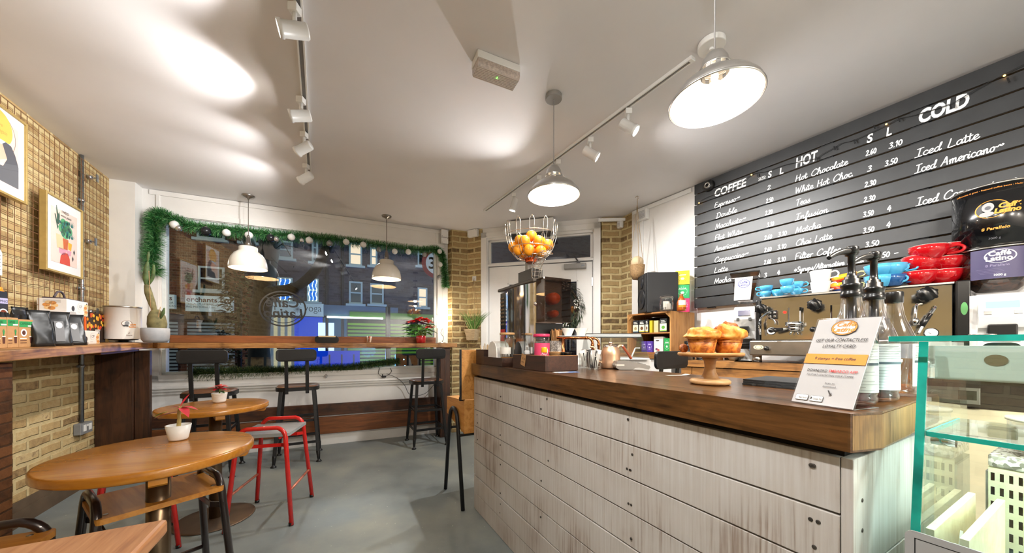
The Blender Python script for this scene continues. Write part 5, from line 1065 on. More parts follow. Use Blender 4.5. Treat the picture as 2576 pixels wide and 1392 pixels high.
# card reader
p = PZ(1587, 930, ZC+.001); t = thing('card_reader', 'grey card payment terminal lying on the counter by the kettle', 'card reader', fr(p.x, p.y, -2, p.z))
pr = [(-.088, .012), (-.085, .030), (-.078, .047), (-.02, .047), (.0, .040), (.085, .022), (.088, .012), (.08, .003), (.03, .012), (.012, .010), (-.005, .001), (-.07, .001)]
mb = MB(); mb.prism(pr, -.038, .038); o = mb.build('body', mat('terminal_grey', '7f7a74', .4, var=.02), t, bev=.006, seg=3); o.data.transform(RX(90))
mb = MB(); mb.box(-.070, -.03, .0475, -.025, .03, .049); o = mb.build('screen', mat('lcd', '5a5f5a', .2, var=0), t)
mb = MB()
for i in range(4):
    for j in range(3): mb.box(.004+.018*i, -.026+.019*j, .043-.0055*i, .016+.018*i, -.012+.019*j, .0435-.0050*i)
mb.build('keypad', mat('key_grey', '6d6a66', .5, var=0), t); mb = MB(); mb.box(-.0895, -.03, .022, -.084, .03, .030); mb.box(-.086, -.0392, .020, -.045, -.0384, .029); mb.build('card_slot', mat('slot_light', 'c7c0b6', .4, var=0), t)
t = thing('flyer', 'pale blue flyer lying under the dark box tray on the counter', 'flyer', PZ(1424, 938, ZC+.0006) @ Vector((0, 0, 0)) if False else T(*PZ(1430, 937, ZC+.0006)) @ RZ(20))
MB().box(-.06, -.02, 0, .05, .03, .0006).build('card', [mat('flyer_blue', '6c8fc9', .5, var=.25, scale=40)], t); MB().box(-.075, -.012, .0007, .0, .02, .0011).build('card', PAPER, t)
p = PZ(1704, 945, ZC+.0006); t = thing('paper_slip', 'thin curled receipt slip lying behind the cake stand on the counter', 'paper', fr(p.x, p.y, 10, p.z))
mb = MB(); mb.add([(x, y, .0006+.013*max(0, (x-.02)/.05)**2) for x in [-.05, -.03, -.01, .01, .03, .05] for y in (-.015, .015)], [(2*i, 2*i+2, 2*i+3, 2*i+1) for i in range(5)]); mb.add([(x, y, .0001+.013*max(0, (x-.02)/.05)**2) for x in [-.05, -.03, -.01, .01, .03, .05] for y in (-.015, .015)], [(2*i+1, 2*i+3, 2*i+2, 2*i) for i in range(5)]); mb.build('slip', mat('slip_paper', 'cfc2b2', .6, var=.03), t)
# cake stand and muffins
CS = T(.6588, 1.125, ZC+.001); t = thing('cake_stand', 'turned pale wooden cake stand on the counter', 'cake stand', CS)
MB().lathe([(.001, .0), (.055, .0), (.060, .004), (.060, .012), (.055, .016), (.03, .018), (.026, .022), (.018, .04), (.0155, .058), (.0175, .074), (.024, .088), (.001, .088)], 48).build('pedestal', WLIGHT, t)
MB().lathe([(.001, .0885), (.05, .0885), (.092, .0925), (.097, .0965), (.097, .102), (.094, .105), (.09, .1035), (.086, .102), (.001, .102)], 56).build('plate', wood('stand_plate', 'a5733c', 'c4935a', 'X', .6, .4, bump=.05), t)
CRUST = None
def crust(name, stops, sc):
    m, nt, b = base(name); L = nt.links.new; tc = N(nt, 'TexCoord'); n1 = N(nt, 'TexNoise'); n1.inputs['Scale'].default_value = sc; n1.inputs['Detail'].default_value = 6; n1.inputs['Distortion'].default_value = .6; L(tc.outputs['Object'], n1.inputs['Vector'])
    rp = ramp(nt, stops); L(n1.outputs['Fac'], rp.inputs['Fac']); L(rp.outputs['Color'], b.inputs['Base Color']); b.inputs['Roughness'].default_value = .45
    bp = N(nt, 'Bump'); bp.inputs['Strength'].default_value = .5; bp.inputs['Distance'].default_value = .004; L(n1.outputs['Fac'], bp.inputs['Height']); L(bp.outputs['Normal'], b.inputs['Normal']); return m
MTOP = crust('muffin_top', [(.3, 'a85a14'), (.48, 'd98a2c'), (.68, 'eeb85e')], 45); MBODY = crust('muffin_body', [(.3, '6d320c'), (.5, 'b5651a'), (.7, 'd08a35')], 55); MSW = crust('muffin_swirl', [(.3, '5d2a10'), (.5, '9a5220'), (.7, 'c9863f')], 70)
def muffin(M, k, lab, swirl, sd):
    t = thing('muffin', lab, 'muffin', M @ Matrix.Scale(k, 4), 'muffins on the cake stand')
    MB().lathe([(.001, .0), (.032, .0), (.034, .003), (.043, .046), (.001, .048)], 28).build('base', MBODY, t)
    n, m_ = 40, 12; v = []; f = []
    for j in range(m_+1):
        u = j/m_; r0 = .054*math.sin(min(1, .38+u*.9)*math.pi/2) if u < .3 else .0535*math.cos((u-.3)/.7*math.pi/2)**(.75)
        r0 = max(r0, .0006) if j < m_ else .0006; z0 = .038+.012*u/.3 if u < .3 else .05+(.034 if not swirl else .046)*math.sin((u-.3)/.7*math.pi/2)
        if j == 0: r0 = .043
        for i in range(n):
            a = 2*math.pi*i/n; d_ = noise.noise(Vector((math.cos(a)*2.2+sd, math.sin(a)*2.2, u*3)))*.005
            if swirl: d_ += .004*math.sin(a*2+u*11)
            else: d_ += .003*math.sin(u*14+a*1.2)*(1 if u > .3 else 0)
            if j == 0: d_ = 0
            v.append(((r0+d_*(.3 if j == m_ else 1))*math.cos(a), (r0+d_)*math.sin(a) if j < m_ else 0, z0+d_*.8))
    f = [(j*n+i, j*n+(i+1) % n, (j+1)*n+(i+1) % n, (j+1)*n+i) for j in range(m_) for i in range(n)]
    mb = MB(); mb.add(v, f, 0, True); tp = mb.build('crown', MTOP, t)
    if swirl:
        c = [((.036-.004*q*.5)*math.cos(q*.55), (.036-.002*q)*math.sin(q*.55), .076+.0016*q) for q in range(17)]; MB().tube(smooth(c, 3), [.0105]*40+[.008]*9, 10).build('swirl', MSW, tp)
    return t
zt = .1025
muffin(CS @ T(-.038, -.022, zt), 1.0, 'plain crowned muffin at the front left of the cake stand', False, 1.3)
muffin(CS @ T(.052, -.012, zt) @ RZ(50), .98, 'tall muffin with nutty brown swirl at the right of the cake stand', True, 4.1)
muffin(CS @ T(.012, .056, zt), .72, 'smaller muffin behind the other two on the cake stand', False, 7.7)
t = thing('cookie', 'seeded cookie standing behind the left muffin on the cake stand', 'cookie', CS @ T(-.068, .038, zt+.016) @ RX(80)); MB().lathe([(.001, -.006), (.012, -.006), (.016, 0), (.012, .006), (.001, .007)], 20).build('cookie', MSW, t)
# slates
SL = mat('slate', '2d2f31', .6, var=.25, scale=30, bump=.3); random.seed(3)
p = PZ(1868, 969, ZC)
for i, lab in enumerate(('bottom slate serving board of the stack beside the card sign', 'middle slate serving board of the stack beside the card sign', 'top slate serving board of the stack beside the card sign')):
    pts = []
    for (xa, ya), (xb, yb) in zip(((0, 0), (.155, 0), (.155, .20), (0, .20)), ((.155, 0), (.155, .20), (0, .20), (0, 0))):
        for k_ in range(12): u = k_/12; pts.append((xa+(xb-xa)*u+random.uniform(-.002, .002), ya+(yb-ya)*u+random.uniform(-.002, .002)))
    o = MB().prism(pts, 0, .0055).build('slate_board', SL, loc=fr(p.x+.004*i, p.y+.006*i, -56, ZC+.0008+.0061*i)); tag(o, lab, 'slate board', 'slate boards on the counter')
# card sign
BL = PZ(1991, 1011.6, ZC+.001); BRR = PZ(2144.4, 1033.7, ZC+.001); wd = (BRR-BL).length; ang = math.degrees(math.atan2(BRR.y-BL.y, BRR.x-BL.x)); sh = .214
SG = fr(BL.x, BL.y, ang, ZC+.001); t = thing('loyalty_card_sign', 'leaning clear acrylic sign for a contactless loyalty card, by the syrup bottles', 'sign', SG); tl = RX(-27.5)
mb = MB(); mb.M = tl; mb.box(-.002, -.003, 0, wd+.002, -.0012, sh); mb.box(-.002, .0012, 0, wd+.002, .003, sh); mb.M = Matrix(); mb.box(-.002, .003, 0, wd+.002, .085, .0022); mb.build('acrylic_holder', CLEARP, t, bev=.0005)
mb = MB(); mb.M = tl; mb.box(0, -.001, .002, wd, .001, sh-.002, 0); mb.M = Matrix(); B = tl @ T(0, -.0034, 0) @ RX(90); k_ = wd/.109
mb.poly([(0, .098), (wd, .098), (wd, .122), (0, .122)], B, 1)
mb.text('9 stamps = free coffee', .0078, B @ T(wd/2, .1075, .0003), 2, al='CENTER', shear=.2, bold=.01, wid=wd*.66) if False else None
def ctext(s_, size, y, m, width, **kw):
    v, f, W = glyphs(s_, 'LEFT', kw.get('shear', 0), kw.get('bold', 0)); mb.text(s_, size, B @ T(wd/2-width/2, y, .0004), m, wid=width, **kw)
ctext('9 stamps = free coffee', .0095, .1075, 2, wd*.66, shear=.2, bold=.012)
ctext('GET OUR CONTACTLESS', .0105, .153, 2, wd*.83, shear=.2, bold=.008); ctext('LOYALTY CARD', .0105, .138, 2, wd*.53, shear=.2, bold=.008)
mb.text('DOWNLOAD', .009, B @ T(wd*.11, .078, .0004), 2, wid=wd*.34, bold=.01); mb.text('EMBARGO APP', .009, B @ T(wd*.48, .078, .0004), 3, wid=wd*.44, bold=.01); ctext('TO START COLLECTING YOUR STAMPS', .0065, .068, 2, wd*.76, shear=.15)
mb.text('Scan to', .0058, B @ T(wd*.48, .050, .0004), 2); mb.text('download', .0058, B @ T(wd*.46, .0425, .0004), 2)
mb.poly([(wd*.56, .036), (wd*.585, .036), (wd*.62, .028), (wd*.605, .027)], B, 2); mb.poly([(wd*.60, .024), (wd*.64, .026), (wd*.63, .032)], B, 2)
for x_ in (.06, .31):
    mb.poly(rrect(wd*x_, .008, wd*(x_+.22), .021, .002), B, 2); mb.poly(rrect(wd*x_+.0005, .0085, wd*(x_+.22)-.0005, .0205, .0018), T(0, -.0002, 0) @ B, 0)
mb.text('App Store', .006, B @ T(wd*.12, .0115, .0006), 2, wid=wd*.14); mb.text('Google Play', .006, B @ T(wd*.37, .0115, .0006), 2, wid=wd*.15); mb.poly([(wd*.325, .0105), (wd*.36, .0145), (wd*.325, .0185)], T(0, -.0003, 0) @ B, 2)
for rad, m in ((.0245, 2), (.0235, 1), (.0205, 2), (.0198, 0)): mb.disc((wd*.5, .188), rad*.95, rad*.78, T(0, -.00005*(30-rad*1000), 0) @ B, m, 32)
for m, dx in ((2, .0007), (1, 0)):
    mb.text('Caff\u00e9', .0145, B @ T(wd*.5-.015+dx, .1905-dx, .0008-dx*.5), m, shear=.25, bold=.03, wid=.033); mb.text('Latino', .0145, B @ T(wd*.5-.021+dx, .1775-dx, .0008-dx*.5), m, shear=.25, bold=.03, wid=.042)
mb.build('printed_card', [PAPER, ORANGEP, inkm('3b3636'), REDPR], t)
# syrup bottles
def syrup(px, Y, lab, pump, liq, lv, labels=True, la=-125):
    p = P(px, 0, Y); t = thing('syrup_bottle', lab, 'syrup bottle', T(p.x, p.y, ZC+.001), 'syrup bottles by the card sign'); r = .0415
    MB().lathe([(.001, .001), (r-.006, .001), (r-.001, .006), (r, .016), (r-.002, .02), (r, .026), (r, .135), (r-.003, .15), (.031, .172), (.0235, .192), (.019, .210), (.0165, .235), (.0175, .238), (.0175, .246), (.0145, .246), (.0135, .232), (.016, .208), (.0205, .19), (.028, .17), (r-.006, .149), (r-.0035, .135), (r-.0035, .01), (.001, .006)], 40).build('bottle', CLEARP, t)
    MB().lathe([(.001, .0065), (r-.0045, .0095), (r-.0045, lv), (.001, lv)], 32).build('syrup', liq, t)
    if labels:
        n = 20; v = [((r+.0006)*math.cos(R(la-70+7*i)), (r+.0006)*math.sin(R(la-70+7*i)), z) for z in (.028, .132) for i in range(n+1)]; q = MB(); q.add(v, [(i, i+1, n+2+i, n+1+i) for i in range(n)], 0, True)
        for j, (z, a, b, m) in enumerate([(.126-.0055*j, -58, 60 if j % 3 else 40, 1) for j in range(6)]+[(.086, -62, 62, 2)]+[(.078-.0065*j, -55, 20+25*(j % 3), 1) for j in range(8)]):
            q.add([((r+.0012)*math.cos(R(la+a+(b-a)*i/8)), (r+.0012)*math.sin(R(la+a+(b-a)*i/8)), z+dz) for dz in (0, .0011 if m == 1 else .0055) for i in range(9)], [(i, i+1, i+10, i+9) for i in range(8)], m, True)
        q.build('label', [mat('label_white', 'e8efee', .5, var=.01), inkm('b4bcbc'), inkm('52626a')], t)
    if pump:
        MB().lathe([(.018, .236), (.0188, .237), (.0188, .246), (.0175, .247), (.0175, .258), (.0188, .259), (.0188, .266), (.0155, .267), (.0155, .276), (.012, .277), (.0115, .283), (.008, .284), (.0065, .296), (.0065, .328), (.011, .330), (.011, .336), (.001, .336)], 28).build('pump_collar', BLACKP, t)
        mb = MB(); mb.tube(smooth([(.008, .002, .340), (-.02, -.004, .338), (-.045, -.010, .331), (-.064, -.014, .321)]), [.0085, .0083, .008, .0078, .0075, .0072, .007, .0067, .0064, .006, .0057, .0054, .0052, .005, .0048, .0046, .0045, .0045, .0045], 10); mb.lathe([(.001, .334), (.0125, .334), (.0125, .347), (.010, .350), (.001, .351)], 24); mb.build('pump_head', BLACKP, t)
        MB().cyl(.0085, .02, .24, 12).build('dip_tube', BLACKP, t)
    else: MB().lathe([(.0175, .238), (.0182, .239), (.0182, .264), (.017, .266), (.001, .2665)], 28).build('cap', BLACKP, t)
    return t
RUBY = glass('ruby_syrup', (.42, .08, .06), .06, .3, 3); AMB = glass('amber_syrup', (.88, .62, .2), .06, .3, 3); VIO = glass('violet_syrup', (.55, .25, .35), .06, .3, 3)
syrup(2142, .757, 'syrup bottle with black pump, nearest the card sign', True, VIO, .035)
syrup(2198, .80, 'syrup bottle with black pump and white label, between the other two bottles', True, RUBY, .045, la=-112)
syrup(2247, .872, 'capped syrup bottle with amber syrup, no pump', False, AMB, .095, True, -20)
# ---------------- menu board ----------------
BRD = RW @ T(0, -.055, 0); NP = 12; ZL = 1.487; pit = (CEIL-.012-ZL)/NP
BX0 = hit(RW, 1747, 600, .055).x; BX1 = 3.6
t = thing('menu_board', 'black slatted menu board with white handwriting covering the right wall', 'menu board', BRD)
bk = MB().box(BX0+.01, .03, ZL+.01, BX1, .05, CEIL-.014)
mb = MB(); random.seed(4)
for i in range(NP):
    z = ZL+i*pit; mb.box(BX0+random.uniform(-.003, .003), 0, z+.0045, BX1, .018, z+pit-.0045)
mb.build('slats', SLATB, t, bev=.002)
mb = bk
for i in range(NP):
    z = ZL+i*pit
    for x in (BX0+.11, BX0+.52, BX0+.9, BX0+1.32, BX0+1.75): mb.box(x, .010, z-.004, x+.07, .03, z+.0044, 1)
mb.build('backing', [mat('board_backing', 'a58c6d', .8, var=.1), mat('slat_spacer', '141414', .7, var=0)], t)
for q in (.16, .50, .92, 1.35, 1.8): MB().box(BX0+q, .0185, ZL+.02, BX0+q+.05, .03, CEIL-.02).build('batten', mat('slat_spacer', '141414'), t)
# single stroke handwriting: (advance, strokes) on a grid with x-height 1
GL = {
'a': (.86, [[(.62, .85), (.4, 1), (.12, .75), (.08, .3), (.25, .02), (.5, .2), (.64, .7), (.66, .95), (.64, .3), (.72, .05), (.88, .25)]]),
'b': (.78, [[(.0, .2), (.2, 1.2), (.25, 1.85), (.1, 1.9), (.06, 1.2), (.08, .2), (.3, 0), (.55, .3), (.5, .8), (.25, .9), (.12, .6)], [(.52, .75), (.8, .8)]]),
'c': (.7, [[(.58, .82), (.4, 1), (.14, .78), (.08, .35), (.28, .02), (.5, .05), (.74, .3)]]),
'd': (.86, [[(.6, .85), (.38, .98), (.1, .7), (.1, .25), (.28, .02), (.5, .2), (.7, 1.0), (.8, 1.75), (.68, 1.7), (.62, 1.0), (.62, .3), (.74, .05), (.88, .25)]]),
'e': (.68, [[(.02, .38), (.35, .5), (.52, .78), (.38, 1), (.14, .8), (.08, .35), (.28, .02), (.5, .06), (.72, .3)]]),
'f': (.6, [[(.0, .2), (.3, 1.0), (.48, 1.7), (.36, 1.9), (.24, 1.5), (.2, .3), (.16, -.7), (.3, -.85), (.4, -.4), (.28, .05), (.62, .3)]]),
'h': (.86, [[(.0, .2), (.28, 1.2), (.34, 1.8), (.2, 1.85), (.12, 1.2), (.08, 0)], [(.09, .45), (.3, .95), (.5, .95), (.55, .5), (.56, .1), (.68, .02), (.88, .3)]]),
'i': (.42, [[(.02, .3), (.16, .95), (.12, .3), (.2, .02), (.44, .3)], [(.2, 1.35), (.22, 1.42)]]),
'k': (.76, [[(.08, 0), (.12, 1.2), (.24, 1.85)], [(.1, .4), (.42, .9), (.5, .75), (.3, .52), (.12, .48), (.4, .2), (.55, .0), (.78, .25)]]),
'l': (.46, [[(.0, .2), (.26, 1.2), (.34, 1.8), (.2, 1.85), (.12, 1.2), (.12, .25), (.24, .02), (.48, .3)]]),
'm': (1.24, [[(.02, .6), (.14, .95), (.14, 0)], [(.14, .5), (.34, .95), (.5, .9), (.5, 0)], [(.5, .5), (.72, .95), (.88, .9), (.9, .15), (1.02, .02), (1.26, .3)]]),
'n': (.86, [[(.02, .6), (.14, .95), (.14, 0)], [(.14, .5), (.36, .95), (.52, .9), (.54, .15), (.66, .02), (.88, .3)]]),
'o': (.76, [[(.42, .98), (.14, .8), (.08, .3), (.28, .0), (.52, .2), (.58, .7), (.42, .98), (.5, .82), (.78, .85)]]),
'p': (.84, [[(.02, .6), (.14, 1), (.12, 0), (.08, -.8)], [(.12, .6), (.34, .98), (.56, .75), (.54, .25), (.32, .0), (.14, .15)], [(.5, .1), (.86, .3)]]),
'r': (.62, [[(.02, .6), (.14, .95), (.13, 0)], [(.13, .45), (.26, .85), (.42, .98), (.56, .84)]]),
's': (.66, [[(.0, .15), (.26, .65), (.4, 1.0), (.42, .7), (.52, .3), (.34, .0), (.08, .08)], [(.44, .1), (.68, .3)]]),
't': (.5, [[(.1, 1.6), (.12, .8), (.14, .15), (.26, .0), (.52, .28)], [(-.1, 1.08), (.38, 1.16)]]),
'u': (.86, [[(.02, .6), (.12, .95), (.12, .3), (.26, .0), (.46, .15), (.6, .95), (.6, .2), (.7, .02), (.88, .3)]]),
'v': (.74, [[(.02, .7), (.14, .95), (.2, .4), (.32, .0), (.5, .5), (.54, .95), (.76, .9)]]),
'w': (1.0, [[(.02, .7), (.12, .95), (.14, .3), (.28, .0), (.44, .3), (.46, .8), (.5, .2), (.64, .0), (.8, .5), (.8, .95), (1.0, .9)]]),
'x': (.7, [[(.06, .95), (.3, .45), (.56, .02)], [(.56, .95), (.3, .45), (.04, .0)]]),
'y': (.8, [[(.02, .7), (.12, .95), (.14, .35), (.3, .1), (.5, .35), (.58, .95), (.52, .0), (.4, -.75), (.18, -.8), (.2, -.4), (.8, .3)]]),
'~': (1.0, [[(.0, .85), (.2, .75), (.34, 1.0), (.52, 1.05), (.56, .85), (.72, .8), (.9, 1.0), (.76, 1.15)]]),
'A': (1.15, [[(0, 0), (.35, .9), (.62, 1.85), (.78, .9), (.92, 0)], [(.22, .65), (.86, .7)]]),
'C': (1.2, [[(1.05, 1.45), (.9, 1.85), (.5, 1.7), (.14, 1.1), (.1, .4), (.4, .02), (.8, .1), (1.15, .45)]]),
'D': (1.15, [[(.2, 1.8), (.18, 0), (.0, .1), (.4, -.02), (.9, .35), (.95, 1.2), (.6, 1.75), (.05, 1.7)]]),
'E': (1.0, [[(.85, 1.8), (.2, 1.75), (.15, 0), (.9, .05)], [(.17, .95), (.7, 1.0)]]),
'F': (1.0, [[(.95, 1.85), (.2, 1.78), (.15, 0)], [(.17, .95), (.7, 1.0)]]),
'H': (1.2, [[(.18, 1.85), (.1, 0)], [(.9, 1.85), (.86, .3), (.95, .0), (1.2, .3)], [(.13, .9), (.88, .98)]]),
'I': (.95, [[(.12, 1.8), (.9, 1.88)], [(.5, 1.82), (.42, .05)], [(0, 0), (.85, .06)]]),
'L': (1.0, [[(.25, 1.85), (.18, .9), (.1, .05), (.5, .0), (.9, .1)]]),
'M': (1.4, [[(.08, 0), (.2, .9), (.3, 1.8), (.48, 1.0), (.66, .3), (.85, 1.0), (1.1, 1.8), (1.12, .9), (1.2, .0)]]),
'S': (.9, [[(.72, 1.6), (.45, 1.85), (.15, 1.5), (.4, 1.0), (.72, .6), (.55, .05), (.1, .15)]]),
'T': (1.0, [[(0, 1.8), (.95, 1.9)], [(.5, 1.84), (.42, .9), (.4, 0)]]),
'W': (1.5, [[(.1, 1.85), (.2, .9), (.32, .02), (.5, .8), (.66, 1.5), (.76, .8), (.9, .02), (1.1, .9), (1.3, 1.85)]]),
'0': (.8, [[(.35, 1.4), (.1, 1.0), (.1, .35), (.35, 0), (.6, .35), (.6, 1.0), (.35, 1.4)]]),
'1': (.5, [[(.05, 1.1), (.28, 1.42), (.24, 0)]]),
'2': (.85, [[(.08, 1.15), (.3, 1.45), (.58, 1.2), (.4, .6), (.1, .1), (.3, .05), (.75, .12)]]),
'3': (.8, [[(.08, 1.3), (.4, 1.45), (.55, 1.15), (.28, .8), (.6, .5), (.45, .05), (.05, .1)]]),
'4': (.9, [[(.45, 1.45), (.2, .9), (.1, .5), (.7, .55)], [(.6, 1.0), (.52, -.05)]]),
'5': (.8, [[(.62, 1.42), (.22, 1.38), (.16, .85), (.5, .8), (.6, .35), (.35, 0), (.05, .12)]]),
'6': (.8, [[(.5, 1.4), (.2, 1.0), (.1, .4), (.3, 0), (.58, .25), (.5, .65), (.14, .45)]]),
'.': (.35, [[(.12, .0), (.14, .06)]]), ':': (.35, [[(.12, .1), (.14, .16)], [(.14, .7), (.16, .76)]]), '-': (.9, [[(.1, .65), (.75, .7)]]),
'/': (.7, [[(.0, -.2), (.65, 1.85)]]), '*': (.9, [[(.4, 1.2), (.4, .2)], [(.05, .9), (.75, .5)], [(.05, .5), (.75, .95)]]), ' ': (.75, []), "'": (.3, [[(.1, 1.8), (.08, 1.5)]])}
HAND = mat('chalk_white', 'f0f0ee', .7, var=.03)
def handwrite(s_, wpen):
    x = 0; st = []
    for ch in s_:
        a, g = GL[ch]; st += [[(x+px+.12*py, py) for px, py in q] for q in g]; x += a
    return st, x
def ribbon(mb, pts, w_, M):
    pts = [Vector((p.x, p.y)) for p in smooth([Vector((a, b, 0)) for a, b in pts], 5)]; L = len(pts); v = []
    for i, p in enumerate(pts):
        d = pts[min(i+1, L-1)]-pts[max(i-1, 0)]; d = d.normalized() if d.length > 1e-9 else Vector((1, 0)); n = Vector((-d.y, d.x))*w_/2
        v += [(p.x+n.x, p.y+n.y, 0), (p.x-n.x, p.y-n.y, 0)]
    s0 = mb.M; mb.M = s0 @ M; mb.add(v, [(2*i, 2*i+1, 2*i+3, 2*i+2) for i in range(L-1)])
    for p in (pts[0], pts[-1]): mb.add([(p.x+w_/2*math.cos(k*1.0472), p.y+w_/2*math.sin(k*1.0472), .0001) for k in range(6)], [tuple(range(6))])
    mb.M = s0
def cpx(ox, oy, sc, x, y): return (ox+x/sc, oy+y/sc)
def menu(s_, crop, x0, y0, x1, xh=None, pen=.0052):
    ox, oy, sc = crop; a = hit(RW, ox+x0/sc, oy+y0/sc, .0562); b = hit(RW, ox+x1/sc, oy+y0/sc, .0562)
    W_ = b.x-a.x; st, adv = handwrite(s_, pen); k = W_/adv; ky = k if xh is None else xh
    mb = MB()
    for q in st: ribbon(mb, [(px*k, py*ky) for px, py in q], pen, T(a.x, -.0012, a.z) @ RX(90))
    mb.build('lettering', HAND, t)
C4, C5 = (1700, 360, 3.48), (2100, 120, 2.784)
XH = .0235
for s_, x0, y0, x1 in (('Espresso~', 338, 570, 560), ('Double', 352, 660, 535), ('Macchiato~', 345, 755, 612), ('Flat White', 340, 855, 580), ('Americano~', 338, 950, 590), ('Cappuccino~', 338, 1047, 635), ('Latte', 335, 1138, 455), ('Mocha~', 335, 1232, 515),
                       ('Hot Chocolate', 1045, 340, 1505), ('White Hot Choc.', 1042, 445, 1558), ('Teas', 1050, 552, 1175), ('Infusion', 1045, 678, 1335), ('Matcha', 1045, 792, 1270), ('Chai Latte', 1050, 902, 1368), ('Filter Coffee', 1042, 1022, 1445), ('*Syrups/Alternative Milks:', 1035, 1132, 1650)):
    menu(s_, C4, x0, y0, x1, XH if s_[0] != '*' else .019)
for s_, x0, y0, x1 in (('Iced Latte', 562, 772, 1010), ('Iced Americano~', 560, 882, 1182), ('Iced Cappuccino~', 568, 1110, 1272)): menu(s_, C5, x0, y0, x1, XH*1.05)
for s_, x0, y0, x1 in (('2', 800, 412, 832), ('2.50', 790, 528, 853), ('2.20', 783, 634, 847), ('3.10', 798, 737, 860), ('2.60', 775, 850, 842), ('3.10', 895, 822, 972), ('2.60', 775, 957, 838), ('3.10', 888, 934, 968), ('2.60', 772, 1064, 834), ('3.10', 888, 1045, 964), ('3', 770, 1178, 800), ('4', 886, 1155, 914),
                       ('2.60', 1663, 115, 1756), ('3.10', 1865, 50, 1985), ('3', 1675, 252, 1718), ('3.50', 1830, 205, 1942), ('2.30', 1652, 390, 1753), ('2.30', 1645, 522, 1746), ('3.50', 1640, 650, 1732), ('4', 1848, 600, 1888), ('3.50', 1638, 792, 1738), ('4', 1842, 742, 1884), ('3.50', 1658, 914, 1780), ('0.50 -', 1755, 1012, 1948)):
    menu(s_, C4, x0, y0, x1, .0225, .0055)
def head(s_, crop, x0, y0, x1, h_, bold=.03, shear=.12):
    ox, oy, sc = crop; a = hit(RW, ox+x0/sc, oy+y0/sc, .0562); b = hit(RW, ox+x1/sc, oy+y0/sc, .0562); W_ = hit(RW, ox+x0/sc, oy+(y0-h_)/sc, .0562).z-a.z
    mb = MB(); mb.text(s_, W_/.70, T(a.x, -.0012, a.z) @ RX(90), 0, shear=shear, bold=bold, wid=b.x-a.x); mb.build('heading', HAND, t)
head('COFFEE', C4, 335, 475, 615, 62); head('HOT', C4, 1046, 217, 1240, 80); head('COLD', C5, 583, 532, 938, 85, .045); head('S', C4, 805, 306, 840, 52); head('L', C4, 906, 276, 940, 52); head('SIZE:', C4, 722, 333, 788, 26, .01)
head('S', C5, 222, 670, 266, 56); head('L', C5, 357, 622, 396, 56)
# string of lights and camera on the board
mb = MB(); FL = [(1000, 355), (350, 470), (640, 400)]
pts = [hit(RW, px, py, .068) for px, py in ((1762, 505), (1790, 492), (1850, 472), (1890, 440), (1930, 431), (1975, 415), (2040, 402), (2056, 398), (2065, 390), (2098, 372), (2118, 360), (2150, 352), (2230, 315), (2262, 298), (2300, 290), (2390, 262), (2450, 228), (2520, 190), (2600, 150))]
mb.tube(smooth([(p.x, -.0135+.0, p.z) for p in pts], 5), .0022, 6)
t2 = thing('string_lights', 'black wire string of tiny lights pinned along the top of the menu board', 'string lights', BRD)
mb.v = [v for v in mb.v]; mb.build('wire', CB, t2)
WARM = emis('fairy_warm', 'ffb347', 8)
for px, py in ((1759, 511), (1891, 440), (2230, 313), (2527, 191)): p = hit(RW, px, py, .07); mb = MB(); mb.ball((p.x, -.0185, p.z), .0048, 8); mb.build('bulb', WARM, t2)
for px, py in ((1905, 440), (2054, 398), (2098, 372), (2148, 355), (2198, 318), (2260, 300), (2390, 268), (2534, 200)): p = hit(RW, px, py, .07); mb = MB(); mb.bar((p.x, -.017, p.z+.008), (p.x+.006, -.017, p.z-.018), .006, .006); mb.build('dead_bulb', BLACKP, t2)
p = hit(RW, 1781, 467, .08); t2 = thing('security_camera', 'round black camera at the top left of the menu board', 'camera', RW @ T(p.x, -.0555, p.z) @ RX(90))
MB().lathe([(.001, 0), (.048, 0), (.05, .006), (.046, .03), (.03, .04), (.001, .041)], 28).build('body', BLACKP, t2); MB().lathe([(.014, .0405), (.026, .0400), (.027, .0435), (.014, .044), (.014, .0405)], 20).build('lens_ring', STEEL, t2); MB().cyl(.013, .041, .0425, 14).build('lens', mat('lens_dark', '08080c', .05, var=0), t2)

# ---------------- back counter ----------------
BC = fr(1.304, 2.615, -45.84); ZB2 = 1.03
WBACK = wood('back_counter_wood', '553418', '8c5f30', 'X', 1.2, .5, c3='a0713c', dark='3a2411')
t = thing('back_counter', 'rough timber back counter under the espresso machine', 'counter', BC)
MB().prism([(0, 0), (1.95, 0), (1.95, .24), (0, .66)], .985, ZB2).build('worktop', WBACK, t, bev=.005)
MB().prism([(.02, .045), (1.93, .045), (1.93, .235), (.02, .62)], 0, .984).build('carcass', mat('dark_carcass', '1a1511'), t)
MB().box(.0, .012, .905, .075, .04, .980).box(.078, .012, .905, 1.16, .04, .980).build('upper_board', WBACK, t, bev=.003)
MB().box(.0, .012, .83, 1.16, .04, .902).build('lower_board', wood('back_board_dark', '4a2c15', '74491f', 'X', 1.2, .5), t, bev=.003)
MB().box(.0, .012, 0, 1.93, .044, .70).build('plinth_panel', mat('cream_panel', 'd8c9a8', .5, var=.12, scale=8), t)
MB().box(1.62, .012, .86, 1.93, .044, .980).build('side_board', WDARKX, t); MB().box(1.165, .016, .705, 1.93, .044, .835).build('cream_board', mat('cream_panel', 'd8c9a8'), t)
xo = hit(BC, 2326, 970, 0).x; xo1 = hit(BC, 2432, 970, 0).x
t = thing('under_counter_oven', 'steel fronted oven with knob and dark display under the back counter', 'oven', BC @ T(xo-.02, -.002, .845)); w_ = xo1-xo+.06
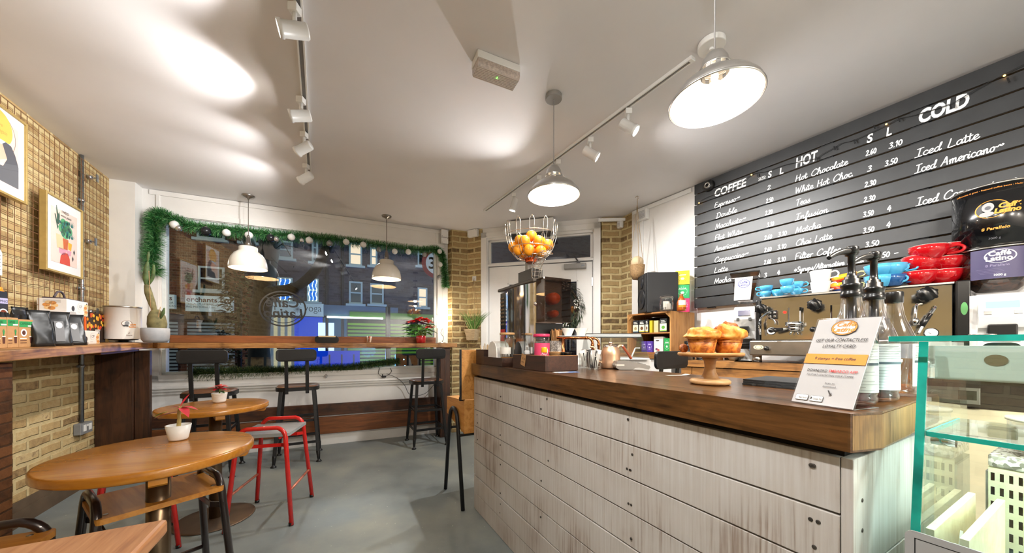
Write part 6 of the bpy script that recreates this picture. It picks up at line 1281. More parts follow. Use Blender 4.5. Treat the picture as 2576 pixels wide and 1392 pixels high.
MB().box(0, 0, 0, w_, .04, .13).build('front', STEEL, t, bev=.003); MB().box(0, -.002, .095, w_, 0, .13).box(0, -.002, 0, w_, 0, .016).build('trim', BLACKP, t); mb = MB(); mb.M = T(.055, -.001, .057) @ RX(90); mb.cyl(.021, 0, .008, 20); mb.cyl(.015, .008, .024, 20); mb.build('knob', STEEL, t); MB().box(.125, -.003, .035, .18, 0, .08).build('display', mat('oven_display', '1d211c', .2, var=0), t)
# white corner cabinet, crate, cabinet behind the counter
t = thing('corner_cabinet', 'white cabinet with timber top in the corner by the white wall, under the slatted crate', 'cabinet', RW)
MB().box(-.66, -.46, 1.022, .07, -.025, 1.067).build('worktop', WBACK, t, bev=.004); MB().box(-.64, -.44, 0, .05, -.025, 1.021).build('body', WHITE, t, bev=.003)
t = thing('storage_cabinet', 'white painted cabinet behind the counter stool, under the glass food display', 'cabinet', T(.50, 2.72, 0))
MB().box(0, 0, 0, .62, .42, 1.03).build('body', WHITE, t, bev=.004); MB().box(.37, -.018, .55, .60, -.001, 1.0).box(.02, -.018, .55, .35, -.001, 1.0).build('door', mat('cabinet_door', 'e2dfda', .45, var=.02), t, bev=.004)
mb = MB(); mb.tube([(.42, -.019, .93), (.42, -.04, .925), (.47, -.04, .925), (.47, -.019, .93)], .004, 8); mb.build('handle', CHROME, t)
# small glass food display
GD = T(.62, 2.83, 1.0312); t = thing('glass_food_display', 'small glass food display with white top bar behind the counter', 'food display', GD)
wx = .47
MB().box(0, .02, .185, wx, .075, .212).build('top_bar', mat('display_bar', 'e4e6ea', .3, var=0), t, bev=.004); MB().box(0, .015, .178, wx, .078, .184).box(0, .015, .2125, wx, .078, .2165).build('bar_trim', BLACKP, t)
MB().box(0, -.16, 0, wx, .22, .012).build('base', mat('display_base', 'd7dade', .3, var=.02), t, bev=.003)
mb = MB(); mb.add([(0, .018, .205), (wx, .018, .205), (wx, -.15, .014), (0, -.15, .014), (0, .012, .207), (wx, .012, .207), (wx, -.156, .016), (0, -.156, .016)], [(0, 1, 2, 3), (7, 6, 5, 4), (0, 4, 5, 1), (2, 6, 7, 3)]); mb.build('front_glass', CLEAR, t)
for x in (0, wx-.006): mb = MB(); mb.add([(x, .075, .205), (x, .015, .205), (x, -.15, .014), (x, .2, .014), (x+.005, .075, .205), (x+.005, .015, .205), (x+.005, -.15, .014), (x+.005, .2, .014)], [(0, 1, 2, 3), (7, 6, 5, 4), (0, 4, 5, 1), (1, 5, 6, 2), (3, 7, 4, 0)]); mb.build('side_glass', CLEAR, t)
t2 = thing('cake_server', 'white slotted serving tongs hanging inside the small glass food display', 'tongs', GD @ T(wx-.10, -.03, .02)); mb = MB(); mb.tube([(0, 0, .0), (.03, -.005, .07)], .006, 8); mb.prism([(.01, -.05), (.05, -.055), (.065, -.02), (.03, .0)], .07, .076); mb.build('tongs', WPLAST, t2)
# crate with speaker
CRT = RW @ T(-.455, -.40, 1.0675); t = thing('wooden_crate', 'slatted wooden crate used as a shelf, in the corner beside the menu board', 'crate', CRT); cl, cdp, ch = .475, .37, .385
MB().box(0, 0, 0, .014, cdp, ch).build('side', WCRATEZ, t, bev=.002)
mb = MB()
for i in range(3): mb.box(cl-.014, i*cdp/3+.002, 0, cl, (i+1)*cdp/3-.002, ch)
mb.build('side', WCRATEZ, t, bev=.002)
MB().box(.014, .0, ch-.014, cl-.014, cdp, ch).build('top_board', WCRATE, t, bev=.002); MB().box(.0145, .0, 0, cl-.0145, cdp, .012).build('bottom_board', WCRATE, t, bev=.002); MB().box(.0145, .002, .185, cl-.0145, cdp-.012, .197).build('shelf', WCRATE, t, bev=.002)
mb = MB()
for i in range(4): mb.box(.0145, cdp-.011, .015+i*.09, cl-.0145, cdp, .098+i*.09)
mb.build('back_slats', WDARKX, t)
mb = MB()
for x, s_ in ((.0145, 1), (cl-.0145, -1)): mb.prism([(x, 0), (x+s_*.045, 0), (x, -.045)] if s_ < 0 else [(x, 0), (x, -.045), (x+.045, 0)], 0, .02)
o = mb.build('corner_block', WCRATEZ, t); o.data.transform(Matrix(((1, 0, 0, 0), (0, 0, 1, .004), (0, 1, 0, ch-.0145), (0, 0, 0, 1))))
def cratebox(x, z, w_, h_, d_, lab, cols, style, y=.02, rz=0, name='tea_box'):
    o = thing(name, lab, 'tea box', CRT @ T(x, y, z+.0006) @ RZ(rz)); mb = MB(); mb.box(0, 0, 0, w_, d_, h_); F0 = fm(y=-.0006); F1 = fm(y=-.0009)
    if style == 'tea': mb.poly([(0, h_*.14), (w_, h_*.14), (w_, h_*.64), (0, h_*.64)], F0, 1); mb.disc((w_*.5, h_*.36), w_*.26, h_*.13, F1, 2, 16); mb.poly([(0, h_*.08), (w_, h_*.08), (w_, h_*.14), (0, h_*.14)], F1, 3); mb.poly([(w_*.15, h_*.82), (w_*.7, h_*.82), (w_*.7, h_*.87), (w_*.15, h_*.87)], F0, 4); mb.poly([(w_*.15, h_*.72), (w_*.85, h_*.72), (w_*.85, h_*.77), (w_*.15, h_*.77)], F0, 4)
    if style == 'dot':
        for q in range(14): mb.disc((w_*.5+w_*.34*math.cos(q*.449), h_*.52+h_*.30*math.sin(q*.449)), w_*.05, h_*.04, F0, 1, 8)
        mb.disc((w_*.5, h_*.42), w_*.14, h_*.09, F1, 2, 6); mb.poly([(w_*.25, h_*.66), (w_*.75, h_*.66), (w_*.75, h_*.72), (w_*.25, h_*.72)], F1, 2)
    if style == 'house': mb.disc((w_*.4, h_*.75), w_*.2, h_*.04, F0, 3, 16); mb.disc((w_*.3, h_*.2), w_*.14, h_*.08, F0, 2, 10); mb.disc((w_*.5, h_*.14), w_*.14, h_*.07, F1, 1, 10)
    mb.build('box', [mat('card_'+c, c, .5, var=.03) if isinstance(c, str) else c for c in cols], o, bev=.001); return o
TE = ['22262a', 'ece3c6', 'a0784a']
for x, w_, c3, c4_, lab in ((.045, .062, 'a59a70', '3a6a8a', 'black and cream tea box, leftmost in the row on the upper crate shelf'), (.118, .062, '6b4326', 'e0c040', 'black and cream tea box with a cup picture on the upper crate shelf'), (.190, .030, '6b4326', 'e0c040', 'narrow black and cream tea box next to the yellow one on the upper crate shelf'), (.345, .068, '5c9a3c', '7fb23c', 'black and cream tea box with a green leaf picture on the upper crate shelf')):
    cratebox(x, .1975, w_, .125, .07, lab, ['22262a', 'ece3c6', c3, c4_, 'e8e4d8'], 'tea', .03)
cratebox(.235, .1975, .026, .115, .07, 'thin yellow tea box on the upper crate shelf', ['c9b528', 'c9b528'], '', .03); cratebox(.275, .1975, .045, .112, .07, 'pale cream tea box turned sideways on the upper crate shelf', ['c9bb8c', 'c9bb8c'], '', .04)
cratebox(.145, .0125, .058, .105, .06, 'left purple tea box on the lower crate shelf', ['4a2f8a', '8a78c4', 'c9c0e4'], 'dot', .03); cratebox(.207, .0125, .058, .105, .06, 'right purple tea box on the lower crate shelf', ['51379a', 'a79ad6', 'c9c0e4'], 'dot', .03)
cratebox(.275, .0125, .095, .145, .08, 'white carton with a tea picture on the lower crate shelf', ['e6e0d8', 'b5544a', '7a4a6a', '4a4644'], 'house', .04); cratebox(.385, .0125, .062, .128, .06, 'green tea box on the lower crate shelf', ['1f9a4c', '8fd0a0', 'f0f0e8'], 'dot', .03)
SPK = fr(1.262, 3.155, -3, 1.0675+ch+.001); t = thing('loudspeaker', 'black studio loudspeaker standing on the wooden crate', 'speaker', SPK)
MB().box(0, 0, 0, .285, .235, .375).build('cabinet', mat('speaker_black', '17181b', .55, var=.05, scale=80), t, bev=.006); MB().box(-.014, .002, .004, -.0005, .233, .371).build('front_baffle', mat('baffle_black', '101012', .45, var=.05), t, bev=.006)
mb = MB(); mb.M = T(-.0145, .117, .135) @ RY(-90); mb.lathe([(.095, -.0005), (.098, .004), (.088, .008), (.080, .002), (.030, -.003+.006), (.026, .008), (.001, .012)], 36); mb.build('woofer', mat('cone_dark', '131315', .5, var=0), t)
mb = MB(); mb.M = T(-.0145, .117, .29) @ RY(-90); mb.lathe([(.055, -.0005), (.057, .003), (.03, .003), (.022, .006), (.001, .010)], 28); mb.build('tweeter', mat('cone_dark', '131315'), t); MB().box(-.017, .06, .325, -.0145, .175, .352).build('bass_port', BLACKP, t)
# tea box tower, jar, honey
def towerbox(z, cols, lab, rz, h_=.128): return cratebox(.39, z, .118, h_, .11, lab, cols, 'dot', .20, rz)
z0 = ch+.0008
towerbox(z0, ['d8286a', 'f08ab0', 'fbe6ee'], 'pink tea box at the bottom of the stack beside the menu board', 36); towerbox(z0+.1295, ['12a05a', '7fd0a0', 'f3f3ea'], 'green tea box in the middle of the stack beside the menu board', 42); towerbox(z0+.259, ['e3cf1c', 'b9a214', 'f7f3d8'], 'yellow tea box on top of the stack beside the menu board', 38)
def oncrate(px, py, name, lab, cat): Y = F*(H-(1.0675+ch))/(py-CY); p = P(px, py, Y); return thing(name, lab, cat, T(p.x, p.y, 1.0675+ch+.0012))
t = oncrate(1676, 782, 'clip_jar', 'clip top glass jar of pale sachets on the crate in front of the speaker', 'jar')
MB().lathe([(.001, .001), (.050, .001), (.056, .012), (.058, .06), (.052, .095), (.044, .108), (.044, .118), (.041, .118), (.041, .106), (.049, .092), (.055, .058), (.053, .014), (.001, .005)], 28).build('jar', CLEAR, t); MB().lathe([(.001, .119), (.046, .119), (.047, .128), (.036, .134), (.001, .136)], 28).build('lid', CLEAR, t)
mb = MB(); mb.tube([(.045*math.cos(2*math.pi*i/24), .045*math.sin(2*math.pi*i/24), .113) for i in range(24)], .0018, 6, 0, True); mb.tube([(.046, 0, .113), (.055, 0, .09), (.06, 0, .12), (.046, 0, .126)], .0018, 6); mb.tube([(-.046, 0, .113), (-.058, 0, .118), (-.046, 0, .126)], .0018, 6); mb.build('clip', STEEL, t)
random.seed(6)
for i in range(5): MB().box(-.022, -.003, 0, .022, .003, .055).build('sachet', mat('sachet_grey', 'd0c4ba', .6, var=.05), t, loc=T(random.uniform(-.018, .018), -.02+.01*i, .008+.018*(i % 2)) @ RZ(random.uniform(-25, 25)) @ RX(random.uniform(-12, 12)), bev=.002)
t = oncrate(1714, 783, 'honey_bottle', 'ribbed honey bottle with white label on the crate', 'honey bottle'); pr = [(.001, .001), (.034, .001), (.038, .006)]
for i in range(9): z = .012+.011*i; r = .038 if i < 6 else .038-.004*(i-5); pr += [(r, z), (r+.002, z+.004), (r, z+.009)]
pr += [(.016, .128), (.014, .132), (.001, .132)]
MB().lathe(pr, 28).build('bottle', mat('honey_amber', 'a8510f', .12, var=.1, coat=.6), t); MB().cyl(.0155, .132, .152, 18).build('cap', mat('honey_cap', '8a5a35', .5, var=.05), t, bev=.002)
q = MB(); q.add([(.0408*math.cos(R(a)), .0408*math.sin(R(a)), z) for z in (.03, .092) for a in range(-150, -49, 10)], [(i, i+1, i+12, i+11) for i in range(10)], 0, True); q.add([(.0412*math.cos(R(a)), .0412*math.sin(R(a)), z) for z in (.03, .05) for a in range(-150, -49, 10)], [(i, i+1, i+12, i+11) for i in range(10)], 1, True); q.build('label', [PAPER, ORANGEP], t)
# ---------------- espresso machine ----------------
MZ = 1.179; TOPZ = 1.473; xa = hit(BC, 1914, 800, -.06).x; xb = hit(BC, 2398, 780, -.06).x; xt = hit(BC, 1885, 880, -.002).x
PST = mat('polished_steel', 'd0ccc4', .12, 1, var=.03, scale=6)
t = thing('espresso_machine', 'long polished steel espresso machine on the back counter', 'espresso machine', BC @ T(0, 0, ZB2+.001)); z0 = -ZB2-.001
MB().box(xa, .06, MZ+z0+.001, xb, .33, TOPZ+z0-.012).build('front_body', PST, t, bev=.004)
MB().box(xa-.004, .052, TOPZ+z0-.0115, xb+.004, .332, TOPZ+z0).build('cup_shelf', STEEL, t, bev=.002); mb = MB(); mb.tube([(xa, .30, TOPZ+z0+.045), (xb, .30, TOPZ+z0+.045)], .005, 8); mb.tube([(xa+.01, .30, TOPZ+z0), (xa+.01, .30, TOPZ+z0+.045)], .005, 8); mb.tube([(xb-.01, .30, TOPZ+z0), (xb-.01, .30, TOPZ+z0+.045)], .005, 8); mb.build('cup_rail', CHROME, t)
MB().box(xa-.026, .04, .05, xa-.0045, .33, TOPZ+z0-.02).build('side_panel', BLACKP, t, bev=.006); MB().box(xb+.0045, .03, .05, xb+.05, .32, TOPZ+z0+.0).build('side_panel', BLACKP, t, bev=.006)
mb = MB(); mb.M = T(xb+.03, .0295, .30) @ RX(90); mb.disc((0, 0), .011, .032, Matrix(), 0, 20); mb.build('green_sticker', mat('sticker_green', '5aa05a', .5, var=.05), t)
MB().box(xt, .0, .048, xb-.01, .33, MZ+z0).build('drip_tray', STEEL, t, bev=.008, seg=3); MB().box(xt+.02, .012, MZ+z0+.0002, xb-.02, .058, MZ+z0+.004).build('tray_grid', mat('grid_dark', '55524d', .4, .7, var=.1), t)
for x in (xt+.035, xb-.09): MB().cyl(.027, 0, .048, 20, cx=x, cy=.05).build('foot', STEEL, t); MB().cyl(.028, -.0005, .014, 20, cx=x, cy=.05).build('foot_pad', BLACKP, t)
def em(px, py, off=0): q = hit(BC, px, py, -off); return (q.x, q.z+z0)
def cylY(mb, x, z, y0, y1, r0, r1=None, n=20): s0 = mb.M; mb.M = s0 @ T(x, y0, z) @ RX(90); mb.lathe([(.0005, 0), (r0, 0), (r1 or r0, y0-y1), (.0005, y0-y1)], n); mb.M = s0
def knob(px, py, r=.03):
    x, z = em(px, py, -.03); mb = MB(); n = 48; v = []
    for yy in (-.035, -.05, -.062, -.066): v += [(x+(r+(.0022 if yy > -.064 else -.006)*math.cos(i*math.pi/4*1.0)*1)*math.cos(2*math.pi*i/n), yy, z+(r+(.0022 if yy > -.064 else -.006)*math.cos(i*math.pi/4*1.0))*math.sin(2*math.pi*i/n)) for i in range(n)]
    mb.add(v, [(j*n+i, j*n+(i+1) % n, (j+1)*n+(i+1) % n, (j+1)*n+i) for j in range(3) for i in range(n)]+[tuple(range(n))[::-1], tuple(range(3*n, 4*n))], 0, True); mb.build('steam_knob', BLACKP, t)
    mb = MB(); cylY(mb, x, z, .06, -.034, .013); mb.build('knob_shaft', CHROME, t)
knob(1916, 778); knob(2050, 768, .032); knob(2330, 742, .034)
def grouphead(px):
    x, z = em(px, 790, .0); zz = 1.355+z0
    mb = MB(); mb.prism([(x-.032, -.01), (x+.032, -.01), (x+.038, .059), (x-.038, .059)], zz-.06, zz+.03); mb.build('group_casing', CHROME, t, bev=.008); mb = MB(); mb.lathe([(.001, zz-.088), (.042, zz-.088), (.046, zz-.084), (.046, zz-.062), (.001, zz-.061)], 28, cx=x, cy=-.015); mb.build('group_ring', CHROME, t)
    pf = MB().lathe([(.001, zz-.118), (.026, zz-.118), (.032, zz-.11), (.034, zz-.0885), (.001, zz-.0885)], 24, cx=x, cy=-.015).build('portafilter', CHROME, t)
    mb = MB(); mb.tube([(x-.02, -.03, zz-.10), (x-.06, -.07, zz-.108)], .008, 10); mb.build('portafilter_neck', CHROME, pf); mb = MB(); mb.tube([(x-.055, -.065, zz-.107), (x-.085, -.095, zz-.112), (x-.10, -.11, zz-.114)], [.011, .014, .012], 12); mb.ball((x-.102, -.112, zz-.114), .016, 12); mb.build('portafilter_handle', BLACKP, pf)
    mb = MB(); mb.tube([(x-.012, -.02, zz-.117), (x-.02, -.025, zz-.14)], .005, 8); mb.tube([(x+.012, -.02, zz-.117), (x+.02, -.025, zz-.14)], .005, 8); mb.build('spout', CHROME, pf)
grouphead(1999); grouphead(2108); grouphead(2208)
def gauge(px, py):
    x, z = em(px, py, .055); mb = MB(); cylY(mb, x, z, .0595, .045, .027, .026, 28); mb.build('gauge_bezel', CHROME, t); g = MB(); g.M = T(x, .0446, z) @ RX(90); g.disc((0, 0), .0225, .0225, Matrix(), 0, 24); g.add([(-.002, -.006, .0004), (.002, -.006, .0004), (-.018, .012, .0004)], [(0, 1, 2)], 1)
    for a in range(-40, 221, 26): g.add([(.017*math.cos(R(a)), .017*math.sin(R(a)), .0004), (.021*math.cos(R(a+3)), .021*math.sin(R(a+3)), .0004), (.021*math.cos(R(a-3)), .021*math.sin(R(a-3)), .0004)], [(0, 1, 2)], 1)
    g.build('gauge_dial', [PAPER, INK], t)
gauge(1941, 833); gauge(2342, 838)
x, z = em(1950, 792, .05); MB().box(x-.035, .035, z-.028, x+.012, .0595, z+.028).build('control_pad', BLACKP, t, bev=.003); mb = MB()
for i in range(2):
    for j in range(2): cylY(mb, x-.024+.024*i, z-.012+.024*j, .035, .028, .008)
mb.build('control_buttons', CHROME, t); x, z = em(1974, 786, .055); mb = MB(); cylY(mb, x, z, .0595, .05, .008); mb.build('indicator_light', emis('red_indicator', 'ff2a20', 2.5), t)
def wand(pts, r=.006): mb = MB(); mb.tube(smooth(pts, 5), r, 10); return mb.build('steam_wand', CHROME, t)
x, z = em(1925, 790, .0); wand([(x+.03, .055, z+.02), (x, .01, z), (x-.025, -.03, z-.05), (x-.02, -.04, z-.14)]); mb = MB(); mb.tube([(x-.025, -.031, z-.05), (x-.024, -.035, z-.10)], .0085, 10); mb.build('wand_grip', BLACKP, t)
x, z = em(1945, 800, .03); wand([(x-.02, .055, z+.02), (x-.012, .02, z), (x+.01, .01, z-.02), (x+.012, .01, z-.045)], .005)
x, z = em(2352, 800, .0); wand([(x-.04, .055, z+.08), (x-.06, .0, z+.07), (x-.065, -.02, z+.03), (x-.065, -.02, z-.0)]); wand([(x-.0, .055, z+.06), (x-.0, .0, z+.05), (x-.03, -.03, z-.01), (x-.06, -.05, z-.085)]); mb = MB(); mb.tube([(x-.016, -.016, z+.02), (x-.045, -.04, z-.045)], .009, 10); mb.build('wand_grip', BLACKP, t)
mb = MB(); cylY(mb, x-.065, z-.01, .0, -.0, .01); mb.lathe([(.001, z-.035), (.013, z-.035), (.014, z-.01), (.009, z), (.001, z)], 16, cx=x-.065, cy=-.02); mb.build('water_spout', CHROME, t)
x, z = em(1908, 874, .0); mb = MB(); mb.M = T(x, -.0008, z) @ RX(90); mb.disc((0, 0), .028, .0155, Matrix(), 0, 24); mb.disc((0, 0), .018, .012, T(0, 0, .0006), 1, 24); mb.disc((0, 0), .0155, .0102, T(0, 0, .001), 0, 24); mb.build('badge', [mat('badge_cream', 'd9cfae', .4, var=0), INK], t)
x, z = em(1932, 877, .0); mb = MB(); cylY(mb, x, z, 0, -.02, .008); mb.build('tap_shaft', CHROME, t); mb = MB(); mb.ball((x-.004, -.03, z), .015, 14); mb.build('tap_knob', BLACKP, t)
# ---------------- cups ----------------
def cupmat(n, h): return mat('glaze_'+n, h, .08, var=.01, coat=.6)
CBLUE, CRED, CWH = cupmat('sky', '4aa3cf'), cupmat('red', 'a80d16'), cupmat('white', 'efeee8')
def cup(M, r, h_, m, lab, ha, grp, name='cup', cat='cup', straight=False, bands=None, inner=None):
    t = thing(name, lab, cat, M, grp); k = h_
    o = [(.001, 0), (r*.55, 0), (r*.58, .003), (r*.80, k*.28), (r*.95, k*.62), (r, k), (r-.003, k+.0008), (r*.93, k*.62), (r*.76, k*.3), (.001, .006)] if not straight else [(.001, 0), (r*.78, 0), (r*.82, .004), (r, k), (r-.004, k+.001), (r*.80, .008), (.001, .007)]
    mb = MB(); mb.lathe(o, 36); ms = [m]
    if bands:
        ms = [m]+bands
        for j, f in enumerate(mb.f):
            zc = sum(mb.v[i].z for i in f)/len(f)/k; mb.m[j] = 1+min(int(max(zc, 0)*len(bands)*.999), len(bands)-1)
    mb.build('body', ms, t)
    a = R(ha-45); c = [(r*.93, .78), (r*1.3, .86), (r*1.55, .62), (r*1.4, .34), (r*.82, .26)]
    MB().tube(smooth([(x*math.cos(a), x*math.sin(a), z*k) for x, z in c], 5), max(.0035, r*.085), 10).build('handle', inner or m, t)
    MB().lathe([(r-.0028, k+.0004), (r-.0008, k+.0016), (r+.0008, k+.0002), (r-.0028, k+.0004)], 36).build('rim', CWH, t) if m in (CRED,) else None
    return t
def topc(px, py, zz=0): Z = TOPZ+.001; q = PZ(px, py, Z); return T(q.x, q.y, Z+zz)
G = 'small blue cups on the espresso machine'
cup(topc(1926, 749), .036, .040, CBLUE, 'small blue cup at the far left of the espresso machine top, lower of two', -140, G); cup(topc(1926, 749, .042) @ T(.004, 0, 0), .039, .036, CBLUE, 'small blue cup at the far left of the espresso machine top, stacked upper', 200, G)
cup(topc(1957, 747), .039, .046, CBLUE, 'small blue cup standing singly, second from the left on the espresso machine', -10, G)
cup(topc(1981, 738), .036, .042, CBLUE, 'small blue cup behind the single one, lower of its stack', 0, G); cup(topc(1981, 738, .044) @ T(-.004, 0, 0), .037, .042, CBLUE, 'small blue cup behind the single one, tilted upper of its stack', 60, G)
cup(topc(2003, 743), .037, .040, CBLUE, 'small blue cup nearest the white mugs, lower of its stack', -10, G); cup(topc(2003, 743, .041), .039, .044, CBLUE, 'small blue cup nearest the white mugs, upper of its stack', -10, G)
G = 'white mugs on the espresso machine'
cup(topc(2064, 738), .050, .070, CWH, 'lower white mug of the stacked pair on the espresso machine', 0, G, 'mug', 'mug', True); cup(topc(2064, 738, .0715) @ RY(0) , .053, .068, CWH, 'upper white mug of the stacked pair on the espresso machine', -5, G, 'mug', 'mug', True)
STR = [cupmat('navy', '2a4f96'), cupmat('stripe_purple', '54509a'), cupmat('stripe_red', 'e0502a'), cupmat('stripe_orange', 'f29a1c'), cupmat('stripe_orange2', 'f5a623')]; HY = cupmat('cream_yellow', 'd8d79a')
G = 'rainbow striped cups on the espresso machine'
cup(topc(2120, 735), .062, .052, STR[3], 'lower rainbow striped cup behind the pump bottles on the espresso machine', -15, G, bands=STR, inner=HY); cup(topc(2126, 735, .058) @ RY(-17), .062, .05, STR[3], 'upper tilted rainbow striped cup behind the pump bottles', -10, G, bands=STR, inner=HY)
G = 'large blue cups on the espresso machine'
cup(topc(2214, 723), .066, .062, CBLUE, 'lower large blue cup left of the red cups', -15, G); cup(topc(2214, 723, .063), .066, .060, CBLUE, 'upper large blue cup left of the red cups', -5, G); q = topc(2252, 716); cup(q @ T(.05, .06, 0), .06, .06, cupmat('navy_cup', '1f4f86'), 'dark blue cup behind the large blue cups', -10, G)
cup(q @ T(.05, .06, .062), .06, .06, CBLUE, 'large blue cup behind the other blue pair, upper of its stack', -10, G)
G = 'red cups on the espresso machine'
cup(topc(2311, 717), .074, .068, CRED, 'bottom red cup of the front stack on the espresso machine', -15, G); cup(topc(2311, 717, .069) @ RY(14) @ T(0, 0, 0), .076, .068, CRED, 'middle red cup of the front stack, tipped over to the right', 150, G); cup(topc(2335, 714, .128) @ RY(3), .074, .066, CRED, 'top red cup of the front stack on the espresso machine', -15, G)
q = topc(2386, 708); cup(q @ T(.05, .06, 0), .072, .066, CRED, 'bottom red cup of the rear stack beside the black machine side', 0, G); cup(q @ T(.06, .06, .067), .072, .066, CRED, 'middle red cup of the rear stack beside the black machine side', 10, G); cup(q @ T(.07, .06, .134), .072, .066, CRED, 'top red cup of the rear stack beside the black machine side', 0, G)
# ---------------- grinders ----------------
BEAN = speck('coffee_beans', '1e0f08', '3d2313', '5a351d', 110, .35); WGR = mat('grinder_white', 'eceae6', .3, var=.01, coat=.3)
gp = P(1874, 868, 2.46); GM = fr(gp.x, gp.y, -38, ZB2+.001)
t = thing('coffee_grinder', 'white coffee grinder with clear hopper, left of the espresso machine', 'grinder', GM)
mb = MB(); mb.prism([(-.12, .0), (.10, .0), (.10, .16), (-.06, .16), (-.06, .215), (-.10, .30), (-.085, .375), (-.02, .395), (.09, .395), (.12, .36), (.12, .0)], -.06, .06); mb.f = mb.f; o = mb.build('body', WGR, t, bev=.012, seg=3); o.data.transform(Matrix(((0, 0, 1, 0), (1, 0, 0, 0), (0, 1, 0, 0), (0, 0, 0, 1))))
mb = MB(); mb.M = T(0, -.098, .34) @ RX(80); mb.box(-.035, -.016, -.006, .035, .022, .004); mb.build('screen', mat('navy_screen', '1d2552', .2, var=0), t)
for x in (-.035, .035): mb = MB(); mb.M = T(x, -.105, .30) @ RX(75); mb.box(-.009, -.009, -.004, .009, .009, .005); mb.build('button', BLACKP, t)
MB().box(-.03, -.105, .20, .03, -.055, .25).build('dose_chute', BLACKP, t, bev=.006); mb = MB(); mb.tube(smooth([(-.035, -.06, .14), (-.04, -.10, .13), (0, -.12, .128), (.04, -.10, .13), (.035, -.06, .14)]), .008, 8); mb.box(-.045, -.062, .09, .045, -.058, .16); mb.build('portafilter_fork', BLACKP, t)
HOP = glass('hopper_smoke', (.80, .78, .77), .07, .5, 3)
def frustum(mb, w0, d0, w1, d1, z0, z1, m=0):
    a = [(-w0/2, -d0/2, z0), (w0/2, -d0/2, z0), (w0/2, d0/2, z0), (-w0/2, d0/2, z0)]; b = [(-w1/2, -d1/2, z1), (w1/2, -d1/2, z1), (w1/2, d1/2, z1), (-w1/2, d1/2, z1)]; mb.add(a+b, [(3, 2, 1, 0), (4, 5, 6, 7), (0, 1, 5, 4), (1, 2, 6, 5), (2, 3, 7, 6), (3, 0, 4, 7)], m)
mb = MB(); mb.M = T(0, .04, 0); frustum(mb, .09, .09, .175, .18, .44, .635); mb.lathe([(.05, .395), (.05, .41), (.03, .44)], 20); mb.build('hopper', HOP, t)
mb = MB(); mb.M = T(0, .04, 0); frustum(mb, .18, .185, .18, .185, .6355, .645); mb.build('hopper_lid', BLACKP, t, bev=.003); mb = MB(); mb.M = T(0, .04, 0); frustum(mb, .085, .085, .135, .138, .443, .56); mb.build('beans', BEAN, t)
mb = MB(); mb.add([(-.062, -.062, .44), (.035, -.062, .44), (.05, -.075, .60), (-.055, -.075, .60)], [(0, 1, 2, 3)], 0); Bm = T(-.002, -.0725, .555) @ RX(96)
mb.disc((0, 0), .036, .030, Bm, 1, 24); mb.disc((0, 0), .032, .026, T(0, -.0004, 0) @ Bm, 0, 24); mb.text('Caff\u00e9', .022, Bm @ T(-.026, .002, .001), 1, bold=.03); mb.text('Latino', .022, Bm @ T(-.030, -.016, .001), 1, bold=.03); mb.text('Decaf', .014, T(-.024, -.0695, .498) @ RX(96), 1)
mb.build('bag_label', [PAPER, inkm('5a5f9a')], t)
gp = P(2508, 868, 1.66); GM2 = fr(gp.x, gp.y, -50, ZB2+.001)
t = thing('coffee_grinder', 'big white coffee grinder carrying a black coffee tin, at the right edge of the photo', 'grinder', GM2)
MB().prism(rrect(-.10, -.10, .13, .20, .05, 5), .0, .36).build('body', WGR, t, bev=.012, seg=3)
mb = MB(); mb.prism([(-.12, .0), (-.12, .18), (-.15, .20), (-.175, .25), (-.15, .355), (-.09, .365), (-.09, .0)], -.065, .065); o = mb.build('head', WGR, t, bev=.012, seg=3); o.data.transform(Matrix(((0, 0, 1, 0), (1, 0, 0, 0), (0, 1, 0, 0), (0, 0, 0, 1))))
mb = MB(); mb.M = T(0, -.162, .305) @ RX(76); mb.box(-.045, -.016, -.004, .045, .016, .003); mb.build('screen', emis('blue_screen', '8fa4ff', 1.6), t)
for x in (-.04, .04): mb = MB(); mb.M = T(x, -.172, .268) @ RX(76); mb.box(-.011, -.008, -.003, .011, .008, .004); mb.build('button', BLACKP, t)
MB().box(-.04, -.17, .16, .04, -.10, .215).build('dose_chute', BLACKP, t, bev=.006); mb = MB(); mb.prism(rrect(-.055, .02, .055, .13, .03), .1205, .135); o = mb.build('portafilter_fork', BLACKP, t); o.data.transform(RX(90))
MB().lathe([(.06, .36), (.065, .375), (.10, .41), (.125, .46), (.13, .53), (.13, .582), (.127, .582), (.12, .46), (.058, .385)], 36, cy=.03).build('hopper', HOP, t); MB().lathe([(.001, .385), (.06, .385), (.117, .45), (.118, .50), (.001, .505)], 32, cy=.03).build('beans', BEAN, t)
q = MB(); a0 = -90; v = [(.1335*math.cos(R(a0-38+76*i/12)), .03+.1335*math.sin(R(a0-38+76*i/12)), z) for z in (.435, .578) for i in range(13)]; q.add(v, [(i, i+1, i+14, i+13) for i in range(12)], 0, True)
def wrap2(mb, s_, size, x, z, rad, m, **kw):
    vv, ff, W = glyphs(s_, 'LEFT', kw.get('shear', 0), kw.get('bold', 0)); mb.add([(rad*math.cos(R(-90)+(x+px*size)/rad), .03+rad*math.sin(R(-90)+(x+px*size)/rad), z+py*size) for px, py in vv], ff, m)
def woval(mb, cx_, cz, rx, rz_, rad, m): mb.add([(rad*math.cos(R(-90)+(cx_+rx*math.cos(2*math.pi*i/28))/rad), .03+rad*math.sin(R(-90)+(cx_+rx*math.cos(2*math.pi*i/28))/rad), cz+rz_*math.sin(2*math.pi*i/28)) for i in range(28)], [tuple(range(28))], m)
woval(q, 0, .54, .046, .032, .1342, 1); woval(q, 0, .54, .042, .028, .1347, 0); wrap2(q, 'Caff\u00e9', .030, -.034, .543, .1353, 1, bold=.03); wrap2(q, 'Latino', .030, -.042, .52, .1353, 1, bold=.03); wrap2(q, '8 Parallelo', .016, -.042, .492, .1342, 2)
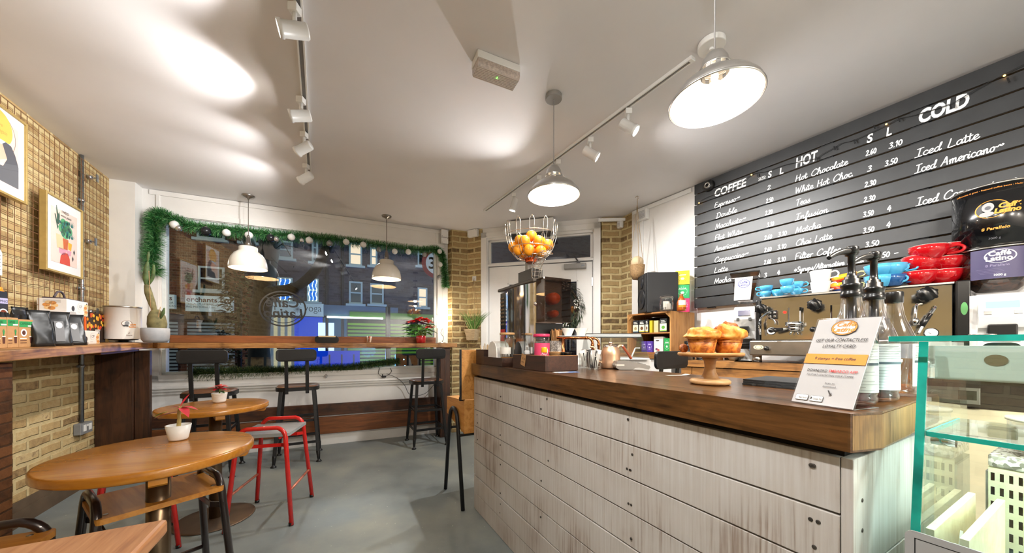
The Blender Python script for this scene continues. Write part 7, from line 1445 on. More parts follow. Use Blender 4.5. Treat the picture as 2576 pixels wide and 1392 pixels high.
for i in range(4): wrap2(q, '_'*16, .009, -.07+.004*i, .482-.007*i, .1342, 2)
wrap2(q, '1000 g', .013, -.02, .447, .1342, 1, bold=.03); q.build('label', [mat('label_purple', '39345a', .5, var=.03), PAPER, inkm('8d88a8')], t)
t = thing('black_coffee_tin', 'tall black coffee tin with orange badge on top of the right grinder', 'tin', GM2 @ T(0, .03, .583)); hh = .30; r = .135
MB().cyl(r, 0, hh, 48).build('can', mat('black_tin', '0d0d10', .22, .3, var=0, coat=.5), t); MB().lathe([(r, hh), (r+.003, hh), (r+.003, hh+.008), (r-.004, hh+.008)], 48).build('rim', STEEL, t); MB().lathe([(r, -.001), (r+.003, -.001), (r+.003, .006), (r, .006)], 48).build('rim', STEEL, t)
q = MB()
def w3(s_, size, x, z, rad, m, **kw):
    vv, ff, W = glyphs(s_, 'LEFT', kw.get('shear', 0), kw.get('bold', 0)); q.add([(rad*math.cos(R(-98)+(x+px*size)/rad), rad*math.sin(R(-98)+(x+px*size)/rad), z+py*size) for px, py in vv], ff, m)
def o3(cx_, cz, rx, rz_, rad, m, n=30): q.add([(rad*math.cos(R(-98)+(cx_+rx*math.cos(2*math.pi*i/n))/rad), rad*math.sin(R(-98)+(cx_+rx*math.cos(2*math.pi*i/n))/rad), cz+rz_*math.sin(2*math.pi*i/n)) for i in range(n)], [tuple(range(n))], m)
o3(-.005, .185, .05, .042, r+.0006, 0); o3(-.005, .185, .046, .038, r+.001, 1); o3(-.016, .195, .018, .022, r+.0014, 2, 16); o3(-.02, .163, .022, .012, r+.0016, 2, 12); o3(-.016, .192, .009, .009, r+.0018, 3, 12)
w3('Caff\u00e9', .030, .012, .183, r+.0022, 0, shear=.2, bold=.05); w3('Latino', .030, .0, .160, r+.0022, 0, shear=.2, bold=.05); w3('8 Parallelo', .019, -.035, .085, r+.001, 0, shear=.1, bold=.02); w3('3000 g', .013, -.015, .04, r+.001, 3); w3('Caff\u00e9 tostato in grani - Roasted coffee beans - Made in Italy', .010, -.13, hh-.02, r+.001, 0)
q.build('print', [ORANGEP, mat('tin_black_flat', '141416', .4, var=0), inkm('9a9a9c'), inkm('55555a')], t)
# ---------------- things on the back counter left of the grinder ----------------
def onbc(px, y, z=ZB2): return BC @ T(hit(BC, px, 860, -y).x, y, z+.001)
t = thing('cardboard_box', 'open brown cardboard box behind the muffins, beside the crate', 'box', onbc(1759, .40) @ RZ(15)); MB().box(-.06, -.05, 0, .06, .05, .20).build('box', KRAFT, t, bev=.002); mb = MB(); mb.prism([(-.045, .03), (.045, .03), (.045, .15), (-.045, .15)], .0505, .051); o = mb.build('print', mat('kraft_print', '8d6238', .8, var=.1), t); o.data.transform(RX(90)); MB().box(-.035, -.03, .2005, .01, .02, .235).build('carton', WPLAST, t)
t = thing('glass_canister', 'glass canister with wooden lid behind the paper cups', 'jar', onbc(1797, .44)); jarglass(t, .05, .24); MB().cyl(.062, .2405, .256, 28).build('lid', WLIGHT, t, bev=.003)
def stack(name, lab, cat, M, r0, r1, h_, n, step, m, rim=None):
    for i in range(n):
        t = thing(name, lab[i] if isinstance(lab, list) else lab, cat, M @ T(0, 0, i*step), None if isinstance(lab, list) and n == 1 else lab if not isinstance(lab, list) else None)
        MB().lathe([(.001, .001), (r0, .001), (r1, h_), (r1+.002, h_+.002), (r1-.002, h_+.002), (r0-.002, .003), (.001, .003)], 24).build('cup', m, t)
def cups(name, lab, cat, M, r0, r1, h_, n, step, m, grp):
    for i in range(n):
        t = thing(name, lab, cat, M @ T(0, 0, i*step), grp); MB().lathe([(.001, .0005), (r0, .0005), (r1, h_), (r1+.002, h_+.001), (r1+.001, h_+.003), (r1-.002, h_+.002), (r0-.0025, .003), (.001, .003)], 24).build('cup', m, t)
def lids(M, n, lab, grp, r=.043):
    for i in range(n):
        t = thing('cup_cover', lab, 'lid', M @ T(0, 0, i*.0115), grp); MB().lathe([(r, 0), (r+.003, .003), (r+.002, .009), (r-.002, .0112), (r-.004, .0105), (r-.006, .004), (r-.003, .0005), (r, 0)], 28).lathe([(.001, .004), (r-.006, .004), (r-.006, .0052), (.001, .0052)], 24).build('lid', BLACKP, t)
lids(onbc(1733, .22) @ RY(4), 13, 'black cup lid in the tall leaning stack beside the crate', 'tall stack of black lids'); lids(onbc(1712, .10), 6, 'black cup lid in the low stack in front of the tall one', 'low stack of black lids'); lids(onbc(1768, .16), 5, 'black cup lid in the short stack beside the white paper cup', 'short stack of black lids')
cups('paper_cup', 'kraft paper cup in the upturned stack behind the swirl muffin', 'paper cup', onbc(1808, .30), .030, .041, .10, 6, .013, KRAFT, 'stack of kraft cups')
cups('paper_cup', 'dark paper cup in the stack next to the kraft cups', 'paper cup', onbc(1834, .34), .030, .041, .10, 5, .012, mat('dark_cup', '3b3836', .5, var=.03), 'stack of dark cups')
o = onbc(1785, .17); t = thing('paper_cup', 'single upturned white paper cup behind the muffins', 'paper cup', o); MB().lathe([(.033, 0), (.035, .002), (.026, .082), (.024, .084), (.001, .084)], 24).build('cup', PAPER, t)
for i in range(3): t = thing('stoneware_bowl', 'grey stoneware bowl in the stack left of the white grinder', 'bowl', onbc(1846, .22) @ T(0, 0, .022*i), 'stack of grey bowls'); MB().lathe([(.001, .001), (.025, .001), (.045, .03), (.047, .034), (.044, .034), (.024, .006), (.001, .006)], 28).build('bowl', mat('stoneware', 'a8a59a', .4, var=.05), t)
t = thing('knock_box', 'low steel tray with dark top on the back counter behind the black stool', 'tray', onbc(1700, .06)); MB().box(-.03, -.03, 0, .10, .08, .05).build('tray', STEEL, t, bev=.003); MB().box(-.02, -.02, .0505, .09, .07, .06).build('insert', BLACKP, t)
bar_stool(.945, 2.42, 30, 'black metal bar stool standing behind the service counter', 'black metal bar stools') 
# hanging planters
def rope(mb, a, b, sag=0, r=.0022, n=6): a = Vector(a); b = Vector(b); mb.tube([a.lerp(b, i/n)-Vector((0, 0, sag*math.sin(math.pi*i/n))) for i in range(n+1)], r, 6)
JUTE = mat('jute_rope', '9c8462', .9, var=.25, scale=200); WICK = wood('wicker', '6b4f33', 'a58458', 'X', 6, .7, bump=.6)
p = P(1603, 600, 3.42); t = thing('hanging_planter', 'wicker hanging planter with a pale wooden ball on long ropes beside the white wall', 'hanging planter', T(p.x, p.y, 0)); zb_ = zof(1600, 703, 3.42); zr = zof(1600, 668, 3.42); zt = zof(1600, 510, 3.42)
MB().lathe([(.001, zb_), (.045, zb_), (.066, zb_+.05), (.076, zr), (.072, zr), (.06, zb_+.05), (.001, zb_+.01)], 28).build('basket', WICK, t); mb = MB(); mb.ball((0, 0, zr+.03), .062, 24); mb.build('wooden_ball', mat('pale_ball', 'c9b08c', .6, var=.1, scale=30), t)
mb = MB()
for a in (20, 140, 260): rope(mb, (.077*math.cos(R(a)), .077*math.sin(R(a)), zr), (0, 0, zt-.02)); rope(mb, (.077*math.cos(R(a)), .077*math.sin(R(a)), zr), (.0, .0, zb_-.012))
rope(mb, (0, 0, zt-.02), (0, 0, CEIL-.03), r=.003); mb.tube([(.015*math.cos(R(a)), 0, CEIL-.018+.015*math.sin(R(a))) for a in range(-90, 200, 20)], .002, 6); mb.build('ropes', JUTE, t); MB().cyl(.004, CEIL-.02, CEIL-.001, 8).build('ceiling_hook', STEEL, t)
q0 = hit(PA, 1188, 838, .08); wq = PA @ q0; t = thing('hanging_planter', 'small square basket of long grass hanging on the brick pier by the door', 'hanging planter', T(wq.x, wq.y, 0) @ RZ(-20)); zr = zof(1188, 829, wq.y); zb_ = zof(1188, 857, wq.y); zt = zof(1188, 700, wq.y)
mb = MB(); frustum(mb, .11, .11, .155, .155, zb_, zr); mb.build('basket', wood('bleached_wicker', '8a7658', 'c0aa86', 'X', 5, .7, bump=.6), t, bev=.006)
mb = MB()
for sx_, sy_ in ((-1, -1), (1, -1), (1, 1), (-1, 1)): rope(mb, (sx_*.078, sy_*.078, zr), (.03*.0, .05, zt)); rope(mb, (sx_*.08, sy_*.08, zr), (sx_*.02, sy_*.02, zb_-.03))
mb.build('ropes', JUTE, t); mb = MB(); mb.M = T(0, .06, zt+.005); mb.box(-.028, -.002, -.03, .028, .0, .03); mb.tube([(0, -.002, .0), (0, -.03, -.01), (0, -.03, .012)], .004, 6); mb.build('wall_hook', mat('clear_hook', 'd6d6d4', .2, var=0), t)
mb = MB(); random.seed(15)
for i in range(150):
    a = random.uniform(-.9, 2.0) if i % 3 else random.uniform(0, 6.3); L_ = random.uniform(.14, .34); d = Vector((math.sin(a)*.55, -.25*math.cos(a), 1)).normalized(); b_ = Vector((random.uniform(-.04, .05), random.uniform(-.04, .04), zr-.01)); tip = b_+d*L_+Vector((math.sin(a)*L_*.25, 0, -L_*.15)); s_ = Vector((.0022, .001, 0)); m_ = b_.lerp(tip, .55)+Vector((0, 0, .03))
    mb.add([b_-s_, b_+s_, m_+s_, m_-s_, tip], [(0, 1, 2, 3), (3, 2, 4)], 0 if random.random() < .7 else 1)
mb.build('grass', [mat('grass_green', '4a7a2a', .6, var=.25), mat('grass_pale', '8a9a55', .6, var=.2)], t)
# wreath on the door glass
q = hit(DW, 1398, 772, .03); t = thing('door_wreath', 'leafy green wreath with white berries hanging on the glass of the white door', 'wreath', DW @ T(q.x, -.03, q.z)); Rr = .265; random.seed(31)
mb = MB(); [mb.tube([((Rr+.012*math.sin(5*a+k*2))*math.cos(a), .012*math.cos(5*a+k*2), (Rr+.012*math.cos(4*a+k))*math.sin(a)) for a in [2*math.pi*i/40 for i in range(40)]], .006, 6, 0, True) for k in range(3)]; mb.build('twig_ring', mat('twig_brown', '4a3a2a', .8, var=.2), t)
mb = MB()
for i in range(1100):
    a = random.uniform(0, 6.283); r = Rr+random.uniform(-.05, .07); b_ = (r*math.cos(a), random.uniform(-.03, .02), r*math.sin(a)); leaf(mb, b_, (math.cos(a-.9)+random.uniform(-.5, .5), random.uniform(-.5, .2), math.sin(a-.9)-.3+random.uniform(-.5, .5)), random.uniform(.03, .06), .014, 0 if random.random() < .7 else 1)
mb.build('foliage', [mat('wreath_leaf', '2f3b27', .6, var=.3), mat('wreath_leaf_pale', '5c6848', .6, var=.2)], t)['kind'] = 'stuff'
mb = MB()
for i in range(90):
    a = random.choice([1.25, 1.2, -1.2, .1])+random.uniform(-.25, .25); r = Rr+random.uniform(-.04, .05); mb.ball((r*math.cos(a), -.035+random.uniform(-.01, .01), r*math.sin(a)-(.0)), .007, 6)
mb.build('berries', mat('white_berry', 'f2f0ea', .4, var=0), t)['kind'] = 'stuff'
for x in (-.02, .03): MB().lathe([(.001, -.40), (.02, -.40), (.012, -.35), (.004, -.34), (.001, -.34)], 16, cx=x, cy=-.01).build('bell', mat('gold_bell', 'b8892e', .3, .8, var=0), t)
# ---------------- display case at the right ----------------
zf = 1.168
t = thing('display_case', 'glass display case with teal edges, beyond the near end of the counter', 'display case', CT)
X0, X1 = .05, 1.15
MB().box(X0, .115, 0, X1, .72, .62).build('base', mat('case_base', 'e6e8e6', .4, var=.01), t, bev=.006)
def sidepanel(x, m, n_): 
    mb = MB(); yz = [(.098, .62), (.176, zf-.012), (.46, zf-.012), (.52, .86), (.52, .62)]; v = [(x+dx, y, z) for dx in (0, .010) for y, z in yz]; k = len(yz)
    mb.add(v, [tuple(range(k)), tuple(range(k, 2*k))[::-1]]+[(i, k+i, k+(i+1) % k, (i+1) % k) for i in range(k)]); return mb.build(n_, m, t)
CASEG = glass('case_glass', (.93, .985, .975), .06, .6, 3); sidepanel(X0, CASEG, 'side_glass'); sidepanel(X1-.01, CASEG, 'side_glass')
mb = MB(); mb.add([(X0-.001, .094, .62), (X0+.011, .094, .62), (X0+.011, .172, zf-.012), (X0-.001, .172, zf-.012), (X0-.001, .0985, .62), (X0+.011, .0985, .62), (X0+.011, .1765, zf-.012), (X0-.001, .1765, zf-.012)], [(0, 1, 2, 3), (7, 6, 5, 4), (0, 4, 5, 1), (1, 5, 6, 2), (2, 6, 7, 3), (3, 7, 4, 0)]); mb.build('glass_edge', mat('teal_edge', '18a394', .12, var=.4, scale=14), t)
mb = MB(); mb.add([(X0+.012, .10, .62), (X1-.012, .10, .62), (X1-.012, .178, zf-.012), (X0+.012, .178, zf-.012), (X0+.012, .106, .62), (X1-.012, .106, .62), (X1-.012, .184, zf-.012), (X0+.012, .184, zf-.012)], [(0, 1, 2, 3), (7, 6, 5, 4), (0, 4, 5, 1), (3, 2, 6, 7)]); mb.build('front_glass', CASEG, t)
MB().box(X0-.032, .135, zf-.011, X1+.02, .49, zf-.001).build('top_glass', CASEG, t); MB().box(X0-.033, .133, zf-.0112, X1+.02, .1349, zf-.0008).box(X0-.034, .135, zf-.0112, X0-.0321, .49, zf-.0008).build('glass_edge', mat('teal_edge', '18a394'), t)
for x in (X0+.07, X0+.16): MB().cyl(.016, zf-.0008, zf+.002, 20, cx=x, cy=.20).build('glass_fixing', STEEL, t)
mb = MB(); mb.add([(x, y, z) for x in (X0+.014, X1-.014) for y, z in ((.20, 1.082), (.20, 1.148), (.34, 1.148), (.34, 1.075), (.325, 1.075), (.325, 1.11), (.215, 1.11), (.215, 1.082))], [tuple(range(8)), tuple(range(8, 16))[::-1]]+[(i, 8+i, 8+(i+1) % 8, (i+1) % 8) for i in range(8)]); mb.build('lamp_housing', mat('case_white', 'eceae2', .35, var=.01), t)
mb = MB(); mb.M = T(X0+.085, .1985, 1.122) @ RX(90); mb.disc((0, 0), .013, .010, Matrix(), 0, 20); mb.build('cable_hole', mat('hole_brown', '8a7358', .6, var=.1), t)
MB().box(X0+.03, .25, 1.102, X1-.03, .29, 1.1095).build('lamp_strip', emis('case_led', 'f0fffb', 52), t)
MB().box(X0+.014, .15, .974, X1-.014, .40, .982).build('shelf_glass', CASEG, t); MB().box(X0+.014, .1475, .9735, X1-.014, .1499, .9825).box(X0+.0115, .15, .9735, X0+.0138, .40, .9825).build('glass_edge', mat('teal_edge', '18a394'), t)
mb = MB(); mb.M = T(X0+.012, .19, .962) @ RY(90); mb.cyl(.010, 0, .03, 16); mb.build('shelf_support', CHROME, t)
MB().box(X0+.012, .125, .62, X1-.012, .519, .632).build('case_floor', STEEL, t)
GRAN = speck('granite', '6d6a60', 'b9b2a2', 'e6e0d2', 130, .25)
t2 = thing('granite_slab', 'speckled granite slab behind the display case', 'slab', CT); MB().box(.085, .525, .858, 1.1, .80, .888).build('slab', GRAN, t2, bev=.004)
t2 = thing('perforated_basket', 'cream perforated metal basket under the granite slab', 'basket', CT @ T(.085, .53, .64)); mb = MB(); px_, pz_ = .0125, .034; nx, nz = 26, 6
CRM = mat('cream_metal', 'e6ddb8', .4, var=.02); mb = MB()
for j in range(nz+1): mb.box(0, 0, j*pz_-.006+.006, nx*px_, .0025, j*pz_+.0145)
for i in range(nx+1):
    for j in range(nz): mb.box(i*px_-.0034 if i else 0, 0, j*pz_+.0145, i*px_+.0034, .0025, (j+1)*pz_)
mb.build('front_panel', CRM, t2); MB().box(0, .06, 0, nx*px_, .20, .2).build('inner_tray', mat('basket_inside', '4f5a58', .6, var=.1), t2); MB().box(-.004, .0026, 0, 0, .2, .205).build('side_frame', GALV, t2)
for x_, lab in ((.0645, 'pale plywood divider along the left glass of the display case'), (.104, 'pale plywood divider standing across the display case')):
    o = MB().box(x_, .135, .6335, x_+.011, .47, .80).build('plywood_divider', WPLY, loc=CT, bev=.001); tag(o, lab, 'divider')
random.seed(19)
for i in range(6):
    o = thing('wooden_fork', 'white disposable fork lying between the plywood dividers', 'fork', CT @ T(.083+.012*random.random(), .17+.04*i, .64) @ RX(random.uniform(-55, -25)), 'disposable forks in the display case'); MB().box(-.004, -.001, 0, .004, .001, .09).box(-.009, -.001, .09, .009, .001, .105).box(-.009, -.001, .105, -.005, .001, .13).box(-.002, -.001, .105, .002, .001, .13).box(.005, -.001, .105, .009, .001, .13).build('fork', WPLAST, o)
t2 = thing('glass_tub', 'round glass tub with cream filling on the granite slab', 'tub', CT @ T(.175, .60, .889)); MB().lathe([(.001, .012), (.066, .012), (.066, .06), (.001, .061)], 32).build('filling', mat('cream_fill', 'e0cd9c', .6, var=.03), t2); MB().lathe([(.001, .001), (.07, .001), (.072, .006), (.072, .08), (.069, .08), (.069, .01), (.001, .008)], 32).build('tub', CLEAR, t2); MB().lathe([(.001, .0805), (.075, .0805), (.075, .087), (.001, .088)], 32).build('lid', mat('tub_lid', 'ded9cb', .4, var=.02), t2)
mb = MB(); M_ = CT @ T(.175, .60, .9775)
t3 = MB().lathe([(.030, .0882), (.034, .0884), (.034, .0887), (.030, .0888), (.030, .0882)], 28).build('lid_ring', mat('ring_grey', '8a8a78', .4, var=0), t2)
q = hit(CT, 2277, 1328, -.088); t2 = thing('food_notice', 'silver notice plate reading FOOD on the front of the display case', 'notice', CT @ T(q.x, .088, q.z-.21))
mb = MB(); mb.prism(rrect(0, 0, .30, .21, .012, 4), 0, .003); mb.M = RX(-90); e = .0012
for a, b in (((.012, .012), (.288, .0135)), ((.012, .1965), (.288, .198)), ((.012, .012), (.0135, .198)), ((.2865, .012), (.288, .198))): mb.poly([(a[0], a[1]), (b[0], a[1]), (b[0], b[1]), (a[0], b[1])], fm(y=-.0032), 1)
mb.text('FOOD', .034, fm(.055, .158, -.0034), 1, bold=.04); mb.M = Matrix(); o = mb.build('plate', [mat('notice_silver', 'a6a5a5', .5, .1, var=.01), INK], t2); o.data.transform(RX(90))
t2 = thing('price_card', 'small white price card standing on the lower ledge behind the display case', 'price card', BC @ T(1.56, -.004, .93)); MB().box(0, -.002, 0, .06, 0, .035).build('card', PAPER, t2)
t2 = thing('tea_towel', 'crumpled yellow and blue tea towel on the back counter behind the display case', 'tea towel', BC @ T(1.44, -.01, ZB2+.0008)); mb = MB(); n = 16; random.seed(8); v = [(x*.026, .004+y*.02, .006+.012*abs(noise.noise(Vector((x*.5, y*.6, 2))))) for x in range(n) for y in range(5)]; v2 = [(a, b, .0) for a, b, c in v]; f = [(i*5+j, i*5+5+j, i*5+6+j, i*5+1+j) for i in range(n-1) for j in range(4)]; mb.add(v, f, 0, True); 
for i in range(len(mb.m)): mb.m[i] = 1 if (i//4) in (4, 5, 6, 12, 13, 14) else 0
mb.build('cloth', [mat('towel_yellow', 'e2d66a', .9, var=.08), mat('towel_blue', '6a7fb0', .9, var=.3, scale=150)], t2)
# ---------------- the street outside the window, at night ----------------
EX = fr(-11.6, 13.0, 24.44)
struct(MB().box(-40, -40, -.30, 40, 40, -.25).build('street', mat('wet_asphalt', '1d2228', .35, var=.3, scale=1.2), loc=WW @ T(2, 41, .0)))
struct(MB().box(-9, .35, -.25, 12, 2.6, -.12).build('pavement', mat('pavement_slab', '4a4d50', .6, var=.15, scale=2), loc=WW))
def eh(px, py): return hit(EX, px, py, .0)
BRN = brick('night_brick', [(.1, '3c241a'), (.4, '5a3728'), (.7, '6d4632'), (.95, '472c20')], ('5d4a3e', '6a5648'), .28, .095, .012, .9, .4)
BRG = brick('grey_night_brick', [(.1, '2f2d30'), (.4, '454247'), (.7, '55525a'), (.95, '3a383d')], ('4a484e', '56545a'), .28, .095, .012, .9, .4)
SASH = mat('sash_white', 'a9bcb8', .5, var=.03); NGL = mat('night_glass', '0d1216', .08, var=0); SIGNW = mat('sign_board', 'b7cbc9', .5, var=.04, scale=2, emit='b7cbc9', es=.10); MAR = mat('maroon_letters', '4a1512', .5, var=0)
xm = eh(648, 800).x
tA = thing('shop_building', 'brown brick building across the street with a builders merchants sign', 'building', EX)
MB().box(-9, 0, -.3, xm, .3, 9).build('brick_wall', BRN, tA)
tB = thing('shop_building', 'grey brick building across the street with blue lit windows and a yoga sign', 'building', EX)
MB().box(xm+.01, -.05, -.3, 22, .3, 9).build('brick_wall', BRG, tB)
def exwin(t, px0, py0, px1, py1, gm, bars=1, sill=True):
    a, b = eh(px0, py1), eh(px1, py0); x0, x1, z0, z1 = a.x, b.x, a.z, b.z; e = .07
    mb = MB(); mb.box(x0, -.12, z0, x0+e, -.051, z1).box(x1-e, -.12, z0, x1, -.051, z1).box(x0+e, -.12, z0, x1-e, -.051, z0+e).box(x0+e, -.12, z1-e, x1-e, -.051, z1)
    for i in range(bars): z = z0+(z1-z0)*(i+1)/(bars+1); mb.box(x0+e, -.11, z-.03, x1-e, -.0515, z+.03)
    if sill: mb.box(x0-.12, -.22, z0-.10, x1+.12, -.051, z0-.002)
    w_ = mb.build('window', SASH, t); MB().box(x0+e, -.075, z0+e, x1-e, -.0505, z1-e).build('glass', gm, w_); return x0, x1, z0, z1, w_
exwin(tA, 501, 675, 567, 731, NGL); exwin(tA, 498, 560, 568, 600, NGL); exwin(tA, 610, 560, 645, 610, NGL)
WARMW = emis('warm_window', 'f2dcc0', .75); DIMW = emis('dim_window', '5a6a78', .28); BLUEW = emis('blue_window', '1766c8', .85)
for q in ((699, 701, 737, 758), (773, 703, 802, 760)):
    x0, x1, z0, z1, w_ = exwin(tB, *q, BLUEW); mb = MB(); random.seed(4)
    for i in range(3):
        for j in range(16): mb.ball((x0+(x1-x0)*(.2+.3*i)+.02*math.sin(j), -.125, z0+(z1-z0)*(.06+.058*j)), .018, 5)
    mb.build('light_strings', emis('ice_light', 'd8f0ff', 5), w_)['kind'] = 'stuff'
for q, g in (((878, 615, 911, 668), WARMW), ((931, 626, 949, 669), WARMW), ((878, 711, 912, 765), DIMW), ((931, 716, 965, 766), DIMW), ((1050, 726, 1074, 773), WARMW), ((699, 610, 738, 650), DIMW), ((785, 590, 801, 660), DIMW), ((1050, 612, 1070, 670), NGL)): exwin(tB, *q, g)
for px in (823, 862): q = eh(px, 700); MB().tube([(q.x, -.12, -.2), (q.x, -.12, 8.8)], .06, 8).build('drainpipe', mat('drainpipe_dark', '1e2024', .6, var=0), tB)
def signboard(t, px0, py0, px1, py1, m, name='sign_board', dy=.22):
    a, b = eh(px0, py1), eh(px1, py0); z1 = a.z+(py1-py0)/F*(EX @ Vector((a.x, 0, 0))).y; o = MB().box(a.x, -dy, a.z, b.x, -.052, z1).build(name, m, t); return a.x, b.x, a.z, z1, o
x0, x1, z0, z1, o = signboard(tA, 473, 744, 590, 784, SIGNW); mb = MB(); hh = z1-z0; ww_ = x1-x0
mb.text('erchants Ltd', hh*.42, T(x0+.02, -.2215, z0+hh*.60) @ RX(90), bold=.02, wid=ww_*.95)
mb.build('lettering', MAR, o); mb = MB(); mb.text('TRICAL, PLUMBING,', hh*.17, T(x0+.02, -.2215, z0+hh*.40) @ RX(90), wid=ww_*.60); mb.text('ING MATERIALS etc.', hh*.17, T(x0+.02, -.2215, z0+hh*.22) @ RX(90), wid=ww_*.62); mb.text('Fax: 020', hh*.13, T(x0+ww_*.60, -.2215, z0+hh*.05) @ RX(90)); mb.build('lettering', INK, o)
x0, x1, z0, z1, o = signboard(tA, 405, 742, 446, 777, SIGNW); mb = MB(); hh = z1-z0; mb.text('ers', hh*.45, T(x0+(x1-x0)*.25, -.2215, z0+hh*.60) @ RX(90), bold=.02, wid=(x1-x0)*.6); mb.build('lettering', MAR, o); mb = MB(); mb.text('ATERIA', hh*.2, T(x0+(x1-x0)*.2, -.2215, z0+hh*.36) @ RX(90)); mb.text('BLOCKS', hh*.2, T(x0+(x1-x0)*.25, -.2215, z0+hh*.12) @ RX(90)); mb.build('lettering', INK, o)
SHUT = mat('shutter_pale', '8fa09f', .5, .2, var=.06)
def shutter(t, px0, py0, px1, z0, m, pit=.13):
    a, b = eh(px0, py0), eh(px1, py0); mb = MB(); n = int((a.z-z0)/pit)
    for i in range(n): mb.box(a.x, -.10-.03*(i % 1), z0+i*pit, b.x, -.06, z0+i*pit+pit*.6)
    mb.box(a.x, -.06, z0, b.x, -.052, a.z, 1); return mb.build('roller_shutter', [m, mat('shutter_gap', '14181a', .7, var=0)], t)
shutter(tA, 400, 806, 450, .1, SHUT); shutter(tA, 474, 806, 592, .1, SHUT)
x0, x1, z0, z1, o = signboard(tA, 400, 790, 600, 803, mat('dark_fascia', '2b1b16', .6, var=.1))
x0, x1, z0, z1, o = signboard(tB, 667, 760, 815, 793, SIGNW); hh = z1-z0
mb = MB(); mb.text('m', hh*.75, T(x0+(x1-x0)*.05, -.2215, z0+hh*.36) @ RX(90), bold=-.01); mb.text('yoga', hh*.8, T(x0+(x1-x0)*.66, -.2215, z0+hh*.36) @ RX(90), bold=-.01, wid=(x1-x0)*.30); mb.text('E A D S     A N D   P I L A T E S'[0:1]+'   AND', hh*.16, T(x0+(x1-x0)*.1, -.2215, z0+hh*.10) @ RX(90)); mb.build('lettering', mat('sign_grey_text', '38454c', .5, var=0), o)
for a in range(0, 180, 30): 
    mb = MB(); mb.M = T(x0+(x1-x0)*.55, -.2215, z0+hh*.5) @ RX(90) @ RZ(a); mb.poly([(-hh*.3, -.012), (hh*.3, -.012), (hh*.3, .012), (-hh*.3, .012)], Matrix(), 0); mb.build('lettering', mat('sign_pale_motif', '9aa8a8', .5, var=0), o)
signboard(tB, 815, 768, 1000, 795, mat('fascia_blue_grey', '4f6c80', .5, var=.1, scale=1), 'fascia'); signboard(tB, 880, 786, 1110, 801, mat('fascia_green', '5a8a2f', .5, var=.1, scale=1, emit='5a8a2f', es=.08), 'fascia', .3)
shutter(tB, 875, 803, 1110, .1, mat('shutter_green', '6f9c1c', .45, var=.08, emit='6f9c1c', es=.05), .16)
a, b = eh(668, 798), eh(738, 845)
MB().box(a.x, -.08, .2, b.x, -.052, a.z).build('shop_window', emis('cream_shop', 'cfc9a8', .42), tB); mb = MB()
for i in range(5): x = a.x+(b.x-a.x)*i/4; mb.box(x-.05, -.13, .2, x+.05, -.081, a.z)
mb.box(a.x, -.13, a.z*.55, b.x, -.081, a.z*.55+.09); mb.build('shopfront_bars', SASH, tB)
a, b = eh(739, 797), eh(812, 845); MB().box(a.x, -.08, -.1, b.x, -.052, a.z).build('shop_window', emis('blue_shop', '0a3fb8', .75), tB); MB().box(a.x+.9, -.12, -.1, a.x+1.5, -.081, a.z*.9).build('bright_panel', emis('blue_white', 'a8ccff', 1.3), tB)
a, b = eh(815, 800), eh(872, 845); MB().box(a.x, -.08, -.1, b.x, -.052, a.z).build('shop_window', emis('teal_shop', '1f5a86', .45), tB); a, b = eh(824, 799), eh(962, 803); MB().box(a.x, -.34, a.z-.04, b.x, -.31, a.z+.04).build('tube_light', emis('tube_white', 'd8efe8', 3.2), tB)
a, b = eh(800, 875), eh(905, 930); MB().box(a.x, -.9, -.22, b.x, -.82, .9).build('lit_hoarding', emis('hoarding_blue', '062ea8', .8), tB)
for i in range(3): x = a.x+.5+.45*i; MB().box(x-.03, -.96, -.2, x+.03, -.91, .75).build('hoarding_post', mat('drainpipe_dark', '1e2024'), tB)
# lamp post, road sign, street tree, board
q = P(976, 868, 12.0); t = thing('lamp_post', 'black lamp post on the street outside the window', 'lamp post', T(q.x, q.y, -.25)); MB().lathe([(.001, 0), (.14, 0), (.14, .6), (.09, .65), (.08, 2.75), (.001, 2.76)], 14).build('post', mat('post_black', '0c0d10', .4, var=0), t)
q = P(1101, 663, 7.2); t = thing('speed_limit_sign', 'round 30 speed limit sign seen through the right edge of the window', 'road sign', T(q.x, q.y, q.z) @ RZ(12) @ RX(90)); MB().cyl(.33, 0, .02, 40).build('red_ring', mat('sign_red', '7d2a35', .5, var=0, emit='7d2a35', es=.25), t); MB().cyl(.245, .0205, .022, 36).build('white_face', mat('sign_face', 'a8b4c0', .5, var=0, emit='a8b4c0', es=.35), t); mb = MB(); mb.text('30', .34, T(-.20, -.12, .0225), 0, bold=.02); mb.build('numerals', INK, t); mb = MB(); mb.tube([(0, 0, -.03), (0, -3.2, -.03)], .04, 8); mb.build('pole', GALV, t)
BARK = mat('tree_bark', '383f3b', .9, var=.3, scale=6, bump=.4); q = P(655, 868, 9.0); t = thing('street_tree', 'bare street tree with thick branches outside the window', 'tree', T(q.x, q.y, -.25))
def atp(px, py, Y): p = P(px, py, Y); return (p.x-q.x, p.y-q.y, p.z+.25)
MB().tube(smooth([(0, 0, 0), atp(652, 880, 9), atp(655, 800, 9), atp(664, 730, 9), atp(672, 660, 9.1), atp(690, 560, 9.2)]), [.36, .31, .29, .27, .26, .25]+[.24]*30, 12).build('trunk', BARK, t); mb = MB(); mb.tube(smooth([atp(664, 735, 9), atp(700, 733, 8.8), atp(735, 728, 8.6), atp(770, 705, 8.4), atp(800, 672, 8.3), atp(828, 610, 8.2)]), [.15]*14+[.12]*20, 10); mb.tube(smooth([atp(668, 690, 9), atp(640, 640, 9.1), atp(618, 590, 9.2), atp(590, 520, 9.3)]), .13, 8); mb.build('branch', BARK, t); mb = MB(); random.seed(9)
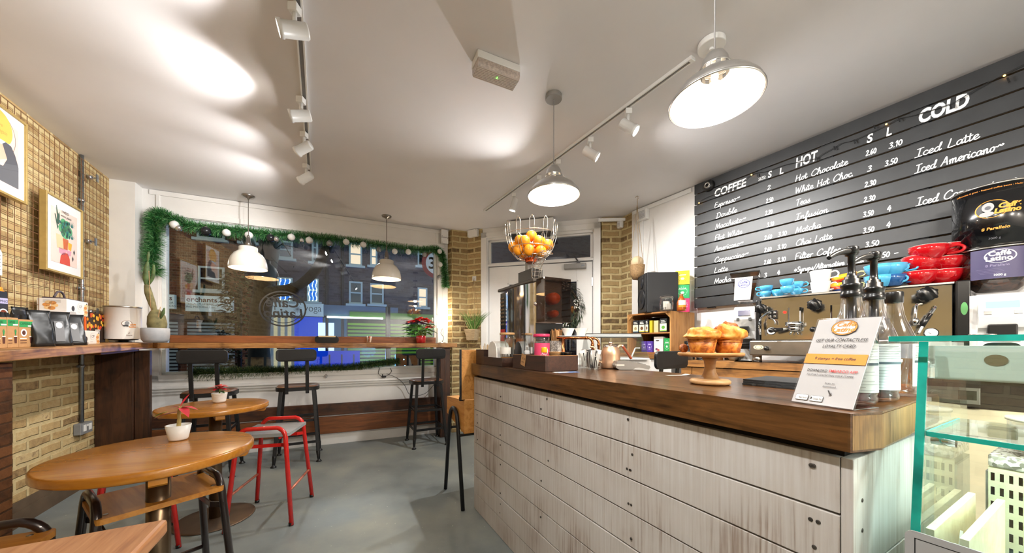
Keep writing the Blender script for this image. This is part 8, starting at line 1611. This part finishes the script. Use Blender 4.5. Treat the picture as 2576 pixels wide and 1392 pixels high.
for i in range(26):
    a = Vector(atp(random.uniform(610, 830), random.uniform(560, 700), 8.8)); mb.tube([a, a+Vector((random.uniform(-.5, .5), random.uniform(-.3, .3), random.uniform(-.1, .7)))], [.014, .004], 5)
mb.build('twigs', BARK, t)
q = P(603, 868, 10.5); t = thing('evergreen_bush', 'dark evergreen bush beside the street tree outside the window', 'bush', T(q.x, q.y, -.25)); mb = MB(); random.seed(10)
for i in range(1500):
    z = random.uniform(.2, 3.6); r = .75*(1-.55*z/3.8)*random.uniform(.5, 1); a = random.uniform(0, 6.283); leaf(mb, (r*math.cos(a), r*math.sin(a), z), (math.cos(a), math.sin(a), random.uniform(-.4, .6)), .16, .08, 0 if i % 4 else 1)
mb.build('foliage', [mat('bush_dark', '2a3a22', .5, var=.3), mat('bush_light', '4f5f3a', .5, var=.2)], t)['kind'] = 'stuff'; MB().tube([(0, 0, 0), (0, 0, 3.2)], .06, 8).build('trunk', BARK, t)
q = hit(WW, 1027, 905, -.5); t = thing('pavement_board', 'black board standing outside behind the low right end of the window', 'board', WW @ T(q.x, .5, -.115)); MB().box(-.17, 0, .75, .17, .03, 1.13).build('panel', BLACKP, t, bev=.004); MB().box(-.175, -.002, .75, -.1705, .032, 1.13).build('edge_strip', emis('edge_blue', '5fb8ff', 1.2), t); MB().box(-.15, .001, 0, -.11, .03, .749).box(.11, .001, 0, .15, .03, .749).build('leg', BLACKP, t)
for x, z in ((-.06, 1.06), (-.045, .97)): mb = MB(); mb.ball((x, -.004, z), .008, 8); mb.build('indicator', emis('led_blue', '7ac8ff', 5), t)
for (x, y, z), e, c in (((-5.2, 10.5, 5.2), 150, (.75, .9, 1)), ((-1.5, 12.5, 4.6), 190, (.6, .7, 1)), ((-12.5, 8.5, 4.5), 190, (1, .85, .7)), ((-5.6, 13.2, .9), 110, (.12, .32, 1))):  # unseen lamps added to light the facades, the low blue one for tint
    ld = bpy.data.lights.new('facade_light', 'POINT'); ld.energy = e; ld.color = c; ld.shadow_soft_size = .25; lo = bpy.data.objects.new('facade_light', ld); S.collection.objects.link(lo); lo.location = (x, y, z)
